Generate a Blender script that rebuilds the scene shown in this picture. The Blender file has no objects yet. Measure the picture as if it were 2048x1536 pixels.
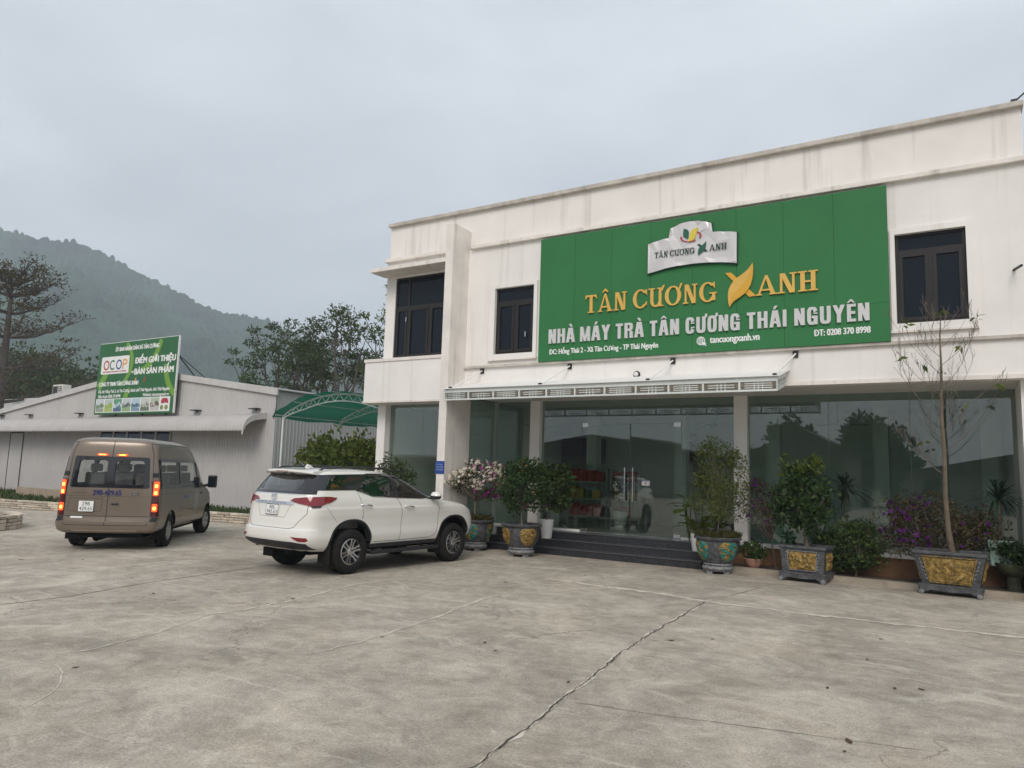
import bpy, bmesh, math, random
import numpy as np
from mathutils import Vector, Matrix
from mathutils.geometry import delaunay_2d_cdt, tessellate_polygon
R = math.radians
S = bpy.context.scene
C = S.collection
D = bpy.data
rnd = random.Random(7)

# ------------------------------------------------------------------ camera, sky, sun, exposure
cam = D.cameras.new('camera')
cam.sensor_fit = 'HORIZONTAL'; cam.sensor_width = 36.0
cam.lens = 36.0 * 1450 / 2048
cam.clip_start = 0.1; cam.clip_end = 6000
cam_ob = D.objects.new('camera', cam); C.objects.link(cam_ob)
cr = Vector((0.85283317, 0.52124993, 0.03121056)); cu_ = Vector((0.03559927, -0.11766727, 0.99241478)); cf = Vector((-0.5209686, 0.84525317, 0.11890667))
m4 = Matrix.Identity(4)
for i in range(3):
    m4[i][0] = cr[i]; m4[i][1] = cu_[i]; m4[i][2] = -cf[i]
m4.translation = (0, 0, 1.88)
cam_ob.matrix_world = m4
S.camera = cam_ob

SUN_EL, SUN_AZ = 40.0, 160.0        # degrees, azimuth clockwise from +Y
w = D.worlds.new('World'); S.world = w; w.use_nodes = True
nt = w.node_tree; nt.nodes.clear()
out = nt.nodes.new('ShaderNodeOutputWorld'); bg = nt.nodes.new('ShaderNodeBackground')
sky = nt.nodes.new('ShaderNodeTexSky'); sky.sky_type = 'NISHITA'; sky.sun_disc = False
sky.sun_elevation = R(SUN_EL); sky.sun_rotation = R(SUN_AZ); sky.air_density = 1.2; sky.dust_density = 3.0
tc = nt.nodes.new('ShaderNodeTexCoord'); mp = nt.nodes.new('ShaderNodeMapping'); mp.inputs['Scale'].default_value = (1, 1, 2.6)
nz = nt.nodes.new('ShaderNodeTexNoise'); nz.inputs['Scale'].default_value = 2.1; nz.inputs['Detail'].default_value = 5; nz.inputs['Roughness'].default_value = 0.5; nz.inputs['Distortion'].default_value = 0.35
rp = nt.nodes.new('ShaderNodeValToRGB')
rp.color_ramp.elements[0].position = 0.32; rp.color_ramp.elements[0].color = (4.85, 5.2, 5.65, 1)
rp.color_ramp.elements[1].position = 0.70; rp.color_ramp.elements[1].color = (6.6, 6.95, 7.35, 1)
mx = nt.nodes.new('ShaderNodeMix'); mx.data_type = 'RGBA'; mx.inputs[0].default_value = 0.92
nt.links.new(tc.outputs['Generated'], mp.inputs[0]); nt.links.new(mp.outputs[0], nz.inputs[0]); nt.links.new(nz.outputs[0], rp.inputs[0])
nt.links.new(sky.outputs[0], mx.inputs[6]); nt.links.new(rp.outputs[0], mx.inputs[7]); nt.links.new(mx.outputs[2], bg.inputs[0])
bg.inputs[1].default_value = 0.098
nt.links.new(bg.outputs[0], out.inputs[0])

sun = D.lights.new('sun', 'SUN'); sun.energy = 1.5; sun.angle = R(30); sun.color = (1.0, 0.93, 0.86)
sun_ob = D.objects.new('sun', sun); C.objects.link(sun_ob)
az, el = R(SUN_AZ), R(SUN_EL)
sd = Vector((math.sin(az) * math.cos(el), math.cos(az) * math.cos(el), math.sin(el)))
sun_ob.rotation_euler = (-sd).to_track_quat('-Z', 'Y').to_euler(); sun_ob.location = (0, 0, 60)
S.view_settings.view_transform = 'Standard'; S.view_settings.look = 'None'; S.view_settings.exposure = 0.62; S.view_settings.gamma = 1.0
S.view_settings.use_curve_mapping = False
S.render.engine = 'CYCLES'
S.cycles.max_bounces = 8; S.cycles.transparent_max_bounces = 24; S.cycles.volume_bounces = 0; S.cycles.use_denoising = True

# ------------------------------------------------------------------ helpers
def tag(o, label=None, cat=None, group=None, kind=None):
    if label: o['label'] = label
    if cat: o['category'] = cat
    if group: o['group'] = group
    if kind: o['kind'] = kind
    return o

def thing(name, label, cat, loc=(0, 0, 0), rz=0.0, group=None):
    o = D.objects.new(name, None); C.objects.link(o)
    o.location = loc; o.rotation_euler = (0, 0, rz); o.empty_display_size = 0.2
    return tag(o, label, cat, group)

def copy_tree(o, parent=None):
    c = o.copy(); C.objects.link(c)
    if parent: c.parent = parent
    for ch in [x for x in D.objects if x.parent == o]:
        copy_tree(ch, c)
    return c

class MB:
    """collects geometry for one mesh"""
    def __init__(s): s.v = []; s.f = []; s.m = []; s.cur = 0
    def add(s, vs, fs):
        b = len(s.v); s.v.extend([tuple(p) for p in vs]); s.f.extend([tuple(b + i for i in f) for f in fs]); s.m.extend([s.cur] * len(fs)); return s
    def box(s, x0, x1, y0, y1, z0, z1, M=None):
        vs = [(x, y, z) for z in (z0, z1) for y in (y0, y1) for x in (x0, x1)]
        if M: vs = [M @ Vector(p) for p in vs]
        return s.add(vs, [(0, 2, 3, 1), (4, 5, 7, 6), (0, 1, 5, 4), (2, 6, 7, 3), (0, 4, 6, 2), (1, 3, 7, 5)])
    def frustum(s, r0, r1, z0, z1):
        vs = [(x, y, z0) for x, y in ((r0[0], r0[2]), (r0[1], r0[2]), (r0[1], r0[3]), (r0[0], r0[3]))] + [(x, y, z1) for x, y in ((r1[0], r1[2]), (r1[1], r1[2]), (r1[1], r1[3]), (r1[0], r1[3]))]
        return s.add(vs, [(3, 2, 1, 0), (4, 5, 6, 7), (0, 1, 5, 4), (1, 2, 6, 5), (2, 3, 7, 6), (3, 0, 4, 7)])
    def tube(s, pts, r, n=8, cap=True):
        pts = [Vector(p) for p in pts]; rs = r if hasattr(r, '__len__') else [r] * len(pts)
        vs = []; up = Vector((0.13, 0.21, 0.97))
        for i, p in enumerate(pts):
            t = (pts[min(i + 1, len(pts) - 1)] - pts[max(i - 1, 0)])
            t = t.normalized() if t.length > 1e-9 else Vector((0, 0, 1))
            a = t.cross(up)
            if a.length < 1e-3: a = t.cross(Vector((1, 0, 0)))
            a.normalize(); b = t.cross(a)
            for k in range(n):
                q = 2 * math.pi * k / n
                vs.append(p + (a * math.cos(q) + b * math.sin(q)) * rs[i])
        fs = [(i * n + k, i * n + (k + 1) % n, (i + 1) * n + (k + 1) % n, (i + 1) * n + k) for i in range(len(pts) - 1) for k in range(n)]
        if cap: fs += [tuple(range(n - 1, -1, -1)), tuple((len(pts) - 1) * n + k for k in range(n))]
        return s.add(vs, fs)
    def lathe(s, prof, n=32, M=None, close=True):
        """prof: list of (radius, height) turned about z"""
        vs = [(r * math.cos(2 * math.pi * k / n), r * math.sin(2 * math.pi * k / n), z) for r, z in prof for k in range(n)]
        if M: vs = [M @ Vector(p) for p in vs]
        m = len(prof)
        fs = [(i * n + k, i * n + (k + 1) % n, (i + 1) * n + (k + 1) % n, (i + 1) * n + k) for i in range(m - 1) for k in range(n)]
        if close: fs += [tuple(range(n - 1, -1, -1)), tuple((m - 1) * n + k for k in range(n))]
        return s.add(vs, fs)
    def prism(s, poly, fn, d0, d1):
        """poly (u,v) extruded between depths d0 and d1, fn(u,v,d) -> point"""
        n = len(poly)
        tris = tessellate_polygon([[Vector((p[0], p[1], 0)) for p in poly]])
        vs = [fn(p[0], p[1], d1) for p in poly] + [fn(p[0], p[1], d0) for p in poly]
        fs = [tuple(t) for t in tris] + [tuple(n + i for i in t[::-1]) for t in tris] + [(i, (i + 1) % n, n + (i + 1) % n, n + i) for i in range(n)]
        return s.add(vs, fs)
    def build(s, name, mats, parent=None, smooth=None, off=True, bevel=0):
        me = D.meshes.new(name)
        o3 = Vector(parent.location) if (parent is not None and off) else Vector((0, 0, 0))
        if parent is not None and off and parent.parent is not None: o3 = o3 + Vector(parent.parent.location)
        vs = [(p[0] - o3[0], p[1] - o3[1], p[2] - o3[2]) for p in s.v]
        me.from_pydata(vs, [], s.f)
        mats = mats if isinstance(mats, (list, tuple)) else [mats]
        for m in mats: me.materials.append(m)
        if len(mats) > 1: me.polygons.foreach_set('material_index', s.m)
        fix(me, smooth, bevel)
        o = D.objects.new(name, me); C.objects.link(o)
        if parent: o.parent = parent
        return o

def fix(me, smooth=None, bevel=0):
    bm = bmesh.new(); bm.from_mesh(me)
    bmesh.ops.recalc_face_normals(bm, faces=bm.faces)
    if bevel:
        es = [e for e in bm.edges if len(e.link_faces) == 2 and e.calc_face_angle(0) > R(35)]
        if es: bmesh.ops.bevel(bm, geom=es, offset=bevel, segments=2, profile=0.6, affect='EDGES', clamp_overlap=True)
    if smooth:
        for f in bm.faces: f.smooth = True
        for e in bm.edges:
            e.smooth = not (len(e.link_faces) == 2 and e.calc_face_angle(0) > R(smooth))
    bm.to_mesh(me); bm.free(); me.update()

def mesh_np(name, v, f4, mats, parent=None, smooth=False, mi=None, nv=4):
    """fast mesh from numpy arrays (all faces with nv corners)"""
    me = D.meshes.new(name); nf = len(f4)
    me.vertices.add(len(v)); me.vertices.foreach_set('co', np.ascontiguousarray(v, np.float32).ravel())
    me.loops.add(nf * nv); me.loops.foreach_set('vertex_index', np.ascontiguousarray(f4, np.int32).ravel())
    me.polygons.add(nf); me.polygons.foreach_set('loop_start', np.arange(0, nf * nv, nv, dtype=np.int32))
    mats = mats if isinstance(mats, (list, tuple)) else [mats]
    for m in mats: me.materials.append(m)
    if mi is not None: me.polygons.foreach_set('material_index', np.asarray(mi, np.int32))
    if smooth: me.polygons.foreach_set('use_smooth', np.ones(nf, bool))
    me.update(calc_edges=True); me.validate()
    o = D.objects.new(name, me); C.objects.link(o)
    if parent: o.parent = parent
    return o

# ------------------------------------------------------------------ materials
def nodes(m): return m.node_tree.nodes, m.node_tree.links
def mat(name, col, rough=0.6, metal=0.0, var=0.08, scale=3.0, bump=0.0, bscale=None, coat=0.0, spec=0.5, emit=None, estr=0.0, island=0.0, trans=0.0, streak=0.0, dirt=None):
    m = D.materials.new(name); m.use_nodes = True
    N, L = nodes(m); b = N['Principled BSDF']
    b.inputs['Roughness'].default_value = rough; b.inputs['Metallic'].default_value = metal
    b.inputs['Specular IOR Level'].default_value = spec; b.inputs['Coat Weight'].default_value = coat
    b.inputs['Base Color'].default_value = (*col, 1)
    if coat: b.inputs['Coat Roughness'].default_value = 0.06
    if emit: b.inputs['Emission Color'].default_value = (*emit, 1); b.inputs['Emission Strength'].default_value = estr
    if trans: b.inputs['Transmission Weight'].default_value = trans
    t = N.new('ShaderNodeTexCoord'); src = None
    if var:
        n = N.new('ShaderNodeTexNoise'); n.inputs['Scale'].default_value = scale; n.inputs['Detail'].default_value = 6; n.inputs['Roughness'].default_value = 0.6
        L.new(t.outputs['Object'], n.inputs[0])
        r = N.new('ShaderNodeMapRange'); r.inputs[1].default_value = 0.3; r.inputs[2].default_value = 0.7; r.inputs[3].default_value = 1 - var; r.inputs[4].default_value = 1 + var
        L.new(n.outputs[0], r.inputs[0]); src = r.outputs[0]
    if island:
        g = N.new('ShaderNodeNewGeometry'); r2 = N.new('ShaderNodeMapRange'); r2.inputs[3].default_value = 1 - island; r2.inputs[4].default_value = 1 + island
        L.new(g.outputs['Random Per Island'], r2.inputs[0])
        if src:
            mm = N.new('ShaderNodeMath'); mm.operation = 'MULTIPLY'; L.new(src, mm.inputs[0]); L.new(r2.outputs[0], mm.inputs[1]); src = mm.outputs[0]
        else: src = r2.outputs[0]
    colout = None
    if src:
        v = N.new('ShaderNodeVectorMath'); v.operation = 'SCALE'; v.inputs[0].default_value = col; L.new(src, v.inputs['Scale']); colout = v.outputs[0]
    if streak or dirt:      # rain streaks: noise stretched along z
        mp = N.new('ShaderNodeMapping'); mp.inputs['Scale'].default_value = (5.0, 5.0, 0.22); L.new(t.outputs['Object'], mp.inputs[0])
        n = N.new('ShaderNodeTexNoise'); n.inputs['Scale'].default_value = 1.0; n.inputs['Detail'].default_value = 5; L.new(mp.outputs[0], n.inputs[0])
        r = N.new('ShaderNodeMapRange'); r.inputs[1].default_value = 0.56; r.inputs[2].default_value = 0.80; r.inputs[3].default_value = 0; r.inputs[4].default_value = streak
        L.new(n.outputs[0], r.inputs[0])
        x = N.new('ShaderNodeMix'); x.data_type = 'RGBA'; L.new(r.outputs[0], x.inputs[0])
        if colout: L.new(colout, x.inputs[6])
        else: x.inputs[6].default_value = (*col, 1)
        x.inputs[7].default_value = (*(dirt or (0.2, 0.18, 0.15)), 1); colout = x.outputs[2]
    if colout: L.new(colout, b.inputs['Base Color'])
    if bump:
        n2 = N.new('ShaderNodeTexNoise'); n2.inputs['Scale'].default_value = bscale or scale * 8; n2.inputs['Detail'].default_value = 4
        L.new(t.outputs['Object'], n2.inputs[0])
        bp = N.new('ShaderNodeBump'); bp.inputs['Strength'].default_value = bump; bp.inputs['Distance'].default_value = 0.02
        L.new(n2.outputs[0], bp.inputs['Height']); L.new(bp.outputs[0], b.inputs['Normal'])
    return m

def glass_mat(name, tint, ior=1.5, refl=1.0, rough=0.0, gcol=(1, 1, 1)):
    m = D.materials.new(name); m.use_nodes = True; N, L = nodes(m); N.remove(N['Principled BSDF'])
    o = N['Material Output']; tr = N.new('ShaderNodeBsdfTransparent'); tr.inputs[0].default_value = (*tint, 1)
    gl = N.new('ShaderNodeBsdfGlossy'); gl.inputs['Roughness'].default_value = rough; gl.inputs['Color'].default_value = (*gcol, 1)
    fr = N.new('ShaderNodeFresnel'); ge = N.new('ShaderNodeNewGeometry'); io = N.new('ShaderNodeMapRange'); io.inputs[3].default_value = ior; io.inputs[4].default_value = 1 / ior
    L.new(ge.outputs['Backfacing'], io.inputs[0]); L.new(io.outputs[0], fr.inputs[0])      # the same reflectance from both sides of the pane
    mu = N.new('ShaderNodeMath'); mu.operation = 'MULTIPLY'; mu.inputs[1].default_value = refl; mu.use_clamp = True
    mx = N.new('ShaderNodeMixShader')
    L.new(fr.outputs[0], mu.inputs[0]); L.new(mu.outputs[0], mx.inputs[0]); L.new(tr.outputs[0], mx.inputs[1]); L.new(gl.outputs[0], mx.inputs[2]); L.new(mx.outputs[0], o.inputs[0])
    return m

def leaf_mat(name, cols, rough=0.55, trans=0.25):
    """per-leaf random colour between the given greens, thin translucent leaf"""
    m = D.materials.new(name); m.use_nodes = True; N, L = nodes(m); b = N['Principled BSDF']; o = N['Material Output']
    g = N.new('ShaderNodeNewGeometry'); r = N.new('ShaderNodeValToRGB')
    els = r.color_ramp.elements
    while len(els) < len(cols): els.new(0.5)
    for i, c in enumerate(cols):
        els[i].position = i / max(1, len(cols) - 1); els[i].color = (*c, 1)
    L.new(g.outputs['Random Per Island'], r.inputs[0]); L.new(r.outputs[0], b.inputs['Base Color'])
    b.inputs['Roughness'].default_value = rough; b.inputs['Specular IOR Level'].default_value = 0.3
    t = N.new('ShaderNodeBsdfTranslucent'); L.new(r.outputs[0], t.inputs[0])
    x = N.new('ShaderNodeMixShader'); x.inputs[0].default_value = trans
    L.new(b.outputs[0], x.inputs[1]); L.new(t.outputs[0], x.inputs[2]); L.new(x.outputs[0], o.inputs[0])
    return m

WALLP = mat('white_render_streaked', (0.80, 0.76, 0.72), 0.85, var=0.06, scale=0.9, bump=0.08, bscale=30, streak=0.55, dirt=(0.30, 0.27, 0.23))
WALL = mat('white_render', (0.80, 0.77, 0.735), 0.85, var=0.06, scale=0.9, bump=0.08, bscale=30, streak=0.36, dirt=(0.42, 0.37, 0.31))
WALL2 = mat('white_render_weathered', (0.76, 0.71, 0.655), 0.85, var=0.10, scale=2.0, bump=0.1, bscale=30, streak=0.75, dirt=(0.28, 0.25, 0.20))
COPE = mat('stained_coping', (0.50, 0.46, 0.41), 0.9, var=0.25, scale=4.0, bump=0.2, bscale=40, streak=0.6, dirt=(0.17, 0.155, 0.12))
WHITE = mat('white_paint', (0.78, 0.77, 0.75), 0.5, var=0.03)
FRAME = mat('charcoal_aluminium', (0.024, 0.021, 0.021), 0.45, spec=0.3, var=0.1)
STEEL = mat('steel', (0.6, 0.6, 0.6), 0.25, 1.0, var=0.03)
CHROME = mat('chrome', (0.8, 0.8, 0.82), 0.12, 1.0, var=0.0)
BLACK = mat('black_plastic', (0.018, 0.018, 0.02), 0.55, var=0.1)
GLOSSBLK = mat('gloss_black', (0.012, 0.012, 0.016), 0.12, var=0.0, coat=0.6)
RUBBER = mat('rubber', (0.017, 0.0155, 0.0145), 0.9, spec=0.2, var=0.25, scale=6, bump=0.3, bscale=60)
DARKGL = mat('dark_window_glass', (0.008, 0.013, 0.020), 0.05, var=0.0, spec=0.20)
GLASS = glass_mat('shop_glass', (0.785, 0.845, 0.81), 1.6, 1.5)
GRANITE2 = mat('granite_tread', (0.075, 0.076, 0.082), 0.25, var=0.4, scale=28)
GRANITE = mat('black_granite', (0.030, 0.031, 0.037), 0.28, var=0.75, scale=28, spec=0.5)
TILE = mat('floor_tile', (0.45, 0.46, 0.44), 0.15, var=0.05)
INWALL = mat('interior_wall', (0.76, 0.80, 0.77), 0.8, var=0.03)
CEIL = mat('soffit_paint', (0.70, 0.68, 0.64), 0.8, var=0.05, scale=1.5)
BROWN = mat('brown_render_plinth', (0.17, 0.085, 0.04), 0.8, var=0.3, scale=3, bump=0.2)
SOIL = mat('soil', (0.09, 0.065, 0.045), 0.95, var=0.4, scale=14, bump=0.6, bscale=40)
BARK = mat('bark', (0.16, 0.125, 0.10), 0.9, var=0.3, scale=9, bump=0.4, bscale=30)
BARK_D = mat('dark_bark', (0.085, 0.07, 0.06), 0.9, var=0.3, scale=6)
LETTERW = mat('silver_white_letter', (0.62, 0.61, 0.60), 0.35, var=0.03, metal=0.15)
PRINTW = mat('white_print', (0.80, 0.80, 0.78), 0.6, var=0.0)
GOLD = mat('gold_letter', (0.72, 0.44, 0.10), 0.35, var=0.06, metal=0.25)
GOLD2 = mat('deep_gold', (0.70, 0.38, 0.045), 0.35, var=0.04, metal=0.25)
SIGNG = mat('green_sign_panel', (0.034, 0.172, 0.058), 0.6, spec=0.25, var=0.08, scale=0.6, bump=0.06, bscale=1.6)
# ------------------------------------------------------------------ ground
def concrete(name, base=(0.425, 0.378, 0.312), k=1.0):
    m = D.materials.new(name); m.use_nodes = True; N, L = nodes(m); b = N['Principled BSDF']; b.inputs['Roughness'].default_value = 0.88; b.inputs['Specular IOR Level'].default_value = 0.3
    t = N.new('ShaderNodeTexCoord')
    def noise(scale, detail, rough=0.6, sc=(1, 1, 1), rot=0.0, dist=0.0):
        mp = N.new('ShaderNodeMapping'); mp.inputs['Scale'].default_value = sc; mp.inputs['Rotation'].default_value = (0, 0, rot); L.new(t.outputs['Object'], mp.inputs[0])
        n = N.new('ShaderNodeTexNoise'); n.inputs['Scale'].default_value = scale; n.inputs['Detail'].default_value = detail; n.inputs['Roughness'].default_value = rough; n.inputs['Distortion'].default_value = dist
        L.new(mp.outputs[0], n.inputs[0]); return n.outputs[0]
    def rng(s, a, b2, lo, hi):
        r = N.new('ShaderNodeMapRange'); r.inputs[1].default_value = a; r.inputs[2].default_value = b2; r.inputs[3].default_value = lo; r.inputs[4].default_value = hi; L.new(s, r.inputs[0]); return r.outputs[0]
    def mul(a, c):
        x = N.new('ShaderNodeMath'); x.operation = 'MULTIPLY'; L.new(a, x.inputs[0]); L.new(c, x.inputs[1]); return x.outputs[0]
    blot = rng(noise(0.33, 8, 0.6, dist=1.2), 0.33, 0.67, 0.78, 1.20)
    swirl = rng(noise(1.0, 9, 0.66, (1, 1, 1), 0.15, 1.6), 0.36, 0.66, 0.80, 1.17)
    mott = rng(noise(5.5, 8, 0.74, (1, 1, 1), 0.1, 0.6), 0.34, 0.68, 0.80, 1.17)
    grain = rng(noise(48, 5, 0.8), 0.33, 0.67, 0.64, 1.30)
    fine = rng(noise(210, 2, 0.6), 0.3, 0.7, 0.84, 1.15)
    f = mul(mul(mul(blot, swirl), mul(mott, grain)), fine)
    v = N.new('ShaderNodeVectorMath'); v.operation = 'SCALE'; v.inputs[0].default_value = base; L.new(f, v.inputs['Scale'])
    def over(prev, fac, col, tex=None):
        x = N.new('ShaderNodeMix'); x.data_type = 'RGBA'; L.new(fac, x.inputs[0]); L.new(prev, x.inputs[6])
        if tex is None: x.inputs[7].default_value = (*col, 1)
        else: k_ = N.new('ShaderNodeVectorMath'); k_.operation = 'SCALE'; k_.inputs[0].default_value = col; L.new(tex, k_.inputs['Scale']); L.new(k_.outputs[0], x.inputs[7])
        return x.outputs[2]
    o_ = over(v.outputs[0], rng(noise(0.5, 7, 0.62, (1, 1, 1), 0.9, 1.0), 0.48, 0.66, 0.0, 0.55), (0.40, 0.335, 0.255), f)           # warm dust
    o_ = over(o_, rng(noise(1.1, 9, 0.72, (0.85, 1.1, 1), 0.12, 1.8), 0.55, 0.66, 0.0, 0.60), (0.60, 0.545, 0.455), grain)             # pale worn skin
    o_ = over(o_, rng(noise(0.8, 9, 0.72, (1, 1, 1), -0.2, 1.4), 0.58, 0.70, 0.0, 0.50), (0.235, 0.208, 0.18), grain)            # exposed dark aggregate
    # trowel arcs: thin pale scratches along warped rings
    wv = N.new('ShaderNodeTexWave'); wv.wave_type = 'RINGS'; wv.inputs['Scale'].default_value = 0.9; wv.inputs['Distortion'].default_value = 7; wv.inputs['Detail'].default_value = 3; wv.inputs['Detail Scale'].default_value = 0.7; L.new(t.outputs['Object'], wv.inputs[0])
    o_ = over(o_, mul(rng(wv.outputs['Fac'], 0.955, 0.995, 0.0, 0.42), rng(noise(0.8, 5, 0.6), 0.5, 0.62, 0, 1)), (0.60, 0.55, 0.46), grain)
    vo = N.new('ShaderNodeTexVoronoi'); vo.feature = 'DISTANCE_TO_EDGE'; vo.inputs['Scale'].default_value = 0.42; vo.inputs['Randomness'].default_value = 1.0
    mpv = N.new('ShaderNodeVectorMath'); mpv.operation = 'ADD'; nv = N.new('ShaderNodeTexNoise'); nv.inputs['Scale'].default_value = 1.6; nv.inputs['Detail'].default_value = 6; L.new(t.outputs['Object'], nv.inputs[0]); L.new(t.outputs['Object'], mpv.inputs[0]); L.new(nv.outputs['Color'], mpv.inputs[1]); L.new(mpv.outputs[0], vo.inputs[0])
    o_ = over(o_, mul(rng(vo.outputs['Distance'], 0.0015, 0.006, 0.55, 0.0), rng(noise(0.3, 4, 0.5), 0.50, 0.56, 0, 1)), (0.12, 0.105, 0.085))    # hairline crazing
    q = N.new('ShaderNodeMix'); q.data_type = 'RGBA'; sp = rng(noise(5.0, 3, 0.5), 0.735, 0.76, 0.0, 0.5); L.new(sp, q.inputs[0]); L.new(o_, q.inputs[6]); q.inputs[7].default_value = (0.11, 0.10, 0.09, 1)
    sweep = swirl
    L.new(q.outputs[2], b.inputs['Base Color'])
    bp = N.new('ShaderNodeBump'); bp.inputs['Strength'].default_value = 0.35; bp.inputs['Distance'].default_value = 0.006; L.new(mul(grain, sweep), bp.inputs['Height']); L.new(bp.outputs[0], b.inputs['Normal'])
    return m
CONC = concrete('yard_concrete')
PALE = mat('pale_mortar', (0.56, 0.505, 0.425), 0.9, var=0.30, scale=5, bump=0.3, bscale=60)
CRACKM = mat('crack_dirt', (0.07, 0.06, 0.05), 0.95, var=0.35, scale=12)
EARTH = mat('far_terrain', (0.09, 0.10, 0.05), 0.95, var=0.3, scale=0.05)
KERBM = mat('kerb_concrete', (0.33, 0.285, 0.225), 0.9, var=0.25, scale=4, bump=0.3, bscale=50)

tag(MB().add([(-1190, -700, -0.05), (700, -700, -0.05), (700, 1190, -0.05), (-1190, 1190, -0.05)], [(0, 1, 2, 3)]).build('terrain', EARTH), kind='structure')
tag(MB().add([(-70, -45, 0), (30, -45, 0), (30, 34, 0), (-70, 34, 0)], [(0, 1, 2, 3)]).build('ground', CONC), kind='structure')

def ribbon(name, pts, w0, w1, m, z=0.004, seed=1, step=0.07, rough=0.5):
    r = random.Random(seed); P = [Vector((x, y, 0)) for x, y in pts]; seg = []
    for a, b in zip(P[:-1], P[1:]):
        n = max(1, int((b - a).length / step)); seg += [a.lerp(b, i / n) for i in range(n)]
    seg.append(P[-1]); mb = MB(); vs = []; ww = w0; jit = 0
    for i, p in enumerate(seg):
        t = (seg[min(i + 1, len(seg) - 1)] - seg[max(i - 1, 0)]).normalized(); nrm = Vector((-t.y, t.x, 0))
        ww += (r.uniform(w0, w1) ** 1.0 * r.choice((0.35, 1, 1, 1.2)) - ww) * 0.35; jit += (r.uniform(-1, 1) * rough * w1 - jit) * 0.4
        end = min(1, i / 4, (len(seg) - 1 - i) / 4 + 0.05)
        vs += [p + nrm * (jit + ww * 0.5 * end) + Vector((0, 0, z)), p + nrm * (jit - ww * 0.5 * end * r.uniform(0.6, 1.3)) + Vector((0, 0, z))]
    mb.add(vs, [(2 * i, 2 * i + 1, 2 * i + 3, 2 * i + 2) for i in range(len(seg) - 1)])
    return tag(mb.build(name, m), kind='structure')
crack = [(-2.68, 3.4), (-2.69, 4.06), (-2.74, 4.44), (-2.77, 4.9), (-2.88, 5.55), (-2.95, 6.31), (-3.09, 7.22), (-3.19, 8.3), (-3.25, 9.34), (-3.29, 10.31), (-3.35, 11.25)]
ribbon('ground_crack', crack, 0.004, 0.030, CRACKM, 0.008, 3, 0.04, 0.9)
ribbon('ground_crack_edge', crack, 0.01, 0.07, PALE, 0.004, 5, 0.06, 0.5)
ribbon('ground_joint', [(-10.25, 3.2), (-10.32, 4.34), (-10.37, 4.69), (-10.35, 5.53), (-10.68, 6.89), (-10.8, 8.04), (-10.92, 9.05), (-11.2, 12.5)], 0.012, 0.025, CRACKM, 0.004, 8, 0.1, 0.3)
ribbon('ground_joint', [(-7.41, 3.83), (-7.36, 4.18), (-7.51, 4.9), (-7.99, 5.99), (-7.9, 6.34), (-7.95, 7.32), (-8.3, 8.83), (-8.24, 9.6)], 0.002, 0.09, PALE, 0.004, 11, 0.07, 0.5)
ribbon('ground_joint', [(-5.61, 5.28), (-5.55, 5.91), (-5.65, 6.83), (-5.79, 8.01), (-6.01, 9.05), (-6.07, 10.05)], 0.002, 0.075, PALE, 0.004, 14, 0.07, 0.5)
ribbon('ground_joint', [(-6.46, 11.65), (-5.22, 11.51), (-3.98, 11.45), (-3.36, 11.24), (-2.26, 11.21), (-1.22, 11.27), (-0.45, 11.3), (0.63, 11.45), (3.0, 11.5)], 0.015, 0.22, PALE, 0.004, 17, 0.07, 0.4)
ribbon('ground_crack', [(-2.87, 5.6), (-2.48, 5.69), (-2.16, 5.74), (-1.67, 5.86), (-1.22, 5.97), (-0.75, 6.07), (-0.2, 6.2)], 0.003, 0.010, CRACKM, 0.004, 21, 0.05, 1.5)
ribbon('ground_joint', [(-3.3, 11.35), (-2.87, 14.2)], 0.008, 0.016, CRACKM, 0.004, 22, 0.1, 0.5)
ribbon('ground_joint', [(-7.37, 3.64), (-7.06, 3.7), (-6.77, 3.62), (-6.36, 3.38), (-6.18, 3.19), (-6.0, 2.9)], 0.006, 0.02, PALE, 0.004, 23, 0.05, 0.8)

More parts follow.
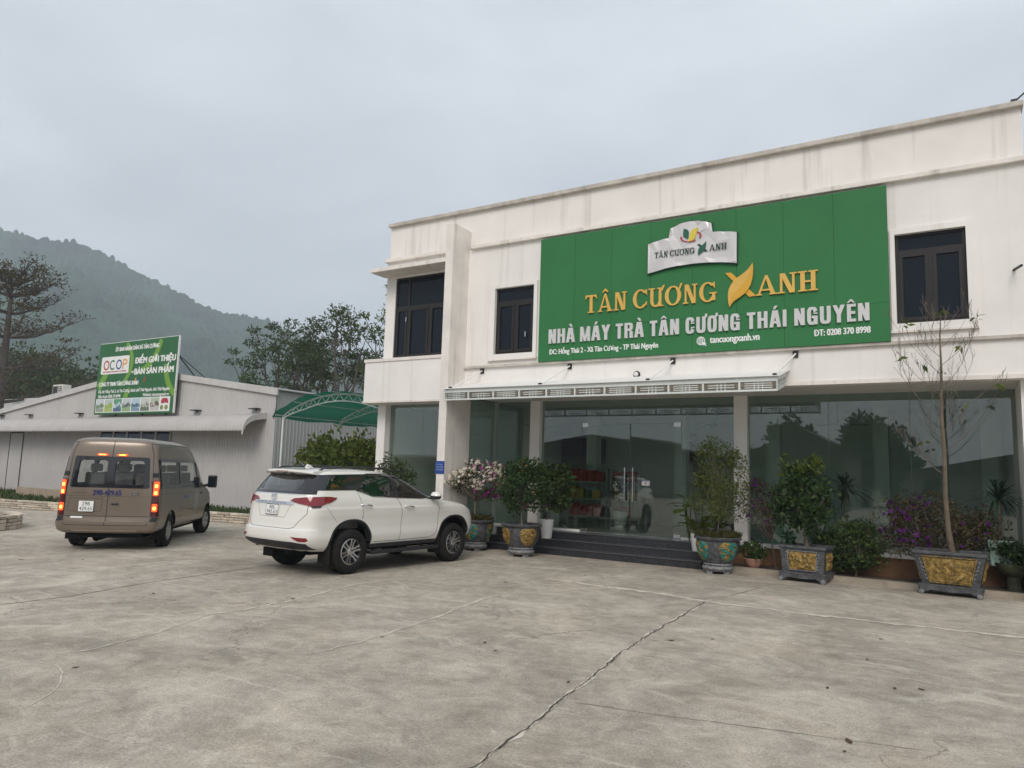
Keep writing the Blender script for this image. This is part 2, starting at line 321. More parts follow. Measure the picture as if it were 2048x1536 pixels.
# ------------------------------------------------------------------ hill behind, covered with forest
def vnoise(x, y, seed):
    xi = np.floor(x).astype(int); yi = np.floor(y).astype(int); fx = x - xi; fy = y - yi
    fx = fx * fx * (3 - 2 * fx); fy = fy * fy * (3 - 2 * fy)
    def h(a, b): n = (a * 374761393 + b * 668265263 + seed * 1442695041) & 0x7fffffff; n = (n ^ (n >> 13)) * 1274126177 & 0x7fffffff; return ((n ^ (n >> 16)) & 0xffff) / 65535.0
    return (h(xi, yi) * (1 - fx) + h(xi + 1, yi) * fx) * (1 - fy) + (h(xi, yi + 1) * (1 - fx) + h(xi + 1, yi + 1) * fx) * fy
def hill():
    az = np.array([-20, 0, 12, 22.06, 23.14, 24.17, 26.19, 27.32, 28.27, 29.76, 31.28, 32.84, 34.43, 36.05, 37.99, 39.1, 40.22, 43.6, 47.9, 55, 65, 80])
    el = np.array([5, 9, 13, 14.4, 14.40, 14.25, 14.5, 14.3, 13.95, 13.35, 12.75, 12.1, 11.45, 11.0, 10.8, 10.7, 10.3, 9.1, 7.9, 5.5, 3.5, 2.0])
    A = np.radians(np.linspace(8, 66, 1000)); Rr = np.linspace(330, 1040, 380)
    aa, rr = np.meshgrid(A, Rr, indexing='ij')
    crest = 880 + 88 * np.sin(aa * 5)
    e = np.interp(np.degrees(aa), az, el); H = crest * np.tan(np.radians(e))
    t = np.clip((rr - 330) / (crest - 330), 0, 1)
    prof = 0.42 * t + 0.58 * t ** 2.0
    spur = (vnoise(aa * 9 + 3, rr / 150, 5) - 0.5) * 95 + (vnoise(aa * 26, rr / 75, 8) - 0.5) * 26
    z = H * prof + spur * np.sin(np.pi * t) * 0.8
    back = rr > crest; z = np.where(back, H - (rr - crest) * 0.35, z)
    x = -rr * np.cos(aa); y = rr * np.sin(aa)
    # tree crowns as overlapping domes
    best = np.zeros_like(z); cs = 5.0
    gx = np.floor(x / cs).astype(int); gy = np.floor(y / cs).astype(int)
    def hsh(a, b, s): n = (a * 374761393 + b * 668265263 + s * 974634777) & 0x7fffffff; n = (n ^ (n >> 13)) * 1274126177 & 0x7fffffff; return ((n ^ (n >> 16)) & 0xffff) / 65535.0
    for dx in (-1, 0, 1):
        for dy in (-1, 0, 1):
            ax, ay = gx + dx, gy + dy
            px = (ax + 0.15 + 0.7 * hsh(ax, ay, 1)) * cs; py = (ay + 0.15 + 0.7 * hsh(ax, ay, 2)) * cs
            rad = 2.2 + 1.9 * hsh(ax, ay, 3); hh = 2.2 + 4.5 * hsh(ax, ay, 4) ** 3
            d2 = ((x - px) ** 2 + (y - py) ** 2) / rad ** 2
            best = np.maximum(best, hh * np.sqrt(np.clip(1 - d2, 0, 1)))
    z = z + best * (0.8 + 0.5 * vnoise(x / 25, y / 25, 3)) + 0.8 * vnoise(x / 1.3, y / 1.3, 9) + 1.5 * vnoise(x / 17, y / 17, 4) - 3
    v = np.stack([x, y, z], -1).reshape(-1, 3); na, nr = aa.shape
    i, j = np.meshgrid(np.arange(na - 1), np.arange(nr - 1), indexing='ij'); k = i * nr + j
    f = np.stack([k, k + nr, k + nr + 1, k + 1], -1).reshape(-1, 4)
    m = mat('forest_canopy', (0.022, 0.050, 0.026), 0.9, var=0.9, scale=0.016); N, L = nodes(m)
    o = mesh_np('hill', v, f, m, smooth=False)
    tag(o, kind='structure')
hill()

# ------------------------------------------------------------------ showroom building
YW, YG, YF = 14.5, 16.1, 13.8          # upper wall plane, shop glass plane, front of the tall fin
ZS, ZF = 3.66, 0.48                    # soffit and floor level
XL, XR, XP = -13.0, 1.14, -10.42
bld = thing('showroom_building', 'white two storey showroom with a flat roof, green signboard and full height shop glass', 'building', (-6, YW, 0))

def wall_with_holes(mb, x0, x1, z0, z1, ya, yb, holes):
    """wall slab facing -Y with rectangular holes, built from butted blocks"""
    xs = sorted({x0, x1, *[h[0] for h in holes], *[h[1] for h in holes]})
    for a, b in zip(xs[:-1], xs[1:]):
        zz = [z0]
        for h in sorted(holes, key=lambda h: h[2]):
            if h[0] <= a + 1e-6 and h[1] >= b - 1e-6: zz += [h[2], h[3]]
        zz.append(z1)
        for k in range(0, len(zz), 2):
            if zz[k + 1] - zz[k] > 1e-4: mb.box(a, b, ya, yb, zz[k], zz[k + 1])
WIN_L = (-9.475, -8.385, 4.65, 6.275); WIN_R = (-0.846, 0.253, 4.712, 6.36); LOG = (-12.68, XP, 4.70, 6.9)
mb = MB(); wall_with_holes(mb, XL, XR, ZS, 7.36, YW, YW + 0.25, [WIN_L, WIN_R, LOG])
mb.build('wall', WALL, bld)
MB().box(XL + 0.006, XR - 0.006, YW + 0.05, YW + 0.25, 7.45, 8.36).build('parapet_wall', WALLP, bld)
MB().box(XL - 0.02, XR + 0.03, YW - 0.05, YW + 0.32, 8.36, 8.455).build('parapet_coping', COPE, bld, bevel=0.012)
mb = MB(); mb.box(-10.20, XR + 0.05, YW - 0.10, YW + 0.25, 7.36, 7.45); mb.box(XL - 0.05, -10.45, YW - 0.10, YW + 0.25, 7.36, 7.45); mb.build('cornice', WALL2, bld, bevel=0.01)
MB().box(XP + 0.115, XR + 0.005, YW - 0.07, YW + 0.002, 4.335, 4.395).build('ledge', COPE, bld, bevel=0.008)
MB().box(XP + 0.115, XR + 0.003, YW - 0.03, YW + 0.002, 3.662, 3.735).build('drip_band', WALL2, bld)
# tall fin (full height pier)
MB().box(-10.535, -10.31, YF, YW + 0.30, 0, 7.86).build('fin', WALL2, bld, bevel=0.008)
# side and back walls, roof
mb = MB(); mb.box(XL, XL + 0.2, YW + 0.251, 25, 0, 8.35); mb.box(XR - 0.2, XR, YW + 0.251, 25, 0, 8.35); mb.box(XL + 0.2, XR - 0.2, 24.8, 25, 0, 8.35); mb.build('outer_wall', WALL, bld)
MB().box(XL + 0.2, XR - 0.2, YW + 0.26, 24.8, 7.36, 7.5).build('roof', COPE, bld)
# balcony box, its ledge and the slab over the loggia window
MB().box(-13.10, -10.54, 13.93, YW - 0.002, 3.55, 4.552).build('balcony_parapet', WALL, bld, bevel=0.006)
MB().box(-13.125, -10.54, 13.905, YW + 0.25, 4.553, 4.637).build('balcony_ledge', WALL2, bld, bevel=0.008)
MB().box(-13.115, -10.54, 13.915, YW - 0.004, 3.50, 3.549).build('balcony_trim', WALL2, bld)
MB().box(-13.08, -10.54, 13.90, YW - 0.003, 6.955, 7.055).build('overhang_slab', WALL2, bld, bevel=0.01)
# soffits
mb = MB(); mb.box(-10.31, XR - 0.2, YW + 0.25, YG + 0.1, ZS - 0.0, ZS + 0.08); mb.box(XL + 0.2, -10.535, YW + 0.25, YW + 0.6, 3.5, 3.65); mb.build('soffit', CEIL, bld)
# ground floor columns on the glass line
for a, b in ((-9.262, -8.985), (-4.14, -3.86)):
    MB().box(a, b, YG - 0.14, YG + 0.14, ZF, ZS).build('column', WALL, bld, bevel=0.006)
MB().box(0.965, 1.145, YG - 0.16, YG + 0.14, ZF, ZS).build('column', WALL, bld, bevel=0.006)
MB().box(XL - 0.02, XL + 0.25, YW - 0.08, YW + 0.2, 0, 3.50).build('column', WALL, bld, bevel=0.006)
# upper windows
def window(name, x0, x1, z0, z1, yf, transom, mull, fixed=(), sash=True, handle=None):
    f = thing(name, None, None, (x0, yf, z0)); f.parent = bld; f.location = Vector((x0, yf, z0)) - bld.location
    F = 0.055; mb = MB()
    def bx(a, b, c, d, e=0.0): mb.box(a, b, yf - e, yf + 0.06, c, d)
    bx(x0, x0 + F, z0, z1); bx(x1 - F, x1, z0, z1); bx(x0 + F, x1 - F, z0, z0 + F); bx(x0 + F, x1 - F, z1 - F, z1)
    bx(x0 + F, x1 - F, transom - 0.035, transom + 0.035)
    cols = [x0 + F] + [c for c in mull] + [x1 - F]
    for c in mull: bx(c - 0.03, c + 0.03, z0 + F, transom - 0.036)
    for c in fixed: bx(c - 0.03, c + 0.03, transom + 0.036, z1 - F)
    o = mb.build('window_frame', FRAME, f, off=False); o.location = -Vector((x0, yf, z0))
    if sash:
        for a, b in zip(cols[:-1], cols[1:]):
            s = MB(); q = 0.06; a2 = a + (0.031 if a != x0 + F else 0.002); b2 = b - (0.031 if b != x1 - F else 0.002); c, d = z0 + F + 0.002, transom - 0.038
            s.box(a2, a2 + q, yf - 0.012, yf + 0.045, c, d); s.box(b2 - q, b2, yf - 0.012, yf + 0.045, c, d); s.box(a2 + q, b2 - q, yf - 0.012, yf + 0.045, c, c + q); s.box(a2 + q, b2 - q, yf - 0.012, yf + 0.045, d - q, d)
            o = s.build('window_sash', FRAME, f, off=False); o.location = -Vector((x0, yf, z0))
    MBp = MB().box(x0 + 0.02, x1 - 0.02, yf + 0.022, yf + 0.034, z0 + 0.02, z1 - 0.02)
    o = MBp.build('pane', DARKGL, f, off=False); o.location = -Vector((x0, yf, z0))
    if handle:
        o = MB().box(handle[0] - 0.012, handle[0] + 0.012, yf - 0.05, yf - 0.013, handle[1] - 0.06, handle[1] + 0.06).build('handle', STEEL, f, off=False); o.location = -Vector((x0, yf, z0))
    return f
window('window', *WIN_L, YW + 0.05, 5.92, (-8.93,), handle=(-8.62, 5.1))
window('window', *WIN_R, YW + 0.05, 6.04, (-0.29,), handle=None)
window('window', LOG[0], LOG[1] - 0.115, LOG[2], LOG[3], YW + 0.03, 6.08, (-12.23, -11.52), fixed=(-12.23,), handle=(-12.27, 5.75))
def surround(x0, x1, z0, z1, o):
    mb = MB(); y0, y1 = YW - 0.045, YW + 0.002
    mb.box(o[0], x0, y0, y1, o[2], o[3]); mb.box(x1, o[1], y0, y1, o[2], o[3]); mb.box(x0, x1, y0, y1, o[2], z0); mb.box(x0, x1, y0, y1, z1, o[3])
    mb.build('window_surround', WALL, bld); 
    MB().box(o[0] - 0.02, o[1] + 0.02, YW - 0.07, YW + 0.001, o[2] - 0.035, o[2]).build('window_sill', WALL2, bld)
surround(*WIN_L, (-9.60, -8.29, 4.53, 6.37)); surround(*WIN_R, (-0.925, 0.372, 4.578, 6.465))
# ground floor: floor slab, plinth, sill, glass
MB().box(XL + 0.2, XR - 0.2, YG - 0.12, 24.8, 0.2, ZF).build('floor', TILE, bld)
MB().box(XL + 0.2, -10.54, YW + 0.02, YG - 0.121, 0.2, ZF).build('floor', TILE, bld)
MB().box(-4.55, XR, YG - 0.10, YG - 0.121 + 0.0, 0, ZF - 0.03).build('plinth', BROWN, bld)
for q_ in ((-10.3, -9.263, YG - 0.06, ZF), (-8.984, -7.86, YG - 0.06, ZF), (-5.34, -4.141, YG - 0.06, ZF), (-3.859, 0.964, YG - 0.16, ZF - 0.03)): MB().box(q_[0], q_[1], q_[2], YG + 0.06, q_[3], ZF + 0.045).build('glass_sill', WHITE, bld)
def pane(a, b, z0=ZF + 0.046, z1=ZS - 0.002, y=YG, name='glass_panel', par=None):
    return MB().box(a + 0.004, b - 0.004, y - 0.006, y + 0.006, z0, z1).build(name, GLASS, par or bld)
for a, b in ((-10.30, -9.263), (-8.984, -7.86), (-5.34, -4.141), (-3.859, -2.247), (-2.247, -0.775), (-0.775, 0.964)): pane(a, b)
pane(-7.86, -5.34, 3.075, ZS - 0.002)
MB().box(-10.50, -10.44, YW + 0.31, YG + 0.1, 0, ZS - 0.002).build('side_wall', INWALL, bld)
MB().box(-10.42, -10.408, YW + 0.31, YG - 0.02, ZF, ZS - 0.002).build('glass_panel', GLASS, bld)
for a, b in ((-12.74, -11.64), (-11.64, -10.54)): pane(a, b, ZF + 0.02, 3.498, YW + 0.12)
MB().box(-12.745, -10.536, YW + 0.02, YW + 0.2, 0.2, ZF + 0.019).build('glass_sill', WHITE, bld)
for a, b, hx in ((-7.855, -6.60, -6.70), (-6.595, -5.345, -6.495)):
    d = thing('glass_door', None, None); d.parent = bld; d.location = Vector((a, YG, 0)) - bld.location
    off = Vector((a, YG, 0))
    def part(mb, name, m, **k):
        o = mb.build(name, m, d, off=False, **k); o.location = -off
    mdl = Matrix.Identity(4) if a < -7 else Matrix.Translation((b, YG, 0)) @ Matrix.Rotation(R(-1.6), 4, 'Z') @ Matrix.Translation((-b, -YG, 0))
    part(MB().box(a + 0.004, b - 0.004, YG - 0.006, YG + 0.006, ZF + 0.012, 3.07, mdl), 'pane', GLASS)
    part(MB().tube([(hx, YG - 0.07, 1.27), (hx, YG - 0.07, 2.04)], 0.019, 12).box(hx - 0.012, hx + 0.012, YG - 0.07, YG - 0.006, 1.40, 1.425).box(hx - 0.012, hx + 0.012, YG - 0.07, YG - 0.006, 1.88, 1.905), 'handle', STEEL, smooth=40)
    e = a + 0.012 if a < -7 else b - 0.18
    [part(MB().box(e, e + 0.165, YG - 0.022, YG + 0.022, z0_, z1_), 'patch_fitting', STEEL, bevel=0.004) for z0_, z1_ in ((3.0, 3.10), (ZF + 0.005, ZF + 0.09))]
# interior shell
mb = MB(); mb.box(-12.79, XR - 0.21, 21.0, 21.2, ZF, ZS); mb.box(-10.70, -10.60, YW + 0.62, 20.9, ZF, ZS); mb.build('inner_wall', INWALL, bld)
MB().box(XL + 0.21, XR - 0.21, YG + 0.11, 21.2, ZS + 0.0, ZS + 0.08).build('ceiling', INWALL, bld)
MB().box(-12.79, -10.71, 17.4, 17.5, ZF, ZS).build('inner_wall', INWALL, bld)
for x in (-9.1, -6.45, -4.0, -1.55, 0.6):
    MB().box(x - 0.16, x + 0.16, 19.3, 19.62, ZF, ZS).build('inner_column', INWALL, bld)
MB().box(-12.79, -10.535, YW + 0.62, 17.4, 3.5, 3.6).build('ceiling', INWALL, bld)

# entrance steps
st = thing('steps', 'three black granite steps with a landing in front of the glass entrance', 'steps', (-7.4, 15.0, 0))
for k, y in enumerate((14.98, 15.30, 15.62)):
    x0, x1 = -9.95 + 0.0 * k, -4.56
    MB().box(x0, x1, y, YG - 0.121, 0.16 * k + 0.001, 0.16 * (k + 1) - 0.021).build('riser', GRANITE, st)
    MB().box(x0 - 0.02, x1 + 0.02, y - 0.025, YG - 0.121, 0.16 * (k + 1) - 0.02, 0.16 * (k + 1)).build('tread', GRANITE2, st, bevel=0.004)

# planting bed kerb and soil
tag(MB().box(-4.5, 6, 15.05, 15.2, 0, 0.11).build('kerb', KERBM), kind='structure')
tag(MB().box(-4.5, 6, 15.2, YG - 0.122, 0, 0.08).build('planting_bed', SOIL), kind='structure')

# ------------------------------------------------------------------ entrance awning
aw = thing('entrance_awning', 'white metal entrance awning with fretwork border hung on tie rods', 'awning', (-6.4, 14.0, 3.6))
AWM = mat('awning_white_metal', (0.62, 0.65, 0.63), 0.45, var=0.08, scale=2)
AWG = glass_mat('awning_glass', (0.62, 0.72, 0.68), 1.5, 1.0)
xa, xb, ya = -10.28, -2.75, 13.65
zt = lambda y: 3.735 + (y - ya) * 0.24
mb = MB()
mb.box(xa, xb, ya, ya + 0.04, 3.655, 3.74)                                   # upper rail
mb.box(xa, xb, ya, ya + 0.035, 3.475, 3.512)                                # lower rail
n = 11; pw = (xb - xa) / n
for i in range(n + 1):
    x = xa + pw * i; mb.box(max(xa, x - 0.018), min(xb, x + 0.018), ya + 0.002, ya + 0.037, 3.513, 3.654)
for xe in (xa, xb - 0.035):                                                 # return sides
    M = Matrix(((1, 0, 0, 0), (0, 1, 0, 0), (0, 0.24, 1, 0), (0, 0, 0, 1)))
    mb.add([M @ Vector((p[0], p[1] - ya, p[2])) + Vector((0, ya, 0)) for p in [(x, y, z) for z in (3.655, 3.74) for y in (ya + 0.041, YW - 0.01) for x in (xe, xe + 0.035)]], [(0, 2, 3, 1), (4, 5, 7, 6), (0, 1, 5, 4), (2, 6, 7, 3), (0, 4, 6, 2), (1, 3, 7, 5)])
    mb.add([M @ Vector((p[0], p[1] - ya, p[2])) + Vector((0, ya, 0)) for p in [(x, y, z) for z in (3.475, 3.512) for y in (ya + 0.036, YW - 0.01) for x in (xe, xe + 0.035)]], [(0, 2, 3, 1), (4, 5, 7, 6), (0, 1, 5, 4), (2, 6, 7, 3), (0, 4, 6, 2), (1, 3, 7, 5)])
    for y in (ya + 0.42, YW - 0.06):
        mb.box(xe + 0.002, xe + 0.033, y, y + 0.04, 3.513 + (y - ya) * 0.24, 3.655 + (y - ya) * 0.24)
mb.build('frame', AWM, aw)
for i in range(n):                                                          # fretwork inserts
    f = MB(); c = xa + pw * (i + 0.5); two = i % 2 == 0; a, b = xa + pw * i + 0.019, xa + pw * (i + 1) - 0.019; y0, y1 = ya + 0.012, ya + 0.022
    for z in ((3.56, 3.607) if not two else (3.543, 3.583, 3.624)): f.box(c - pw * 0.36, c + pw * 0.36, y0, y1, z - 0.0075, z + 0.0075)
    for k in (-1, 0, 1): f.box(c + k * 0.075 - 0.009, c + k * 0.075 + 0.009, y1 + 0.0005, y1 + 0.009, 3.513, 3.654)
    f.build('fretwork', AWM, aw)
for xe in (xa, xb - 0.03):
    f = MB()
    for y in (ya + 0.21, ya + 0.62):
        dz = (y - ya) * 0.24
        for z in (3.555, 3.61): f.box(xe + 0.01, xe + 0.02, y - 0.16, y + 0.16, z + dz - 0.006, z + dz + 0.006)
        for k in (-1, 1): f.box(xe + 0.0205, xe + 0.029, y + k * 0.05 - 0.006, y + k * 0.05 + 0.006, 3.513 + dz, 3.653 + dz)
    f.build('fretwork', AWM, aw)
mb = MB(); mb.add([(xa - 0.06, ya - 0.05, 3.742), (xb + 0.06, ya - 0.05, 3.742), (xb + 0.06, YW - 0.002, zt(YW) + 0.02), (xa - 0.06, YW - 0.002, zt(YW) + 0.02),
                    (xa - 0.06, ya - 0.05, 3.752), (xb + 0.06, ya - 0.05, 3.752), (xb + 0.06, YW - 0.002, zt(YW) + 0.03), (xa - 0.06, YW - 0.002, zt(YW) + 0.03)],
                   [(3, 2, 1, 0), (4, 5, 6, 7), (0, 1, 5, 4), (1, 2, 6, 5), (2, 3, 7, 6), (3, 0, 4, 7)]); mb.build('roof_sheet', WHITE, aw)
for xr_, xw in ((-10.13, -9.79), (-7.71, -7.41), (-5.24, -5.0), (-2.80, -2.58)):
    mb = MB(); mb.tube([(xr_, ya + 0.03, 3.76), (xw, YW - 0.02, 4.27)], 0.018, 8); mb.build('tie_rod', WHITE, aw, smooth=50)
    mb = MB(); mb.box(xw - 0.05, xw + 0.05, YW - 0.03, YW - 0.001, 4.20, 4.32); mb.box(xr_ - 0.035, xr_ + 0.035, ya + 0.0, ya + 0.06, 3.755, 3.80); mb.build('bracket', FRAME, aw)
# wall lamp above the awning
wl = thing('wall_lamp', 'small round bulkhead lamp on the white wall above the awning', 'lamp', (-5.80, YW, 4.01))
Mx = Matrix.Translation((-5.80, YW - 0.001, 4.01)) @ Matrix.Rotation(R(90), 4, 'X')
MB().lathe([(0.075, 0.0), (0.075, 0.02), (0.062, 0.045), (0.05, 0.05)], 24, Mx).build('housing', FRAME, wl, smooth=40)
MB().lathe([(0.05, 0.046), (0.047, 0.07), (0.033, 0.09), (0.01, 0.10)], 20, Mx).build('lamp_cover', mat('opal_cover', (0.75, 0.74, 0.72), 0.3, var=0), wl, smooth=60)
tag(MB().tube([(0.915, YW - 0.002, 5.50), (1.0, YW - 0.35, 5.48)], 0.022, 10).build('drain_spout', FRAME, smooth=50), 'thin dark drain spout sticking out of the upper wall near the right corner', 'pipe')
cb = MB().tube([(0.55, YW + 0.1, 8.457), (0.8, YW + 0.1, 8.47), (1.0, YW + 0.1, 8.475), (1.08, YW + 0.08, 8.52), (1.25, YW - 0.05, 8.62), (2.2, YW - 0.6, 8.9), (6, YW - 3, 9.6)], 0.014, 8).box(1.0, 1.09, YW + 0.05, YW + 0.13, 8.456, 8.54).build('power_cable', BLACK, smooth=50)
tag(cb, 'black power cable clamped at the roof corner and running off to the right', 'cable')
# ------------------------------------------------------------------ lettering
def sup(cx, cy, rx, ry, n, a):
    c, s = math.cos(a), math.sin(a)
    return (cx + rx * math.copysign(abs(c) ** (2 / n), c), cy + ry * math.copysign(abs(s) ** (2 / n), s))
def ring(cx, cy, rx, ry, tx, ty, n, a0, a1, k=36):
    A = [R(a0 + (a1 - a0) * i / k) for i in range(k + 1)]
    return ('strip', [sup(cx, cy, rx, ry, n, a) for a in A], [sup(cx, cy, rx - tx, ry - ty, n, a) for a in A], abs(a1 - a0) >= 359.9)
def rect(a, b, c, d): return ('poly', [(a, c), (b, c), (b, d), (a, d)])
def glyph(ch, serif):
    """shapes of one capital (height 1) and its advance"""
    G = []; base = {'Â': 'A', 'À': 'A', 'Á': 'A', 'Ư': 'U', 'Ơ': 'O', 'Ê': 'E'}.get(ch, ch)
    if serif:
        t, h, e, n = 0.175, 0.075, 0.07, 2.0; sf = lambda x, y, w=0.13, d=1: G.append(rect(x - w - t / 2, x + w + t / 2, y, y + d * e))
    else:
        t, h, e, n = 0.185, 0.165, 0, 3.4
    if base == 'I': W = t + 0.04; G.append(rect(0.02, 0.02 + t, 0, 1))
    elif base in 'NH':
        W = 0.80 if serif else 0.55; a, b = (0.11 if serif else 0.02), W - (0.11 if serif else 0.02)
        tt = t if (base == 'H' or not serif) else 0.10
        G += [rect(a, a + tt, 0, 1), rect(b - tt, b, 0, 1)]
        if base == 'N': dd = t * (1.15 if serif else 1.05); G.append(('poly', [(a, 1), (a + dd, 1), (b, 0), (b - dd, 0)]))
        else: G.append(rect(a + tt, b - tt, 0.44, 0.44 + (0.085 if serif else h)))
        if serif:
            G += [rect(a - 0.09, a + tt + 0.09, 0, e), rect(b - tt - 0.09, b + 0.09, 1 - e, 1)]
            if base == 'H': G += [rect(b - tt - 0.09, b + 0.09, 0, e), rect(a - 0.09, a + tt + 0.09, 1 - e, 1)]
    elif base == 'A':
        W = 0.86 if serif else 0.58; m = W / 2; lt = 0.095 if serif else t; rt = 0.19 if serif else t; q = 0.06 if serif else 0.0
        G += [('poly', [(q, 0), (q + lt, 0), (m + lt * 0.35, 1), (m - lt * 0.75 if not serif else m - 0.05, 1)]), ('poly', [(W - q - rt, 0), (W - q, 0), (m + (0.05 if serif else t * 0.75), 1), (m - 0.06, 1)]), rect(W * 0.27, W * 0.73, 0.22, 0.22 + (0.08 if serif else 0.14))]
        if serif: G += [rect(0.0, q + lt + 0.09, 0, e), rect(W - q - rt - 0.06, W, 0, e)]
    elif base == 'M':
        W = 0.70; G += [rect(0.02, 0.02 + t * 0.9, 0, 1), rect(W - 0.02 - t * 0.9, W - 0.02, 0, 1), ('poly', [(0.02, 1), (0.22, 1), (W / 2 + 0.06, 0), (W / 2 - 0.06, 0)]), ('poly', [(W - 0.02, 1), (W - 0.22, 1), (W / 2 - 0.06, 0), (W / 2 + 0.06, 0)])]
    elif base == 'Y':
        W = 0.56; m = W / 2; G += [rect(m - t / 2, m + t / 2, 0, 0.45), ('poly', [(0, 1), (t * 1.05, 1), (m + t / 2, 0.44), (m - t / 2, 0.44)]), ('poly', [(W, 1), (W - t * 1.05, 1), (m - t / 2, 0.44), (m + t / 2, 0.44)])]
    elif base == 'T':
        W = 0.74 if serif else 0.48; m = W / 2; hh = 0.10 if serif else h
        G += [rect(m - t / 2, m + t / 2, 0, 1 - hh), rect(0.02, W - 0.02, 1 - hh, 1)]
        if serif: G += [rect(m - t / 2 - 0.1, m + t / 2 + 0.1, 0, e), ('poly', [(0.02, 0.78), (0.09, 0.80), (0.12, 1), (0.02, 1)]), ('poly', [(W - 0.02, 0.78), (W - 0.02, 1), (W - 0.12, 1), (W - 0.09, 0.80)])]
    elif base == 'E':
        W = 0.43; G += [rect(0.02, 0.02 + t, 0, 1), rect(0.02 + t, W, 0, h * 0.95), rect(0.02 + t, W, 1 - h * 0.95, 1), rect(0.02 + t, W - 0.03, 0.43, 0.43 + h * 0.9)]
    elif base == 'R':
        W = 0.56; G += [rect(0.02, 0.02 + t, 0, 1), ring(0.26, 0.735, 0.27, 0.265, t, 0.14, 3.2, -90, 90, 20), rect(0.02 + t, 0.27, 1 - 0.14, 1), rect(0.02 + t, 0.27, 0.47, 0.61), ('poly', [(0.53 - t, 0), (0.55, 0), (0.53, 0.40), (0.40, 0.52), (0.53 - t - 0.01, 0.44)])]
    elif base == 'U':
        W = 0.84 if serif else 0.55; a, b = (0.11, W - 0.11) if serif else (0.02, W - 0.02); rt = 0.15 if serif else t
        cx, rx = (a + b) / 2, (b - a) / 2
        G += [rect(a, a + t, 0.32, 1), rect(b - rt, b, 0.0 if serif else 0.32, 1), ring(cx, 0.32, rx, 0.335, t, 0.10 if serif else 0.17, 2.2 if serif else 3.0, 180, 360 if not serif else 345, 26)]
        if serif: G += [rect(a - 0.1, a + t + 0.08, 1 - e, 1), rect(b - rt - 0.09, b + 0.06, 1 - e, 1), rect(b - rt, b + 0.11, 0, e)]
    elif base == 'O':
        W = 0.92 if serif else 0.54; G.append(ring(W / 2, 0.5, W / 2 - 0.02, 0.515, 0.20 if serif else t, 0.075 if serif else 0.16, n, 0, 360, 56))
    elif base in 'CG':
        W = 0.84 if serif else 0.54; cx = W / 2 + (0.03 if serif else 0)
        a0, a1 = (42, 318) if serif else (20, 340)
        G.append(ring(cx, 0.5, W / 2 - 0.02 + (0.03 if serif else 0), 0.515, 0.20 if serif else t, 0.08 if serif else 0.16, n, a0, a1 if base == 'C' else (338 if not serif else 325), 50))
        if serif:
            G += [('poly', [(W - 0.17, 0.86), (W - 0.02, 0.66), (W - 0.02, 1.0), (W - 0.10, 0.97)])]
            if base == 'C': G.append(('poly', [(W - 0.16, 0.12), (W - 0.02, 0.16), (W - 0.02, 0.34), (W - 0.07, 0.34)]))
            else: G += [rect(W - 0.16, W + 0.01, 0.06, 0.44), rect(W - 0.30, W + 0.09, 0.40, 0.47)]; W = 0.95 if base == 'G' and serif else W
        else:
            G += [rect(W - 0.02 - t, W - 0.02, 0.60, 0.68)]
            if base == 'G': G += [rect(W - 0.02 - t, W - 0.02, 0.0, 0.50), rect(W - 0.30, W - 0.02 - t, 0.36, 0.50)]
            else: G += [rect(W - 0.02 - t, W - 0.02, 0.32, 0.40)]
    x0 = W / 2
    if ch in 'ÂÊ': G += [('poly', [(x0 - 0.19, 1.07), (x0 - 0.10, 1.07), (x0 + 0.03, 1.19), (x0 + 0.03, 1.27), (x0 - 0.03, 1.27)]), ('poly', [(x0 + 0.19, 1.07), (x0 + 0.10, 1.07), (x0 - 0.03, 1.19), (x0 - 0.03, 1.27), (x0 + 0.03, 1.27)])]
    if ch == 'À': G.append(('poly', [(x0 - 0.12, 1.27), (x0 + 0.04, 1.27), (x0 + 0.11, 1.07), (x0, 1.07)]))
    if ch == 'Á': G.append(('poly', [(x0 + 0.14, 1.27), (x0 - 0.03, 1.27), (x0 - 0.10, 1.07), (x0 + 0.01, 1.07)]))
    if ch in 'ƯƠ':
        q = W - (0.06 if serif else 0.07) if ch == 'Ơ' else W - 0.04
        G.append(('poly', [(q - 0.10, 0.84), (q - 0.02, 0.80), (q + 0.12, 1.12), (q - 0.02, 1.10), (q - 0.04, 0.98)] if serif else [(q - 0.07, 0.93), (q + 0.03, 0.88), (q + 0.11, 0.98), (q + 0.11, 1.16), (q - 0.0, 1.16), (q - 0.01, 1.02)]))
    return G, W
def put_shapes(mb, shapes, fn, d0, d1, step=0.0006):
    for k, g in enumerate(shapes):
        top = d1 + step * k
        if g[0] == 'poly': mb.prism(g[1], fn, d0, top)
        else:
            o, i, closed = g[1], g[2], g[3]; m = len(o) - (1 if closed else 0); o, i = o[:m], i[:m]
            vs = [fn(*p, top) for p in o] + [fn(*p, top) for p in i] + [fn(*p, d0) for p in o] + [fn(*p, d0) for p in i]; fs = []
            for a in range(m if closed else m - 1):
                b = (a + 1) % m
                fs += [(a, b, m + b, m + a), (a, 2 * m + a, 2 * m + b, b), (m + a, m + b, 3 * m + b, 3 * m + a)]
            if not closed: fs += [(0, m, 3 * m, 2 * m), (m - 1, 3 * m - 1, 4 * m - 1, 2 * m - 1)]
            mb.add(vs, fs)
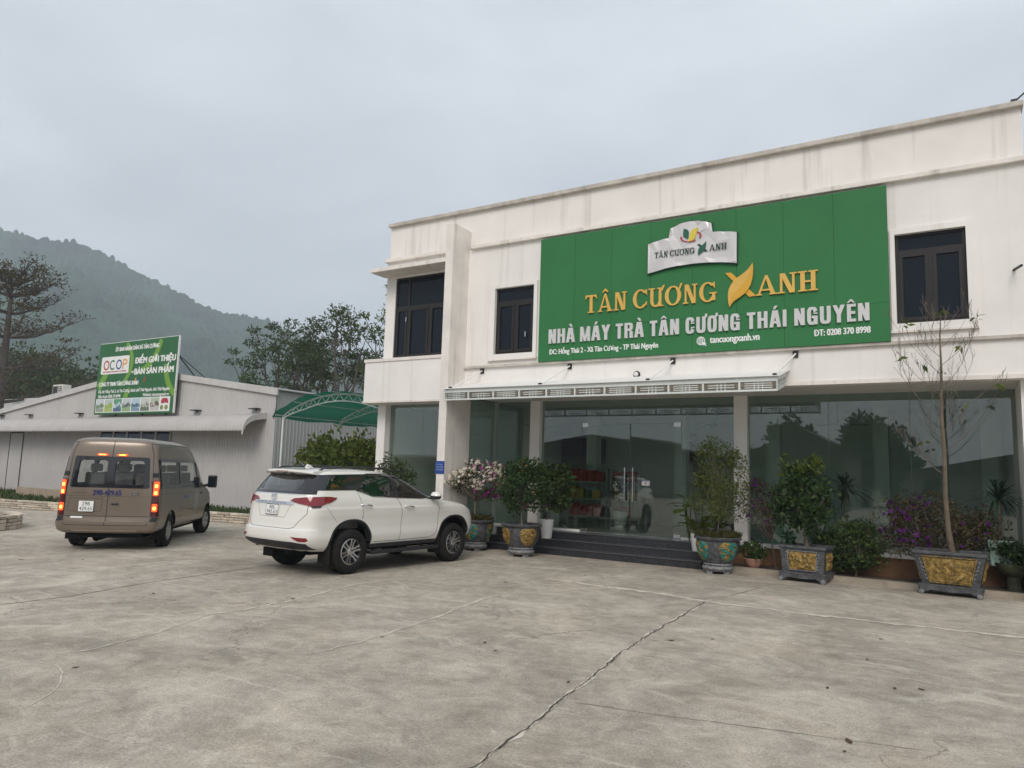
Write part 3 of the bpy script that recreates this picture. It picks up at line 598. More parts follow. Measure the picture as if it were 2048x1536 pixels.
def word(mb, text, x0, x1, z0, z1, y, depth, serif, gap=0.06, space=0.26):
    """caps laid out between x0 and x1, baseline z0 cap line z1, standing out from plane y towards -Y"""
    adv = []; tot = 0
    for ch in text:
        if ch == ' ': adv.append(None); tot += space
        else: g = glyph(ch, serif); adv.append(g); tot += g[1] + gap
    tot -= gap; k = (x1 - x0) / tot; h = z1 - z0; x = x0
    for a in adv:
        if a is None: x += space * k; continue
        xx = x; put_shapes(mb, a[0], lambda u, v, d: (xx + u * k, y - d, z0 + v * h), 0.001, depth)
        x += (a[1] + gap) * k
def ftext(body, width=None, height=0.1, bold=0.0, extrude=0.003):
    """built-in font text -> (verts, faces) in the xz plane starting at x=0, scaled to width"""
    cu = D.curves.new('t', 'FONT'); cu.body = body.replace('Đ', 'D'); cu.extrude = 0.0; cu.resolution_u = 4
    o = D.objects.new('t', cu); C.objects.link(o); dg = bpy.context.evaluated_depsgraph_get(); dg.update()
    me = D.meshes.new_from_object(o.evaluated_get(dg)); D.objects.remove(o); D.curves.remove(cu)
    v = np.array([p.co[:2] for p in me.vertices]); f = [tuple(p.vertices) for p in me.polygons]; D.meshes.remove(me)
    bars = []
    if body.startswith('Đ'): xm = v[:, 0].min(); n_ = len(v); v = np.vstack([v, [[xm - 0.09, 0.31], [xm + 0.26, 0.31], [xm + 0.26, 0.385], [xm - 0.09, 0.385]]]); f.append((n_, n_ + 1, n_ + 2, n_ + 3))
    x0, x1 = v[:, 0].min(), v[:, 0].max(); sy = height / 0.70; sx = (width / (x1 - x0)) if width else sy
    return [((p[0] - x0) * sx, p[1] * sy) for p in v], f
def put_text(mb, body, fn, width, height, bold=0.0, d=0.004):
    v, f = ftext(body, width, height)
    sh = [(0, 0)] if not bold else [(0, 0), (bold, 0), (bold * 0.5, bold * 0.4), (bold * 0.5, -bold * 0.4), (-bold * 0.5, 0)]
    for k, (a, b) in enumerate(sh):
        mb.add([fn(p[0] + a, p[1] + b, d + 0.0004 * k) for p in v], f)

def leaf_outline(c0, c1, wdt, k=14, bend=0.0, part=0):
    """pointed leaf between two tips; part -1/+1 gives one half"""
    a, b = Vector((*c0, 0)), Vector((*c1, 0)); t = b - a; nrm = Vector((-t.y, t.x, 0)).normalized(); L = []; Rr = []; M = []
    for i in range(k + 1):
        s = i / k; mid = a + t * s + nrm * bend * math.sin(2 * math.pi * s); q = wdt * math.sin(math.pi * s) ** 0.85
        L.append((mid + nrm * q)[:2]); Rr.append((mid - nrm * q)[:2]); M.append(mid[:2])
    if part > 0: return [tuple(p) for p in L + M[::-1][1:-1]]
    if part < 0: return [tuple(p) for p in M + Rr[::-1][1:-1]]
    return [tuple(p) for p in L + Rr[::-1][1:-1]]

# ------------------------------------------------------------------ big green sign on the showroom
sg = thing('signboard', 'large green signboard with gold and white lettering across the showroom front', 'signboard', (-4.57, YW, 4.38))
YS = 14.40
mb = MB(); xs = np.linspace(-8.195, -0.947, 9)
for a, b in zip(xs[:-1], xs[1:]):
    mb.box(a + 0.002, b - 0.002, YS, YW - 0.072, 5.112, 7.303); mb.box(a + 0.002, b - 0.002, YS, YW - 0.072, 4.396, 5.108)
mb.build('board', SIGNG, sg, bevel=0.002)
MB().box(-8.19, -0.95, YS + 0.012, YW - 0.002, 4.40, 7.30).build('backing', mat('dark_green_backing', (0.02, 0.075, 0.03), 0.6), sg)
mb = MB(); word(mb, 'TÂN CƯƠNG', -7.0, -4.04, 5.425, 5.83, YS, 0.035, True); word(mb, 'ANH', -3.28, -2.13, 5.45, 5.845, YS, 0.035, True, gap=0.0)
mb.build('gold_lettering', GOLD, sg)
fnS = lambda u, v, d: (u, YS - d, v)
XL_ = [(-3.337, 6.127), (-3.378, 6.062), (-3.422, 6.008), (-3.49, 5.952), (-3.571, 5.896), (-3.655, 5.845), (-3.722, 5.783), (-3.77, 5.71), (-3.805, 5.635), (-3.822, 5.55), (-3.824, 5.455), (-3.812, 5.35), (-3.79, 5.263)]
XR_ = [(-3.337, 6.127), (-3.324, 6.04), (-3.324, 5.957), (-3.34, 5.81), (-3.375, 5.68), (-3.43, 5.585), (-3.499, 5.513), (-3.59, 5.45), (-3.674, 5.401), (-3.715, 5.37), (-3.749, 5.33), (-3.772, 5.295), (-3.79, 5.263)]
XM_ = [(-3.34, 6.11), (-3.37, 6.0), (-3.41, 5.903), (-3.445, 5.81), (-3.498, 5.732), (-3.58, 5.65), (-3.673, 5.569), (-3.72, 5.52), (-3.749, 5.473), (-3.775, 5.37)]
MB().prism([(-3.886, 5.985), (-3.759, 5.977), (-3.279, 5.458), (-3.413, 5.446)], fnS, 0.001, 0.028).build('gold_stroke', GOLD2, sg)
MB().prism(XL_ + XM_[::-1], fnS, 0.03, 0.050).build('gold_leaf', GOLD, sg)
MB().prism(XR_ + XM_[::-1], fnS, 0.03, 0.056).build('gold_leaf', GOLD2, sg)
mb = MB(); word(mb, 'NHÀ MÁY TRÀ TÂN CƯƠNG THÁI NGUYÊN', -7.915, -1.27, 4.795, 5.125, YS, 0.04, False, gap=0.075, space=0.27); mb.build('white_lettering', LETTERW, sg)
def line(par, body, x, z, width, height, bold, m, name='lettering', y=YS, d=0.003):
    mb = MB(); put_text(mb, body, lambda u, v, dd: (x + u, y - dd, z + v), width, height, bold, d); return mb.build(name, m, par)
line(sg, 'ĐC: Hồng Thái 2 - Xã Tân Cương - TP Thái Nguyên', -7.90, 4.552, 2.60, 0.115, 0.007, PRINTW)
line(sg, 'tancuongxanh.vn', -4.20, 4.575, 0.97, 0.14, 0.008, PRINTW)
line(sg, 'ĐT: 0208 370 8998', -2.23, 4.575, 0.955, 0.12, 0.008, PRINTW)
# globe mark
mb = MB(); gc = (-4.385, 4.63); sh = [ring(*gc, 0.088, 0.088, 0.014, 0.014, 2, 0, 360, 32), ring(*gc, 0.042, 0.088, 0.013, 0.012, 2, 0, 360, 28), rect(gc[0] - 0.006, gc[0] + 0.006, gc[1] - 0.08, gc[1] + 0.08)]
for q, ww in ((-0.04, 0.075), (0, 0.085), (0.04, 0.075)): sh.append(rect(gc[0] - ww, gc[0] + ww, gc[1] + q - 0.006, gc[1] + q + 0.006))
sh.append(('poly', [(-4.36, 4.61), (-4.26, 4.575), (-4.30, 4.565), (-4.27, 4.53), (-4.285, 4.515), (-4.32, 4.55), (-4.335, 4.525)]))
put_shapes(mb, sh, fnS, 0.001, 0.004); mb.build('globe_mark', PRINTW, sg)
# silver emblem plate
ARC = [(-4.96 + 0.42 * (1 - math.cos(a)) - 0.05, 7.07 + 0.0 * a) for a in ()]
def arc3(p, q, r, k=14):     # quadratic curve through control
    return [((1 - s) ** 2 * p[0] + 2 * s * (1 - s) * q[0] + s * s * r[0], (1 - s) ** 2 * p[1] + 2 * s * (1 - s) * q[1] + s * s * r[1]) for s in [i / k for i in range(k + 1)]]
plate = [(-5.515, 6.155)] + arc3((-5.515, 6.155), (-4.58, 6.345), (-3.645, 6.155))[1:] + arc3((-3.635, 6.79), (-3.9, 6.86), (-4.12, 6.865), 4) + arc3((-4.15, 7.06), (-4.58, 7.27), (-5.01, 7.075)) + arc3((-5.065, 6.875), (-5.3, 6.86), (-5.51, 6.795), 4)
mb = MB(); mb.prism([(-4.58 + (p[0] + 4.58) * 1.018, 6.63 + (p[1] - 6.63) * 1.04) for p in plate], fnS, 0.0, 0.05); mb.build('emblem_back', mat('dark_green_trim', (0.012, 0.06, 0.035), 0.4), sg)
# faceted silver face: triangulated inside the outline with jittered heights
def faceted(poly, step, seed, fn, d, amp):
    r = random.Random(seed); P = [Vector(p) for p in poly]; n = len(P)
    xs = [p.x for p in P]; zs = [p.y for p in P]; pts = list(P)
    x = min(xs)
    while x < max(xs):
        z = min(zs)
        while z < max(zs):
            pts.append(Vector((x + r.uniform(-0.4, 0.4) * step, z + r.uniform(-0.4, 0.4) * step))); z += step
        x += step
    res = delaunay_2d_cdt(pts, [(i, (i + 1) % n) for i in range(n)], [list(range(n))], 1, 1e-5)
    mb = MB(); vs = res[0]; mb.add([fn(p[0], p[1], d + r.uniform(0, amp)) for p in vs], [tuple(f) for f in res[2]]); return mb
FACET = mat('brushed_silver', (0.64, 0.62, 0.61), 0.4, 0.25, var=0.02, island=0.0)
faceted(plate, 0.17, 4, fnS, 0.054, 0.026).build('emblem_plate', FACET, sg)
EMG = mat('emblem_green', (0.01, 0.10, 0.06), 0.5, var=0); EMK = mat('emblem_dark_green', (0.01, 0.04, 0.03), 0.5, var=0); EMY = mat('emblem_yellow', (0.68, 0.55, 0.06), 0.5, var=0); EMR = mat('emblem_red', (0.42, 0.03, 0.05), 0.5, var=0)
mb = MB(); word(mb, 'TÂN CƯƠNG', -5.36, -4.49, 6.465, 6.59, YS - 0.082, 0.006, True); word(mb, 'ANH', -4.19, -3.83, 6.47, 6.60, YS - 0.082, 0.006, True, gap=0.0); mb.prism([(-4.44, 6.645), (-4.38, 6.645), (-4.22, 6.475), (-4.29, 6.475)], fnS, 0.083, 0.0875); mb.build('emblem_lettering', EMK, sg)
mb = MB(); q_ = [(-4.255 + (p[0] + 3.337) * 0.34, 6.69 + (p[1] - 6.127) * 0.34) for p in XL_ + XR_[-2:0:-1]]; mb.prism(q_, fnS, 0.083, 0.090); mb.prism(leaf_outline((-4.63, 6.79), (-4.72, 7.02), 0.065, bend=0.01), fnS, 0.083, 0.090); mb.build('emblem_leaf', EMG, sg)
MB().prism(leaf_outline((-4.63, 6.73), (-4.42, 7.0), 0.072, bend=-0.02), fnS, 0.083, 0.0915).build('emblem_leaf', EMY, sg)
mb = MB(); put_shapes(mb, [ring(-4.575, 6.83, 0.225, 0.115, 0.035, 0.02, 2, 165, 300, 24), ring(-4.575, 6.83, 0.225, 0.115, 0.035, 0.02, 2, -30, 55, 18)], fnS, 0.083, 0.086); mb.build('emblem_swoosh', EMR, sg)
# blue plaque on the fin, notice on the door
pq = tag(MB().box(-10.56, -10.30, YF - 0.015, YF - 0.001, 1.76, 2.06).build('house_number_plaque', mat('blue_enamel', (0.02, 0.06, 0.26), 0.35, var=0.05)), 'small blue enamel plaque fixed to the foot of the tall white pier', 'plaque')
mb = MB()
for z, b, ww in ((1.96, 'HỒNG THÁI 2', 0.17), (1.90, 'XÃ TÂN CƯƠNG', 0.2), (1.84, 'TP THÁI NGUYÊN', 0.2)): put_text(mb, b, lambda u, v, d: (-10.43 - ww / 2 + u, YF - 0.015 - d, z + v), ww, 0.03, 0, 0.002)
mb.build('plaque_lettering', mat('plaque_white', (0.45, 0.5, 0.62), 0.5, var=0), pq)
nb = tag(MB().box(-6.29, -6.10, YG - 0.0085, YG - 0.0065, 1.64, 1.755).build('door_notice', mat('notice_paper', (0.70, 0.69, 0.70), 0.7, var=0.03)), 'white paper notice stuck on the glass door beside the handles', 'notice')
mb = MB(); mb.box(-6.28, -6.11, YG - 0.0098, YG - 0.0088, 1.735, 1.75); mb.build('printed_band', mat('notice_blue', (0.05, 0.1, 0.35), 0.6, var=0), nb)
MB().lathe([(0.022, 0), (0.022, 0.001)], 16, Matrix.Translation((-6.195, YG - 0.0088, 1.69)) @ Matrix.Rotation(R(90), 4, 'X')).build('printed_disc', mat('notice_red', (0.5, 0.04, 0.04), 0.6, var=0), nb)

# ------------------------------------------------------------------ corrugated shed on the left
YH = 17.5; XC = -20.6; XA, ZA = -28.8, 5.56; ZE = 4.47; XE = -43.0; ZE2 = 3.78
METAL = mat('grey_corrugated_sheet', (0.48, 0.46, 0.445), 0.55, var=0.06, scale=0.7, streak=0.25, dirt=(0.30, 0.27, 0.23))
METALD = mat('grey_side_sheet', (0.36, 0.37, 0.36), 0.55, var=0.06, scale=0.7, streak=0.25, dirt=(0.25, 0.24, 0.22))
TRIM = mat('pale_metal_trim', (0.52, 0.50, 0.48), 0.5, var=0.1, scale=3)
sh = thing('factory_shed', 'low grey corrugated metal shed with a curved awning beyond the brown van', 'shed', (-29, YH, 0))
def corr(mb, p0, p1, zb, ztf, pitch=0.16, amp=0.014, nrm=None):
    """vertical corrugated sheet from p0 to p1 with bottom zb and top function ztf(s)"""
    p0, p1 = Vector(p0), Vector(p1); Ln = (p1 - p0).length; t = (p1 - p0) / Ln; nv = Vector((t.y, -t.x)) if nrm is None else Vector(nrm)
    prof = [(0, 0), (0.30, 0), (0.38, 1), (0.62, 1), (0.70, 0)]; S_ = []
    k = 0
    while k * pitch < Ln:
        for a, b in prof:
            s = (k + a) * pitch
            if s <= Ln: S_.append((s, b))
        k += 1
    S_.append((Ln, 0)); vs = []
    for s, b in S_:
        q = p0 + t * s + nv * amp * b; vs += [(q.x, q.y, zb), (q.x, q.y, ztf(s / Ln))]
    mb.add(vs, [(2 * i, 2 * i + 2, 2 * i + 3, 2 * i + 1) for i in range(len(S_) - 1)])
gab = lambda x: ZA - (x - XA) * (ZA - ZE) / (XC - XA) if x > XA else ZA - (XA - x) * (ZA - ZE2) / (XA - XE)
mb = MB(); corr(mb, (XE, YH), (XA, YH), 0, lambda s: gab(XE + (XA - XE) * s)); corr(mb, (XA, YH), (XC, YH), 0, lambda s: gab(XA + (XC - XA) * s)); mb.build('front_wall', METAL, sh)
mb = MB(); corr(mb, (XC, YH), (XC, 36), 0, lambda s: ZE, nrm=(1, 0)); mb.build('side_wall', METALD, sh)
mb = MB()
for a, b in ((XE, XA), (XA, XC + 0.12)):
    za, zb_ = gab(a), gab(min(b, XC)) - (0.016 if b > XC else 0)
    mb.add([(a, YH - 0.05, za + 0.02), (b, YH - 0.05, zb_ + 0.02), (b, 36, zb_ + 0.02), (a, 36, za + 0.02), (a, YH - 0.05, za + 0.06), (b, YH - 0.05, zb_ + 0.06), (b, 36, zb_ + 0.06), (a, 36, za + 0.06)], [(3, 2, 1, 0), (4, 5, 6, 7), (0, 1, 5, 4), (1, 2, 6, 5), (2, 3, 7, 6), (3, 0, 4, 7)])
mb.build('roof', METALD, sh)
mb = MB()
for a, b in ((XE, XA), (XA, XC + 0.14)):
    za, zb_ = gab(a), gab(min(b, XC)) - (0.018 if b > XC else 0)
    mb.add([(a, YH - 0.10, za - 0.17), (b, YH - 0.10, zb_ - 0.17), (b, YH - 0.055, zb_ - 0.17), (a, YH - 0.055, za - 0.17), (a, YH - 0.10, za + 0.07), (b, YH - 0.10, zb_ + 0.07), (b, YH - 0.055, zb_ + 0.07), (a, YH - 0.055, za + 0.07)], [(3, 2, 1, 0), (4, 5, 6, 7), (0, 1, 5, 4), (1, 2, 6, 5), (2, 3, 7, 6), (3, 0, 4, 7)])
mb.build('verge_trim', TRIM, sh)
# curved corrugated awning
AWC = mat('pale_corrugated_awning', (0.43, 0.405, 0.385), 0.55, var=0.07, scale=1.5, streak=0.15)
x0, x1 = XE, -21.05; prof = [(0.02, 3.60), (0.25, 3.58), (0.5, 3.53), (0.72, 3.44), (0.88, 3.31), (0.97, 3.15), (1.0, 3.0)]
xsn = np.arange(x0, x1, 0.0317); vs = []
for i, x in enumerate(xsn):
    a = 0.022 * (0.5 + 0.5 * math.cos(i * math.pi / 3))
    for k, (d, z) in enumerate(prof):
        q = k / (len(prof) - 1); vs.append((x, YH - d - a * q, z + a * (1 - q)))
v = np.array(vs); n_ = len(prof); i, j = np.meshgrid(np.arange(len(xsn) - 1), np.arange(n_ - 1), indexing='ij'); k = i * n_ + j
f = np.stack([k, k + 1, k + n_ + 1, k + n_], -1).reshape(-1, 4)
v2 = v + np.array([0, 0.01, -0.03]); f2 = f + len(v)
o = mesh_np('awning', np.vstack([v, v2]) - np.array(sh.location), np.vstack([f, f2[:, ::-1]]), AWC, sh, True)
mb = MB()
for (d, z), (d2, z2) in zip(prof[:-1], prof[1:]):       # end cap following the curve
    mb.add([(x1 - 0.03 + e, YH - dd, zz + o_) for e in (0, 0.06) for dd, zz in ((d, z), (d2, z2)) for o_ in (0.06, -0.16)], [(0, 1, 3, 2), (4, 6, 7, 5), (0, 4, 5, 1), (2, 3, 7, 6), (0, 2, 6, 4), (1, 5, 7, 3)])
mb.build('awning_end', TRIM, sh)
NAVY = mat('navy_window_glass', (0.008, 0.014, 0.035), 0.1, var=0.0)
for k in range(5):
    a = -31.55 + k * 1.0
    f_ = MB(); y0, y1 = YH - 0.05, YH - 0.016
    f_.box(a, a + 0.06, y0, y1, 2.15, 3.05); f_.box(a + 0.94, a + 0.998, y0, y1, 2.15, 3.05); f_.box(a + 0.06, a + 0.94, y0, y1, 2.15, 2.2); f_.box(a + 0.06, a + 0.94, y0, y1, 3.0, 3.05)
    fr = f_.build('window', TRIM, sh); MB().box(a + 0.061, a + 0.939, YH - 0.03, YH - 0.02, 2.201, 2.999).build('pane', NAVY, fr)
for x in (-40.5, -37.7, -33.3, -25.0, -21.6):
    mb = MB(); mb.box(x - 0.22, x + 0.22, YH - 0.22, YH - 0.015, 3.80, 3.835); mb.tube([(x + 0.1, YH - 0.12, 3.80), (x + 0.1, YH - 0.12, 3.72)], 0.03, 6); mb.build('spotlight_bracket', FRAME, sh)
mb = MB()
for x in (-39.45, -38.2): mb.box(x - 0.025, x + 0.025, YH - 0.03, YH - 0.015, 0.05, 3.0)
mb.box(-39.42, -38.23, YH - 0.03, YH - 0.016, 2.95, 3.0); mb.build('door_frame', FRAME, sh)
MB().box(-39.42, -38.23, YH - 0.022, YH - 0.0145, 0.06, 2.94).build('door', METAL, sh)
MB().tube([(XC + 0.04, YH - 0.03, 4.3), (XC + 0.05, YH - 0.03, 3.9), (XC - 0.05, YH - 0.03, 3.45)], 0.015, 6).build('cable', BLACK, sh)
# air conditioner unit on the roof
ac = thing('air_conditioner', 'white outdoor air conditioning unit standing behind the sloping shed roof edge', 'air conditioner', (-36.6, 18.0, 4.4))
MB().box(-37.05, -36.15, 18.0, 18.4, 4.52, 5.30).build('casing', mat('ivory_casing', (0.62, 0.60, 0.54), 0.5), ac, bevel=0.02)
mb = MB()
for k in range(7): mb.box(-36.52, -36.2, 17.985, 17.998, 4.62 + k * 0.09, 4.66 + k * 0.09)
mb.build('side_louvre', FRAME, ac)
MB().box(-36.99, -36.58, 17.988, 17.998, 4.58, 5.22).build('fan_grille', mat('dark_grille', (0.03, 0.028, 0.026), 0.6), ac)
mb = MB(); mb.box(-37.0, -36.95, 18.0, 18.4, 4.3, 4.519); mb.box(-36.25, -36.2, 18.0, 18.4, 4.4, 4.519); mb.build('bracket', STEEL, ac)

# ------------------------------------------------------------------ green billboard standing above the shed front
bb = thing('billboard', 'green billboard with a white logo panel and photo strip above the shed', 'billboard', (-28.95, 17.2, 3.72))
YB = 17.2; BGR = mat('billboard_green', (0.018, 0.125, 0.036), 0.5, var=0.05, scale=0.3); LIME = mat('billboard_lime', (0.16, 0.33, 0.04), 0.5, var=0.05)
MB().box(-31.755, -26.15, YB, YB + 0.05, 3.72, 6.785).build('panel', BGR, bb)
mb = MB(); mb.box(-26.149, -26.115, YB - 0.015, YB + 0.055, 3.72, 6.80); mb.box(-31.755, -26.15, YB + 0.012, YB + 0.051, 6.786, 6.81); mb.build('edge_trim', WHITE, bb)
for x in (-30.4, -28.5, -26.9): MB().tube([(x, YB + 0.1, 3.75), (x, YB + 0.22, 3.70)], 0.04, 6).build('support_bracket', FRAME, bb); MB().tube([(x, YB + 0.12, 6.5), (x + 0.15, YB + 1.6, 5.0)], 0.025, 6).build('support_strut', FRAME, bb)
MB().tube([(-26.2, YB + 0.12, 6.0), (-25.4, YB + 0.8, 5.15)], 0.02, 6).build('support_strut', FRAME, bb)
fnB = lambda u, v, d: (u, YB - d, v)
mb = MB(); P_ = lambda pts: put_shapes(mb, [('poly', pts)], fnB, 0.0003, 0.002)
put_shapes(mb, [ring(-30.6, 5.9, 1.45, 1.15, 0.22, 0.16, 2, -62, 50, 20), ring(-29.0, 7.3, 1.9, 2.0, 0.26, 0.26, 2, -75, -18, 18), ring(-25.0, 5.7, 2.0, 1.7, 0.28, 0.25, 2, 180, 232, 16)], fnB, 0.0003, 0.002)
P_([(-31.75, 5.0), (-31.45, 4.7), (-30.9, 5.45), (-31.3, 5.45)]); P_([(-29.7, 4.4), (-29.35, 4.4), (-29.2, 4.85), (-29.5, 4.75)]); mb.build('lime_swirl', LIME, bb)
def rr(x0, x1, z0, z1, r, k=5):
    pts = []
    for cx, cz, a0 in ((x1 - r, z1 - r, 0), (x0 + r, z1 - r, 90), (x0 + r, z0 + r, 180), (x1 - r, z0 + r, 270)): pts += [(cx + r * math.cos(R(a0 + 90 * i / k)), cz + r * math.sin(R(a0 + 90 * i / k))) for i in range(k + 1)]
    return pts
lp = MB().prism(rr(-31.52, -29.45, 5.45, 6.20, 0.08), fnB, 0.0003, 0.004).build('logo_panel', PRINTW, bb)
def bmat(n, c): return mat('print_' + n, c, 0.5, var=0.0)
RED, GRN, BLU, ORG = bmat('red', (0.45, 0.02, 0.03)), bmat('green', (0.0, 0.16, 0.07)), bmat('blue', (0.02, 0.05, 0.28)), bmat('orange', (0.72, 0.33, 0.02))
for (cx, m_, g_) in ((-31.13, RED, 'O'), (-30.66, GRN, 'C'), (-30.19, BLU, 'O'), (-29.75, ORG, 'P')):
    mb = MB()
    if g_ == 'P': put_shapes(mb, [rect(cx - 0.17, cx - 0.09, 5.62, 6.05), ring(cx - 0.03, 5.93, 0.20, 0.125, 0.075, 0.06, 2.4, -90, 90, 16), rect(cx - 0.09, cx - 0.03, 5.99, 6.05), rect(cx - 0.09, cx - 0.03, 5.805, 5.865)], fnB, 0.004, 0.006)
    else: put_shapes(mb, [ring(cx, 5.835, 0.215, 0.215, 0.07, 0.07, 2, 0 if g_ == 'O' else 45, 360 if g_ == 'O' else 315, 36)], fnB, 0.004, 0.006)
    mb.build('logo_letter', m_, lp)
mb = MB(); put_text(mb, 'ONE COMMUNE ONE PRODUCT OF VIETNAM', lambda u, v, d: (-31.37 + u, YB - d, 5.515 + v), 1.75, 0.06, 0.006, 0.005); mb.build('logo_caption', RED, lp)
L_ = lambda *a, **k: line(bb, *a, y=YB, **k)
L_('ỦY BAN NHÂN DÂN XÃ TÂN CƯƠNG', -30.53, 6.41, 3.08, 0.17, 0.016, PRINTW)
L_('ĐIỂM GIỚI THIỆU', -29.03, 5.82, 2.75, 0.24, 0.03, PRINTW); L_('BÁN SẢN PHẨM', -29.0, 5.36, 2.64, 0.24, 0.03, PRINTW); L_('VÀ', -29.23, 5.42, 0.17, 0.10, 0.012, PRINTW)
L_('CÔNG TY TNHH TÂN CƯƠNG XANH', -31.55, 4.93, 2.88, 0.17, 0.016, PRINTW)
L_('Địa chỉ: Hồng Thái 2, xã Tân Cương, thành phố Thái Nguyên, tỉnh Thái Nguyên', -31.56, 4.64, 5.06, 0.13, 0.008, PRINTW)
L_('Điện thoại: 0208 370 8998', -31.55, 4.43, 1.68, 0.125, 0.008, PRINTW); L_('Website: tancuongxanh.vn', -28.27, 4.43, 1.76, 0.125, 0.008, PRINTW)
for k, c in enumerate((ORG, BLU, GRN, RED)): mb = MB(); x = -28.95 + k * 0.21; mb.prism([(x, 5.0), (x + 0.07, 5.0), (x + 0.12, 5.22), (x + 0.05, 5.22)], fnB, 0.0003, 0.003); mb.build('colour_chip', c, bb)
MB().prism([(-31.67, 3.80), (-26.40, 3.80), (-26.40, 4.385), (-31.67, 4.385)], fnB, 0.0003, 0.002).build('photo_strip', PRINTW, bb)
PC = [[(0.55, 0.58, 0.60), (0.16, 0.24, 0.14), (0.28, 0.33, 0.25)], [(0.45, 0.52, 0.52), (0.30, 0.42, 0.08), (0.36, 0.46, 0.12)], [(0.10, 0.30, 0.16), (0.48, 0.58, 0.62), (0.08, 0.13, 0.22)], [(0.5, 0.55, 0.56), (0.12, 0.14, 0.13), (0.28, 0.40, 0.2)], [(0.42, 0.55, 0.62), (0.08, 0.14, 0.2), (0.2, 0.3, 0.38)], [(0.55, 0.56, 0.52), (0.42, 0.44, 0.36), (0.14, 0.17, 0.12)], [(0.42, 0.50, 0.38), (0.14, 0.09, 0.07), (0.52, 0.48, 0.48)], [(0.74, 0.73, 0.70), (0.40, 0.03, 0.06), (0.2, 0.25, 0.08)]]
for k in range(8):
    a = -31.63 + k * 0.655; b = a + 0.60; r_ = random.Random(k); ph = MB(); ph.cur = 0; ph.prism([(a, 3.83), (b, 3.83), (b, 4.36), (a, 4.36)], fnB, 0.0023, 0.003)
    ph.cur = 1
    if k == 7: ph.prism([(a + 0.1, 4.1), (b - 0.2, 4.14), (b - 0.05, 4.1), (b - 0.08, 4.22), (b - 0.14, 4.32), (a + 0.14, 4.32), (a + 0.05, 4.2)], fnB, 0.0031, 0.004)
    else: ph.prism([(a, 3.97), (b, 4.0 + 0.05 * r_.random()), (b, 4.1), (a + 0.42, 4.16 + 0.1 * r_.random()), (a + 0.2, 4.1), (a, 4.2 - 0.06 * r_.random())], fnB, 0.0031, 0.004)
    ph.cur = 2
    if k == 7: 
        for cx in (a + 0.13, b - 0.17): ph.prism([(cx + 0.11 * math.cos(q * 0.5236), 3.95 + 0.095 * math.sin(q * 0.5236)) for q in range(12)], fnB, 0.0041, 0.005)
    else:
        ph.prism([(a, 3.83), (b, 3.83), (b, 3.93 + 0.05 * r_.random()), (a, 3.99)], fnB, 0.0041, 0.005)
        for q in range(5): x = a + 0.05 + r_.random() * 0.45; z = 3.86 + r_.random() * 0.22; ph.prism([(x, z), (x + 0.07, z), (x + 0.06, z + 0.12), (x + 0.01, z + 0.10)], fnB, 0.0051 + q * 0.0002, 0.006 + q * 0.0004)
    ph.build('photo_print', [bmat('photo%d%d' % (k, q), PC[k][q]) for q in range(3)], bb)

# ------------------------------------------------------------------ stone bordered beds by the shed, brick ring
STONE = mat('pale_border_stone', (0.50, 0.43, 0.34), 0.85, var=0.25, scale=6, bump=0.5, bscale=20, island=0.3)
def stone_edge(name, label, pts, h, bl, rows, seed, group=None):
    r = random.Random(seed); mb = MB(); P = [Vector((x, y, 0)) for x, y in pts]
    for a, b in zip(P[:-1], P[1:]):
        Ln = (b - a).length; t = (b - a) / Ln; nrm = Vector((-t.y, t.x, 0)); rh = h / rows
        for q in range(rows):
            s = -bl * 0.5 * (q % 2)
            while s < Ln:
                l0 = max(0, s) + 0.008; l1 = min(Ln, s + bl * r.uniform(0.8, 1.15)); s = l1
                if l1 - l0 > 0.05:
                    d = r.uniform(0, 0.03); vs = []
                    for z in (q * rh + 0.008, (q + 1) * rh - 0.004):
                        for dd in (0.10, -0.10 - d):
                            for l in (l0, l1): vs.append(a + t * l + nrm * dd + Vector((0, 0, z + r.uniform(-0.006, 0.006))))
                    mb.add(vs, [(0, 2, 3, 1), (4, 5, 7, 6), (0, 1, 5, 4), (2, 6, 7, 3), (0, 4, 6, 2), (1, 3, 7, 5)])
                s += 0.01
    return tag(mb.build(name, STONE, bevel=0.012), label, 'border', group)
stone_edge('stone_border', 'pale split stone edging of the grass strip along the grey shed', [(-46, 13.3), (-29.4, 13.05), (-18.6, 15.35), (-18.2, 17.2)], 0.30, 0.55, 4, 3)
tag(MB().add([(-46, 13.3, 0.2), (-29.4, 13.1, 0.2), (-18.7, 15.45, 0.2), (-18.3, 17.48, 0.2), (-46, 17.48, 0.2)], [(0, 1, 2, 3, 4)]).build('planting_bed', SOIL), kind='structure')
ringp = [(-22.0 + 1.7 * math.cos(R(a)), 8.3 + 1.7 * math.sin(R(a))) for a in range(0, 361, 15)][::-1]
stone_edge('brick_ring', 'round pale stone planter ring at the far left edge of the yard', ringp, 0.36, 0.42, 4, 5)
tag(MB().lathe([(1.6, 0.0), (1.6, 0.24), (0.01, 0.27)], 32, Matrix.Translation((-22, 8.3, 0))).build('planter_soil', SOIL), kind='structure')
mb = MB(); mb.box(-41.6, -38.0, 15.9, 16.1, 0.2, 0.62); mb.box(-34.2, -30.0, 15.6, 15.8, 0.2, 0.55); tag(mb.build('low_wall', mat('tan_low_wall', (0.35, 0.28, 0.21), 0.9, var=0.15)), 'low tan wall pieces in the grass strip in front of the shed', 'low wall')

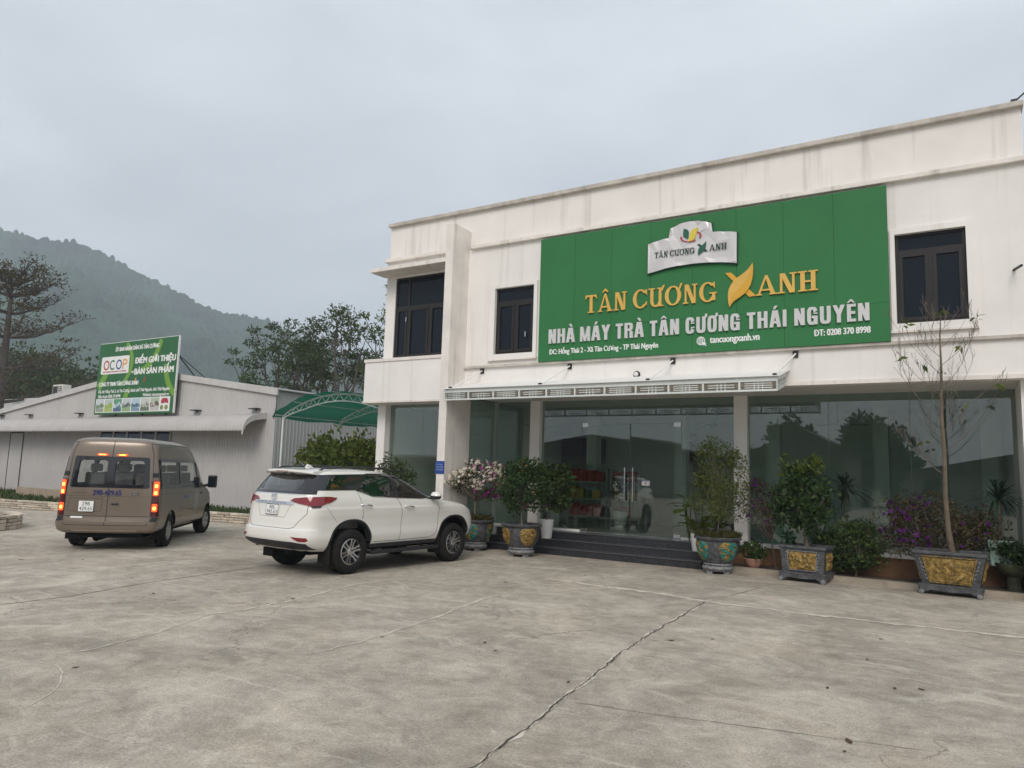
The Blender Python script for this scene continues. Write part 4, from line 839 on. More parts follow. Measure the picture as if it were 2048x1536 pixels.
# ------------------------------------------------------------------ green shade canopy between the buildings
sc_ = thing('shade_canopy', 'arched carport of white trusses covered with green shade net', 'shade canopy', (-16.6, 16.5, 0))
NET = D.materials.new('green_shade_net'); NET.use_nodes = True; N, L = nodes(NET); b_ = N['Principled BSDF']; b_.inputs['Base Color'].default_value = (0.002, 0.052, 0.030, 1); b_.inputs['Roughness'].default_value = 0.75
tr_ = N.new('ShaderNodeBsdfTransparent'); tr_.inputs[0].default_value = (0.42, 0.62, 0.55, 1); tl_ = N.new('ShaderNodeBsdfTranslucent'); tl_.inputs[0].default_value = (0.003, 0.14, 0.08, 1)
m1 = N.new('ShaderNodeMixShader'); m1.inputs[0].default_value = 0.45; L.new(b_.outputs[0], m1.inputs[1]); L.new(tl_.outputs[0], m1.inputs[2]); m2 = N.new('ShaderNodeMixShader'); m2.inputs[0].default_value = 0.16; L.new(m1.outputs[0], m2.inputs[1]); L.new(tr_.outputs[0], m2.inputs[2]); L.new(m2.outputs[0], N['Material Output'].inputs[0])
x0, x1 = -18.95, -13.9; arcz = lambda s, hh=0.68: 3.42 + hh * math.sin(math.pi * s) ** 0.8
v = []; ns, ny = 34, 30; r_ = random.Random(5)
for i in range(ns + 1):
    s = i / ns
    for j in range(ny + 1):
        y = 16.05 + j * 0.30; sag = -0.05 * abs(math.sin(math.pi * (y - 16.3) / 2.3)) * 1.2
        v.append((x0 - 0.12 + (x1 - x0 + 0.24) * s + r_.uniform(-0.01, 0.01), y + (0.06 * math.sin(s * 17) if j == 0 else 0), arcz(s) + 0.07 + sag + r_.uniform(-0.012, 0.012) - (0.10 if i in (0, ns) else 0)))
i, j = np.meshgrid(np.arange(ns), np.arange(ny), indexing='ij'); k = i * (ny + 1) + j; f = np.stack([k, k + ny + 1, k + ny + 2, k + 1], -1).reshape(-1, 4)
mesh_np('shade_net', np.array(v) - np.array(sc_.location), f, NET, sc_, True)
WST = mat('white_steel_tube', (0.66, 0.67, 0.66), 0.45, var=0.1)
for y in (16.4, 19.0, 21.6, 24.2):
    mb = MB(); pts = [(x0 + (x1 - x0) * s / 26, y, arcz(s / 26)) for s in range(27)]; mb.tube(pts, 0.024, 6); pts2 = [(x0 + (x1 - x0) * s / 26, y, arcz(s / 26) - 0.22 * min(1, (0.4 + 3 * min(s, 26 - s) / 26))) for s in range(27)]; mb.tube(pts2, 0.02, 6)
    for s in range(1, 26, 2): mb.tube([pts[s], pts2[s + 1]], 0.011, 5); mb.tube([pts[s], pts2[s - 1]], 0.011, 5)
    mb.build('arch_truss', WST, sc_, smooth=60)
    for x in (x0 + 0.04, x1 - 0.04): MB().tube([(x, y, 0), (x, y, 3.40)], 0.036, 10).build('post', WST, sc_, smooth=60)
for s in (0.0, 0.17, 0.34, 0.5, 0.66, 0.83, 1.0):
    MB().tube([(x0 + (x1 - x0) * s, 16.1, arcz(s) + 0.035), (x0 + (x1 - x0) * s, 24.9, arcz(s) + 0.035)], 0.014, 6).build('purlin', WST, sc_, smooth=60)
# ------------------------------------------------------------------ vegetation
def leaves_np(P, size, aspect=0.45, up=0.2, seed=1, out=None, outw=0.0, var=0.35, droop=0.0):
    """kite shaped leaves at points P -> verts, faces"""
    g = np.random.default_rng(seed); n = len(P); d = g.normal(size=(n, 3)); d /= np.linalg.norm(d, axis=1)[:, None]
    if out is not None: d = d + outw * out
    d[:, 2] += up - droop; d /= np.linalg.norm(d, axis=1)[:, None] + 1e-9
    q = g.normal(size=(n, 3)); q[:, 2] *= 0.5; s = np.cross(d, q); s /= np.linalg.norm(s, axis=1)[:, None] + 1e-9
    nn = np.cross(s, d); L = size * (1 + g.uniform(-var, var, n))[:, None]; W = L * aspect * 0.5
    a = P; b = P + d * L * 0.45 + s * W + nn * L * 0.06; c = P + d * L; e = P + d * L * 0.45 - s * W + nn * L * 0.06
    v = np.stack([a, b, c, e], 1).reshape(-1, 3); f = np.arange(4 * n).reshape(-1, 4)
    return v, f
def clump_pts(centers, rad, n, seed, flat=1.0):
    g = np.random.default_rng(seed); out = []; dirs = []
    for c, r in zip(centers, rad):
        p = g.normal(size=(n, 3)); p /= np.linalg.norm(p, axis=1)[:, None]; q = p * (g.uniform(0.15, 1, n) ** 0.5)[:, None] * r; q[:, 2] *= flat
        out.append(np.array(c) + q); dirs.append(p)
    return np.vstack(out), np.vstack(dirs)
def ell_centers(c, r, k, seed, inner=0.35, zmin=-1.0):
    g = random.Random(seed); L = []
    while len(L) < k:
        p = Vector((g.gauss(0, 1), g.gauss(0, 1), g.gauss(0, 1))).normalized() * (g.uniform(inner ** 3, 1) ** (1 / 3))
        if p.z < zmin: continue
        L.append((c[0] + p.x * r[0], c[1] + p.y * r[1], c[2] + p.z * r[2]))
    return L
def bend_path(a, b, r, seed, k=5, sag=0.15):
    g = random.Random(seed); a, b = Vector(a), Vector(b); L = (b - a).length; o = Vector((g.uniform(-1, 1), g.uniform(-1, 1), g.uniform(-0.3, 0.6))) * sag * L
    return [a.lerp(b, i / k) + o * math.sin(math.pi * i / k) for i in range(k + 1)], [max(0.003, r * (1 - 0.75 * i / k)) for i in range(k + 1)]
G1 = leaf_mat('leaf_dark_green', [(0.015, 0.035, 0.010), (0.030, 0.062, 0.016), (0.05, 0.09, 0.02), (0.022, 0.05, 0.014)])
G2 = leaf_mat('leaf_yellow_green', [(0.05, 0.075, 0.012), (0.10, 0.135, 0.02), (0.07, 0.105, 0.018), (0.15, 0.17, 0.03)], trans=0.35)
G3 = leaf_mat('leaf_olive', [(0.045, 0.05, 0.015), (0.075, 0.07, 0.02), (0.05, 0.062, 0.018), (0.10, 0.075, 0.025)], trans=0.3)
G4 = leaf_mat('leaf_mid_green', [(0.03, 0.06, 0.015), (0.06, 0.10, 0.022), (0.04, 0.075, 0.02), (0.09, 0.12, 0.03)], trans=0.3)
G5 = leaf_mat('leaf_brown_green', [(0.05, 0.04, 0.016), (0.08, 0.058, 0.022), (0.045, 0.05, 0.018), (0.12, 0.07, 0.03)], trans=0.25)
G6 = leaf_mat('leaf_blue_green', [(0.012, 0.04, 0.022), (0.02, 0.055, 0.03), (0.03, 0.075, 0.04)], rough=0.4)
GD = leaf_mat('leaf_muted_green', [(0.032, 0.05, 0.016), (0.055, 0.078, 0.024), (0.042, 0.066, 0.02), (0.075, 0.095, 0.03)])  # muted greens of the background trees and one shrub
FLW = leaf_mat('petal_white', [(0.78, 0.72, 0.62), (0.70, 0.60, 0.48), (0.82, 0.78, 0.70)], trans=0.3)
FLM = leaf_mat('petal_magenta', [(0.22, 0.02, 0.16), (0.32, 0.04, 0.22)], trans=0.3)
FLP = leaf_mat('petal_purple', [(0.07, 0.008, 0.11), (0.13, 0.016, 0.19), (0.09, 0.010, 0.14)], trans=0.3)
FRU = mat('orange_fruit', (0.42, 0.15, 0.025), 0.4, var=0.2)

def stems(t, base, targets, r0, m, seed, trunk_top=None, sag=0.12, name='trunk'):
    mb = MB(); base = Vector(base)
    top = Vector(trunk_top) if trunk_top is not None else base + Vector((0, 0, 0.2))
    p, r = bend_path(base, top, r0, seed, 6, 0.04); r = [r0 * (1 - 0.35 * i / 6) for i in range(7)]; r[0] *= 1.25; mb.tube(p, r, 8)
    for k, c in enumerate(targets):
        p, r = bend_path(top - Vector((0, 0, 0.03 * r0)), c, r0 * 0.5, seed + k, 5, sag); mb.tube(p, r, 5)
    return mb.build(name, m, t, smooth=60)
def crown(t, P, dirs, size, m, seed, name='crown', **k):
    v, f = leaves_np(P, size, seed=seed, out=dirs, **k); return mesh_np(name, v - np.array(t.location), f, m, t)
def blooms(t, P, size, m, seed, petals=5, name='flowers', face=(0.0, -0.6, 0.4)):
    """each flower a ring of petals"""
    g = np.random.default_rng(seed); V = []
    for p in P:
        nrm = np.array(face) + g.normal(size=3) * 0.6; nrm /= np.linalg.norm(nrm); a = np.cross(nrm, [0.3, 0.2, 1]); a /= np.linalg.norm(a); b = np.cross(nrm, a); sz = size * g.uniform(0.7, 1.25)
        for q in range(petals):
            an = 2 * math.pi * q / petals + g.uniform(-0.2, 0.2); d = a * math.cos(an) + b * math.sin(an); s = -a * math.sin(an) + b * math.cos(an)
            V += [p, p + d * sz * 0.6 + s * sz * 0.42 + nrm * sz * 0.15, p + d * sz + nrm * sz * 0.05, p + d * sz * 0.6 - s * sz * 0.42 + nrm * sz * 0.15]
    V = np.array(V); return mesh_np(name, V - np.array(t.location), np.arange(len(V)).reshape(-1, 4), m, t)

def bushy(name, label, cat, base, c, r, k, n, size, m, seed, trunk=None, tr=0.03, group=None, clump=0.22, zmin=-1.0, bark=BARK, **kw):
    t = thing(name, label, cat, base, 0, group); cs = ell_centers(c, r, k, seed, zmin=zmin)
    P, d = clump_pts(cs, [clump * rnd.uniform(0.7, 1.25) for _ in cs], n, seed)
    crown(t, P, d, size, m, seed, outw=0.8, **kw); stems(t, base, cs[::2], tr, bark, seed, trunk); return t, cs, P

# ---- planters
PST = mat('grey_carved_stone', (0.070, 0.071, 0.076), 0.6, var=0.55, scale=11, bump=0.7, bscale=28)
PSTL = mat('worn_light_stone', (0.19, 0.19, 0.195), 0.6, var=0.5, scale=14, bump=0.6, bscale=30)
GOLDR = mat('gold_relief', (0.27, 0.175, 0.045), 0.45, 0.2, var=0.75, scale=20, bump=0.8, bscale=45)
TEAL = mat('teal_relief', (0.025, 0.17, 0.14), 0.5, var=0.35, scale=9)
TERRA = mat('terracotta_pink', (0.36, 0.20, 0.15), 0.8, var=0.15)
WPOT = mat('white_pot', (0.72, 0.72, 0.71), 0.35, var=0.02)
MINT = mat('mint_pot', (0.36, 0.52, 0.44), 0.4, var=0.04)
bowl = [(0.27, 0.20), (0.32, 0.27), (0.375, 0.38), (0.405, 0.50), (0.415, 0.60), (0.41, 0.66)]
def bowl_r(z): return float(np.interp(z, [p[1] for p in bowl], [p[0] for p in bowl]))
def round_planter(label, loc, rots, teal, seed, k=1.0):
    t = thing('round_planter', label, 'planter', loc, 0, 'round carved stone planters by the steps'); X, Y, Z = loc; T = Matrix.Translation(loc) @ Matrix.Scale(k, 4)
    MB().lathe(bowl, 48, T).build('bowl', PST, t, smooth=50)
    MB().lathe([(0.40, 0.655), (0.455, 0.665), (0.465, 0.70), (0.44, 0.72), (0.40, 0.715), (0.385, 0.66)], 48, T, close=False).build('rim', PST, t, smooth=45)
    mb = MB(); mb.lathe([(0.27, 0.165), (0.285, 0.18), (0.275, 0.205)], 40, T); mb.lathe([(0.25, 0.05), (0.29, 0.075), (0.305, 0.11), (0.29, 0.145), (0.25, 0.164)], 40, T)
    for q in range(4):
        a = R(45 + 90 * q + seed * 7); c, s = 0.22 * math.cos(a) * k + X, 0.22 * math.sin(a) * k + Y; mb.box(c - 0.055, c + 0.055, s - 0.055, s + 0.055, Z, Z + 0.06)
    mb.build('foot', PSTL, t, smooth=40)
    MB().lathe([(0.40, 0.66), (0.2, 0.68), (0.01, 0.685)], 32, T).build('soil', SOIL, t, smooth=60)
    for q, a0 in enumerate(rots):
        r = random.Random(seed * 31 + q); g = MB(); m_ = 30; vs = []; vis = []
        nz_ = [[r.random() for _ in range(m_ + 1)] for _ in range(m_ + 1)]
        for i in range(m_ + 1):
            for j in range(m_ + 1):
                u, v = i / m_ - 0.5, j / m_ - 0.5
                z = 0.45 + v * 0.37; edge = max(0, 1 - (2 * abs(u)) ** 4) * max(0, 1 - (2 * abs(v)) ** 4)
                an = R(a0) + u * 0.95 * (1 - 0.35 * (0.5 - (v + 0.5)) * 1); rr_ = bowl_r(z) + 0.006 + 0.03 * edge * max(0, math.sin(u * 22 + 3 * math.sin(v * 15 + q)) * math.sin(v * 20 + 2 * math.sin(u * 13))) + 0.006 * nz_[i][j]
                vs.append(((rr_ * math.cos(an)) * k + X, (rr_ * math.sin(an)) * k + Y, z * k + Z))
        fs = []; fm = []
        for i in range(m_):
            for j in range(m_):
                u, v = (i + 0.5) / m_ - 0.5, (j + 0.5) / m_ - 0.5
                if (abs(u) * 2) ** 3 + (abs(v) * 2) ** 3 > 1.0: continue
                w_ = math.sin(u * 9 + 1.5 * math.sin(v * 8)) * math.cos(v * 11 + 2 * u) + (nz_[i][j] - 0.5) * 0.25
                fs.append((i * (m_ + 1) + j, (i + 1) * (m_ + 1) + j, (i + 1) * (m_ + 1) + j + 1, i * (m_ + 1) + j + 1)); fm.append(1 if (teal and w_ < 0.12 + (0.5 if u > 0.05 else -0.3)) else 0)
        b = len(g.v); g.v += vs; g.f += fs; g.m += fm
        g.build('relief_panel', [GOLDR, TEAL], t, smooth=70)
    return t
round_planter('grey carved round planter under the white bougainvillea, half behind the white car', (-9.81, 14.45, 0), (-75, 15, 105, 195), True, 1)
round_planter('grey carved round planter with gold relief under the mandarin tree', (-8.40, 14.23, 0), (-80 - 45, -35, 55, 145), False, 2)
round_planter('grey carved round planter with gold and teal relief at the right end of the steps', (-4.14, 14.70, 0), (-128, -42, 48, 138), True, 3)

def rect_planter(label, loc, rz, w0, w1, d0, d1, h, seed, relief):
    t = thing('rectangular_planter', label, 'planter', loc, rz, 'rectangular carved stone planters'); r = random.Random(seed)
    def B(mb, name, m, **k): return mb.build(name, m, t, off=False, **k)
    b0 = 0.17
    B(MB().frustum((-w0 / 2, w0 / 2, -d0 / 2, d0 / 2), (-w1 / 2 + 0.03, w1 / 2 - 0.03, -d1 / 2 + 0.03, d1 / 2 - 0.03), b0, h - 0.07), 'body', PST, bevel=0.012)
    mb = MB(); 
    for k, (e, za, zb) in enumerate(((0.0, h - 0.10, h - 0.055), (0.03, h - 0.054, h))):
        x, y = w1 / 2 + e - 0.03, d1 / 2 + e - 0.03; q = 0.075 + e
        mb.box(-x, x, -y, -y + q, za, zb); mb.box(-x, x, y - q, y, za, zb); mb.box(-x, -x + q, -y + q, y - q, za, zb); mb.box(x - q, x, -y + q, y - q, za, zb)
    B(mb, 'rim', PST, bevel=0.012)
    B(MB().box(-w1 / 2 + 0.1, w1 / 2 - 0.1, -d1 / 2 + 0.1, d1 / 2 - 0.1, h - 0.07, h - 0.05), 'soil', SOIL)
    # stand: apron with a curved lower edge and scroll feet
    mb = MB(); ws, ds = w0 / 2 + 0.035, d0 / 2 + 0.035
    ap = [(-ws, 0.04), (-ws + 0.10, 0.05), (-ws + 0.16, 0.085)] + [(-ws + 0.16 + (2 * ws - 0.32) * i / 10, 0.085 - 0.02 * math.sin(math.pi * i / 10) ) for i in range(1, 10)] + [(ws - 0.16, 0.085), (ws - 0.10, 0.05), (ws, 0.04), (ws, 0.145), (-ws, 0.145)]
    for y in (-ds, ds): mb.prism(ap, lambda u, v, d, y=y: (u, y + d, v), -0.02, 0.02)
    ap2 = [(-ds + 0.021, 0.04), (-ds + 0.12, 0.085), (ds - 0.12, 0.085), (ds - 0.021, 0.04), (ds - 0.021, 0.144), (-ds + 0.021, 0.144)]
    for x in (-ws, ws): mb.prism(ap2, lambda u, v, d, x=x: (x + d, u, v), -0.018, 0.018)
    mb.box(-ws - 0.015, ws + 0.015, -ds - 0.025, ds + 0.025, 0.146, 0.175)
    B(mb, 'stand', PST, bevel=0.006)
    for sx in (-1, 1):
        for sy in (-1, 1):
            M_ = Matrix.Translation((sx * (ws - 0.03), sy * (ds - 0.0), 0.045)) @ Matrix.Rotation(R(90), 4, 'X')
            B(MB().lathe([(0.01, -0.05), (0.04, -0.045), (0.045, 0), (0.04, 0.045), (0.01, 0.05)], 14, M_), 'scroll_foot', PSTL, smooth=50)
    # gold panels with relief, front and sides, following the sloping faces
    def face(u, v, d, side):
        z = b0 + 0.055 + v * (h - 0.07 - b0 - 0.10); s = (z - b0) / (h - 0.07 - b0)
        W = w0 / 2 + (w1 / 2 - 0.03 - w0 / 2) * s; Dp = d0 / 2 + (d1 / 2 - 0.03 - d0 / 2) * s
        if side == 'f': return (u * (W - 0.14), -Dp - d, z)
        return ((W + d) * (1 if side == 'r' else -1), u * (Dp - 0.10), z)
    for side in 'flr':
        n1, n2 = 30, 14; H_ = [[0.0] * (n2 + 1) for _ in range(n1 + 1)]
        nst = 30 if relief == 'full' else 16
        for q in range(nst):      # carved strokes
            cx, cy = (r.uniform(-0.9, 0.9), r.uniform(0.1, 0.9)) if relief == 'full' else (r.gauss(-0.05, 0.22), r.uniform(0.15, 0.8)); an = r.uniform(0, 3.14); L_, W_ = r.uniform(0.08, 0.22), r.uniform(0.02, 0.05)
            for i in range(n1 + 1):
                for j in range(n2 + 1):
                    u, v = 2 * i / n1 - 1, j / n2; dx, dy = (u - cx), (v - cy) * 0.8; a = dx * math.cos(an) + dy * math.sin(an); b = -dx * math.sin(an) + dy * math.cos(an)
                    H_[i][j] = max(H_[i][j], 0.045 * math.exp(-(a / L_) ** 2 - (b / W_) ** 2))
        vs = [face(2 * i / n1 - 1, j / n2, 0.008 + H_[i][j] * (0 if i in (0, n1) or j in (0, n2) else 1), side) for i in range(n1 + 1) for j in range(n2 + 1)]
        fs = [(i * (n2 + 1) + j, (i + 1) * (n2 + 1) + j, (i + 1) * (n2 + 1) + j + 1, i * (n2 + 1) + j + 1) for i in range(n1) for j in range(n2)]
        B(MB().add(vs, fs), 'gold_panel', GOLDR, smooth=60)
        if side == 'f':
            mb = MB()
            for a, b in (((-1.04, -0.05), (1.04, -0.05)), ((-1.04, 1.05), (1.04, 1.05)), ((-1.04, -0.05), (-1.04, 1.05)), ((1.04, -0.05), (1.04, 1.05))): mb.tube([face(*a, 0.01, 'f'), face(*b, 0.01, 'f')], 0.011, 6)
            B(mb, 'panel_frame', GOLDR if relief != 'full' else PSTL, smooth=60)
            for sx in (-1, 1):
                mb = MB()
                for q in range(6):      # scrolls along the corner posts
                    zz = 0.03 + q * 0.17; pts = [face(sx * (1.16 + 0.045 * math.cos(a * 0.55 + q)), zz + 0.10 * a / 8, 0.008, 'f') for a in range(9)]; mb.tube(pts, 0.010, 5)
                B(mb, 'corner_scroll', PSTL, smooth=60)
    return t
rect_planter('smaller rectangular grey carved planter with a gold panel holding the camellia', (-2.51, 14.87, 0), R(-6), 0.74, 0.86, 0.54, 0.64, 0.66, 1, 'full')
rect_planter('larger rectangular grey carved planter with a bright gold panel holding the bare sapling', (-0.17, 14.98, 0), R(-4), 0.84, 1.12, 0.52, 0.76, 0.74, 2, 'centre')

# ---- plants in front of the glass
t, cs, P = bushy('bougainvillea', 'white flowering bougainvillea with some magenta bracts beside the white pier', 'shrub', (-9.81, 14.45, 0.68), (-9.85, 14.45, 1.55), (0.78, 0.6, 0.52), 46, 60, 0.055, G3, 41, (-9.82, 14.45, 1.15), 0.028, clump=0.17, zmin=-0.55)
g = np.random.default_rng(4); Pw = P[(P[:, 2] > 1.45) & (g.random(len(P)) < 0.34)]; Pw = Pw + (Pw - np.array([-9.85, 14.45, 1.5])) * 0.14
blooms(t, Pw, 0.042, FLW, 5, 4, 'white_bracts'); Pm = P[(P[:, 0] > -9.7) & (P[:, 2] > 1.3) & (g.random(len(P)) < 0.09)]; blooms(t, Pm + (Pm - np.array([-9.85, 14.45, 1.5])) * 0.16, 0.045, FLM, 6, 4, 'magenta_bracts')
t, cs, P = bushy('mandarin_tree', 'round dark green mandarin tree with small orange fruit in the gold relief planter', 'tree', (-8.40, 14.23, 0.68), (-8.36, 14.23, 1.58), (0.56, 0.52, 0.60), 60, 58, 0.085, G1, 51, (-8.40, 14.23, 1.02), 0.022, clump=0.19)
fr = MB(); sel = random.Random(3).sample(range(len(P)), 16)
for i in sel: fr.lathe([(0.004, -0.022), (0.018, -0.014), (0.024, 0), (0.018, 0.014), (0.004, 0.022)], 8, Matrix.Translation(P[i] + (P[i] - np.array([-8.36, 14.23, 1.58])) * 0.06))
fr.build('fruit', FRU, t, smooth=60)
def tall_pot(label, loc, r0, r1, h, m, square=False, name='plant_pot', group=None):
    t = thing(name, label, 'pot', loc, 0, group); X, Y, Z = loc
    if square: 
        MB().frustum((X - r0, X + r0, Y - r0, Y + r0), (X - r1, X + r1, Y - r1, Y + r1), Z, Z + h).build('pot_body', m, t, bevel=0.01); MB().box(X - r1 + 0.03, X + r1 - 0.03, Y - r1 + 0.03, Y + r1 - 0.03, Z + h, Z + h + 0.004).build('soil', SOIL, t)
    else:
        MB().lathe([(r0 * 0.96, 0), (r0, 0.012), (r1, h - 0.01), (r1 - 0.008, h), (r1 - 0.025, h), (r1 - 0.03, h - 0.05)], 32, Matrix.Translation(loc), close=False).build('pot_body', m, t, smooth=40); MB().lathe([(r1 - 0.028, h - 0.04), (0.01, h - 0.03)], 24, Matrix.Translation(loc)).build('soil', SOIL, t)
    return t
tall_pot('tall round white pot standing on the second granite step', (-8.42, 15.44, 0.32), 0.125, 0.165, 0.44, WPOT)
bushy('ficus', 'slender leafy green ficus rising from the white pot on the steps', 'plant', (-8.42, 15.44, 0.74), (-8.25, 15.44, 1.55), (0.40, 0.32, 0.56), 34, 34, 0.12, G4, 61, (-8.40, 15.44, 1.0), 0.02, clump=0.16, aspect=0.5)
tall_pot('white pot behind the glass beside the left column', (-8.85, 16.6, ZF), 0.13, 0.16, 0.42, WPOT)
t, cs, P = bushy('willowy_tree', 'feathery yellow green tree growing in the teal and gold planter', 'tree', (-4.14, 14.70, 0.68), (-4.12, 14.7, 1.78), (0.56, 0.5, 0.88), 70, 75, 0.060, G2, 71, (-4.10, 14.7, 1.15), 0.018, clump=0.19, aspect=0.32, droop=0.3)
def tuft(t, c, r, n, h, m, seed, name='grass_tuft', wdt=0.012):
    g = np.random.default_rng(seed); V = []
    for _ in range(n):
        a, q = g.uniform(0, 6.283), r * math.sqrt(g.random()); p = np.array([c[0] + q * math.cos(a), c[1] + q * math.sin(a), c[2]]); d = np.array([g.normal() * 0.35, g.normal() * 0.35, 1.0]) * h * g.uniform(0.5, 1.2); s = np.array([math.cos(a * 7), math.sin(a * 7), 0]) * wdt
        V += [p - s, p + d * 0.55 - s * 0.6, p + d + np.array([g.normal() * 0.2 * h, g.normal() * 0.2 * h, -0.05 * h]), p + s]
    V = np.array(V); return mesh_np(name, V - np.array(t.location), np.arange(len(V)).reshape(-1, 4), m, t)
gc_t = thing('ground_cover', 'low olive ground cover spilling over the teal and gold planter rim', 'ground cover', (-4.14, 14.70, 0.67)); tuft(gc_t, (-4.14, 14.70, 0.68), 0.43, 1500, 0.15, G3, 3, 'foliage', 0.013)
gc_t = thing('ground_cover', 'low olive ground cover under the white bougainvillea', 'ground cover', (-9.81, 14.45, 0.67)); tuft(gc_t, (-9.81, 14.45, 0.68), 0.40, 900, 0.16, G3, 4, 'foliage', 0.013)
def fronds(t, c, n, L, m, seed, width=0.05, rise=(0.5, 1.2), k=9, leaflets=True, name='fronds'):
    """arching fronds, with leaflets (palm) or as plain straps (dracaena)"""
    g = np.random.default_rng(seed); V = []; F = []
    for i in range(n):
        a = 6.283 * i / n + g.uniform(-0.3, 0.3); el = g.uniform(*rise); ln = L * g.uniform(0.75, 1.15); d = np.array([math.cos(a) * math.cos(el), math.sin(a) * math.cos(el), math.sin(el)]); s = np.array([-math.sin(a), math.cos(a), 0])
        pts = [np.array(c) + d * ln * q / k + np.array([0, 0, -ln * 0.45 * (q / k) ** 2.2]) for q in range(k + 1)]
        if leaflets:
            for q in range(2, k + 1):
                for sg_ in (-1, 1):
                    for e in (0, 0.5):
                        p = pts[q - 1] * (1 - e) + pts[q] * e; tip = p + (s * sg_ * 0.8 + d * 0.55) * width * 4 * math.sin(math.pi * (q - 1 + e) / (k + 0.6)) ** 0.6 + np.array([0, 0, -width * 0.8]); w_ = d * width * 0.28
                        V += [p - w_, p + w_, tip + w_ * 0.2, tip - w_ * 0.2]
        else:
            for q in range(k):
                w0 = width * math.sin(math.pi * (0.12 + 0.88 * q / k)) ** 0.7; w1 = width * math.sin(math.pi * (0.12 + 0.88 * (q + 1) / k)) ** 0.7 if q < k - 1 else 0.001
                V += [pts[q] - s * w0, pts[q] + s * w0, pts[q + 1] + s * w1, pts[q + 1] - s * w1]
    V = np.array(V); return mesh_np(name, V - np.array(t.location), np.arange(len(V)).reshape(-1, 4), m, t)
tall_pot('low white pot behind the teal and gold planter', (-4.75, 15.45, 0.32), 0.14, 0.17, 0.36, WPOT)
t = thing('cycad', 'bright green palm with arching fronds behind the teal and gold planter', 'palm', (-4.75, 15.45, 0.66)); fronds(t, (-4.75, 15.45, 0.68), 13, 0.75, G2, 8, 0.045, (0.5, 1.35))
mb = MB(); [mb.tube([(-4.75, 15.45, 0.6), (-4.75 + 0.03 * q, 15.45, 0.85)], 0.012, 5) for q in (-1, 0, 1)]; mb.build('stem', BARK, t)
def bigleaf(t, c, ang, tilt, L, W, m):
    d = Vector((math.cos(ang) * math.cos(tilt), math.sin(ang) * math.cos(tilt), math.sin(tilt))); s = Vector((-math.sin(ang), math.cos(ang), 0)); c = Vector(c); ol = []
    for i in range(9): q = i / 8; ol.append((q, W * math.sin(math.pi * min(1, q * 0.93 + 0.07)) ** 0.7))
    vs = [c + d * L * q - Vector((0, 0, 0.22 * L * q * q)) + s * w_ + Vector((0, 0, 0.12 * w_)) for q, w_ in ol] + [c + d * L * q - Vector((0, 0, 0.22 * L * q * q)) for q, w_ in ol] + [c + d * L * q - Vector((0, 0, 0.22 * L * q * q)) - s * w_ + Vector((0, 0, 0.12 * w_)) for q, w_ in ol]
    return MB().add(vs, [(i, i + 1, 10 + i, 9 + i) for i in range(8)] + [(9 + i, 10 + i, 19 + i, 18 + i) for i in range(8)]).build('leaf', m, t, smooth=60)
t = thing('elephant_ear', 'broad leaved green plant left of the feathery tree', 'plant', (-5.05, 15.75, ZF)); mb = MB()
for k, (a, ti, h) in enumerate(((200, 0.1, 1.0), (170, 0.4, 1.15), (250, 0.0, 0.85), (300, 0.3, 0.95), (140, 0.2, 0.9))): mb.tube([(-5.05, 15.75, ZF), (-5.05 + 0.12 * math.cos(R(a)), 15.75 + 0.1 * math.sin(R(a)), ZF + h * 0.8)], 0.011, 5); bigleaf(t, (-5.05 + 0.12 * math.cos(R(a)), 15.75 + 0.1 * math.sin(R(a)), ZF + h * 0.8), R(a), ti, 0.42, 0.15, G2)
mb.build('stem', G2, t)
tp = thing('terracotta_pot', 'small pale pink bowl pot in the bed beside the teal and gold planter', 'pot', (-3.60, 15.36, 0.08)); MB().lathe([(0.10, 0), (0.115, 0.01), (0.165, 0.10), (0.185, 0.19), (0.175, 0.20), (0.16, 0.19), (0.12, 0.12)], 28, Matrix.Translation((-3.60, 15.36, 0.08)), close=False).build('pot_body', TERRA, tp, smooth=50); MB().lathe([(0.165, 0.17), (0.01, 0.18)], 20, Matrix.Translation((-3.6, 15.36, 0.08))).build('soil', SOIL, tp)
bushy('leafy_plant', 'low leafy green plant in the small pale pink pot', 'plant', (-3.60, 15.36, 0.25), (-3.60, 15.36, 0.42), (0.22, 0.2, 0.16), 14, 26, 0.10, G4, 77, tr=0.008, clump=0.09, aspect=0.5)
t, cs, P = bushy('tibouchina', 'thin small purple flowered shrub in front of the white column', 'shrub', (-3.22, 15.62, 0.08), (-3.45, 15.6, 1.38), (0.62, 0.36, 0.50), 44, 34, 0.062, G5, 81, (-3.30, 15.62, 0.62), 0.022, clump=0.16, aspect=0.35)
Pf = P[random.Random(1).sample(range(len(P)), 42)]; blooms(t, Pf + np.array([0, -0.06, 0]), 0.038, FLP, 7)
t, cs, P = bushy('camellia', 'glossy dark camellia with upright pale shoots in the smaller gold panel planter', 'shrub', (-2.50, 14.88, 0.60), (-2.56, 14.88, 1.50), (0.47, 0.42, 0.62), 62, 44, 0.10, G1, 91, (-2.50, 14.88, 0.98), 0.045, clump=0.17, aspect=0.48, up=0.4)
g = random.Random(9); tips = [(-2.56 + g.uniform(-0.4, 0.4), 14.88 + g.uniform(-0.3, 0.3), 1.95 + g.uniform(0, 0.35)) for _ in range(16)]; P2, d2 = clump_pts(tips, [0.10] * 16, 16, 5); crown(t, P2, d2, 0.10, G2, 12, 'young_shoots', outw=0.3, up=0.9, aspect=0.4)
bushy('seedling', 'small blue green succulent at the front left of the camellia planter', 'plant', (-2.82, 14.80, 0.60), (-2.80, 14.78, 0.78), (0.10, 0.08, 0.12), 8, 16, 0.10, G6, 93, tr=0.006, clump=0.06, aspect=0.5)
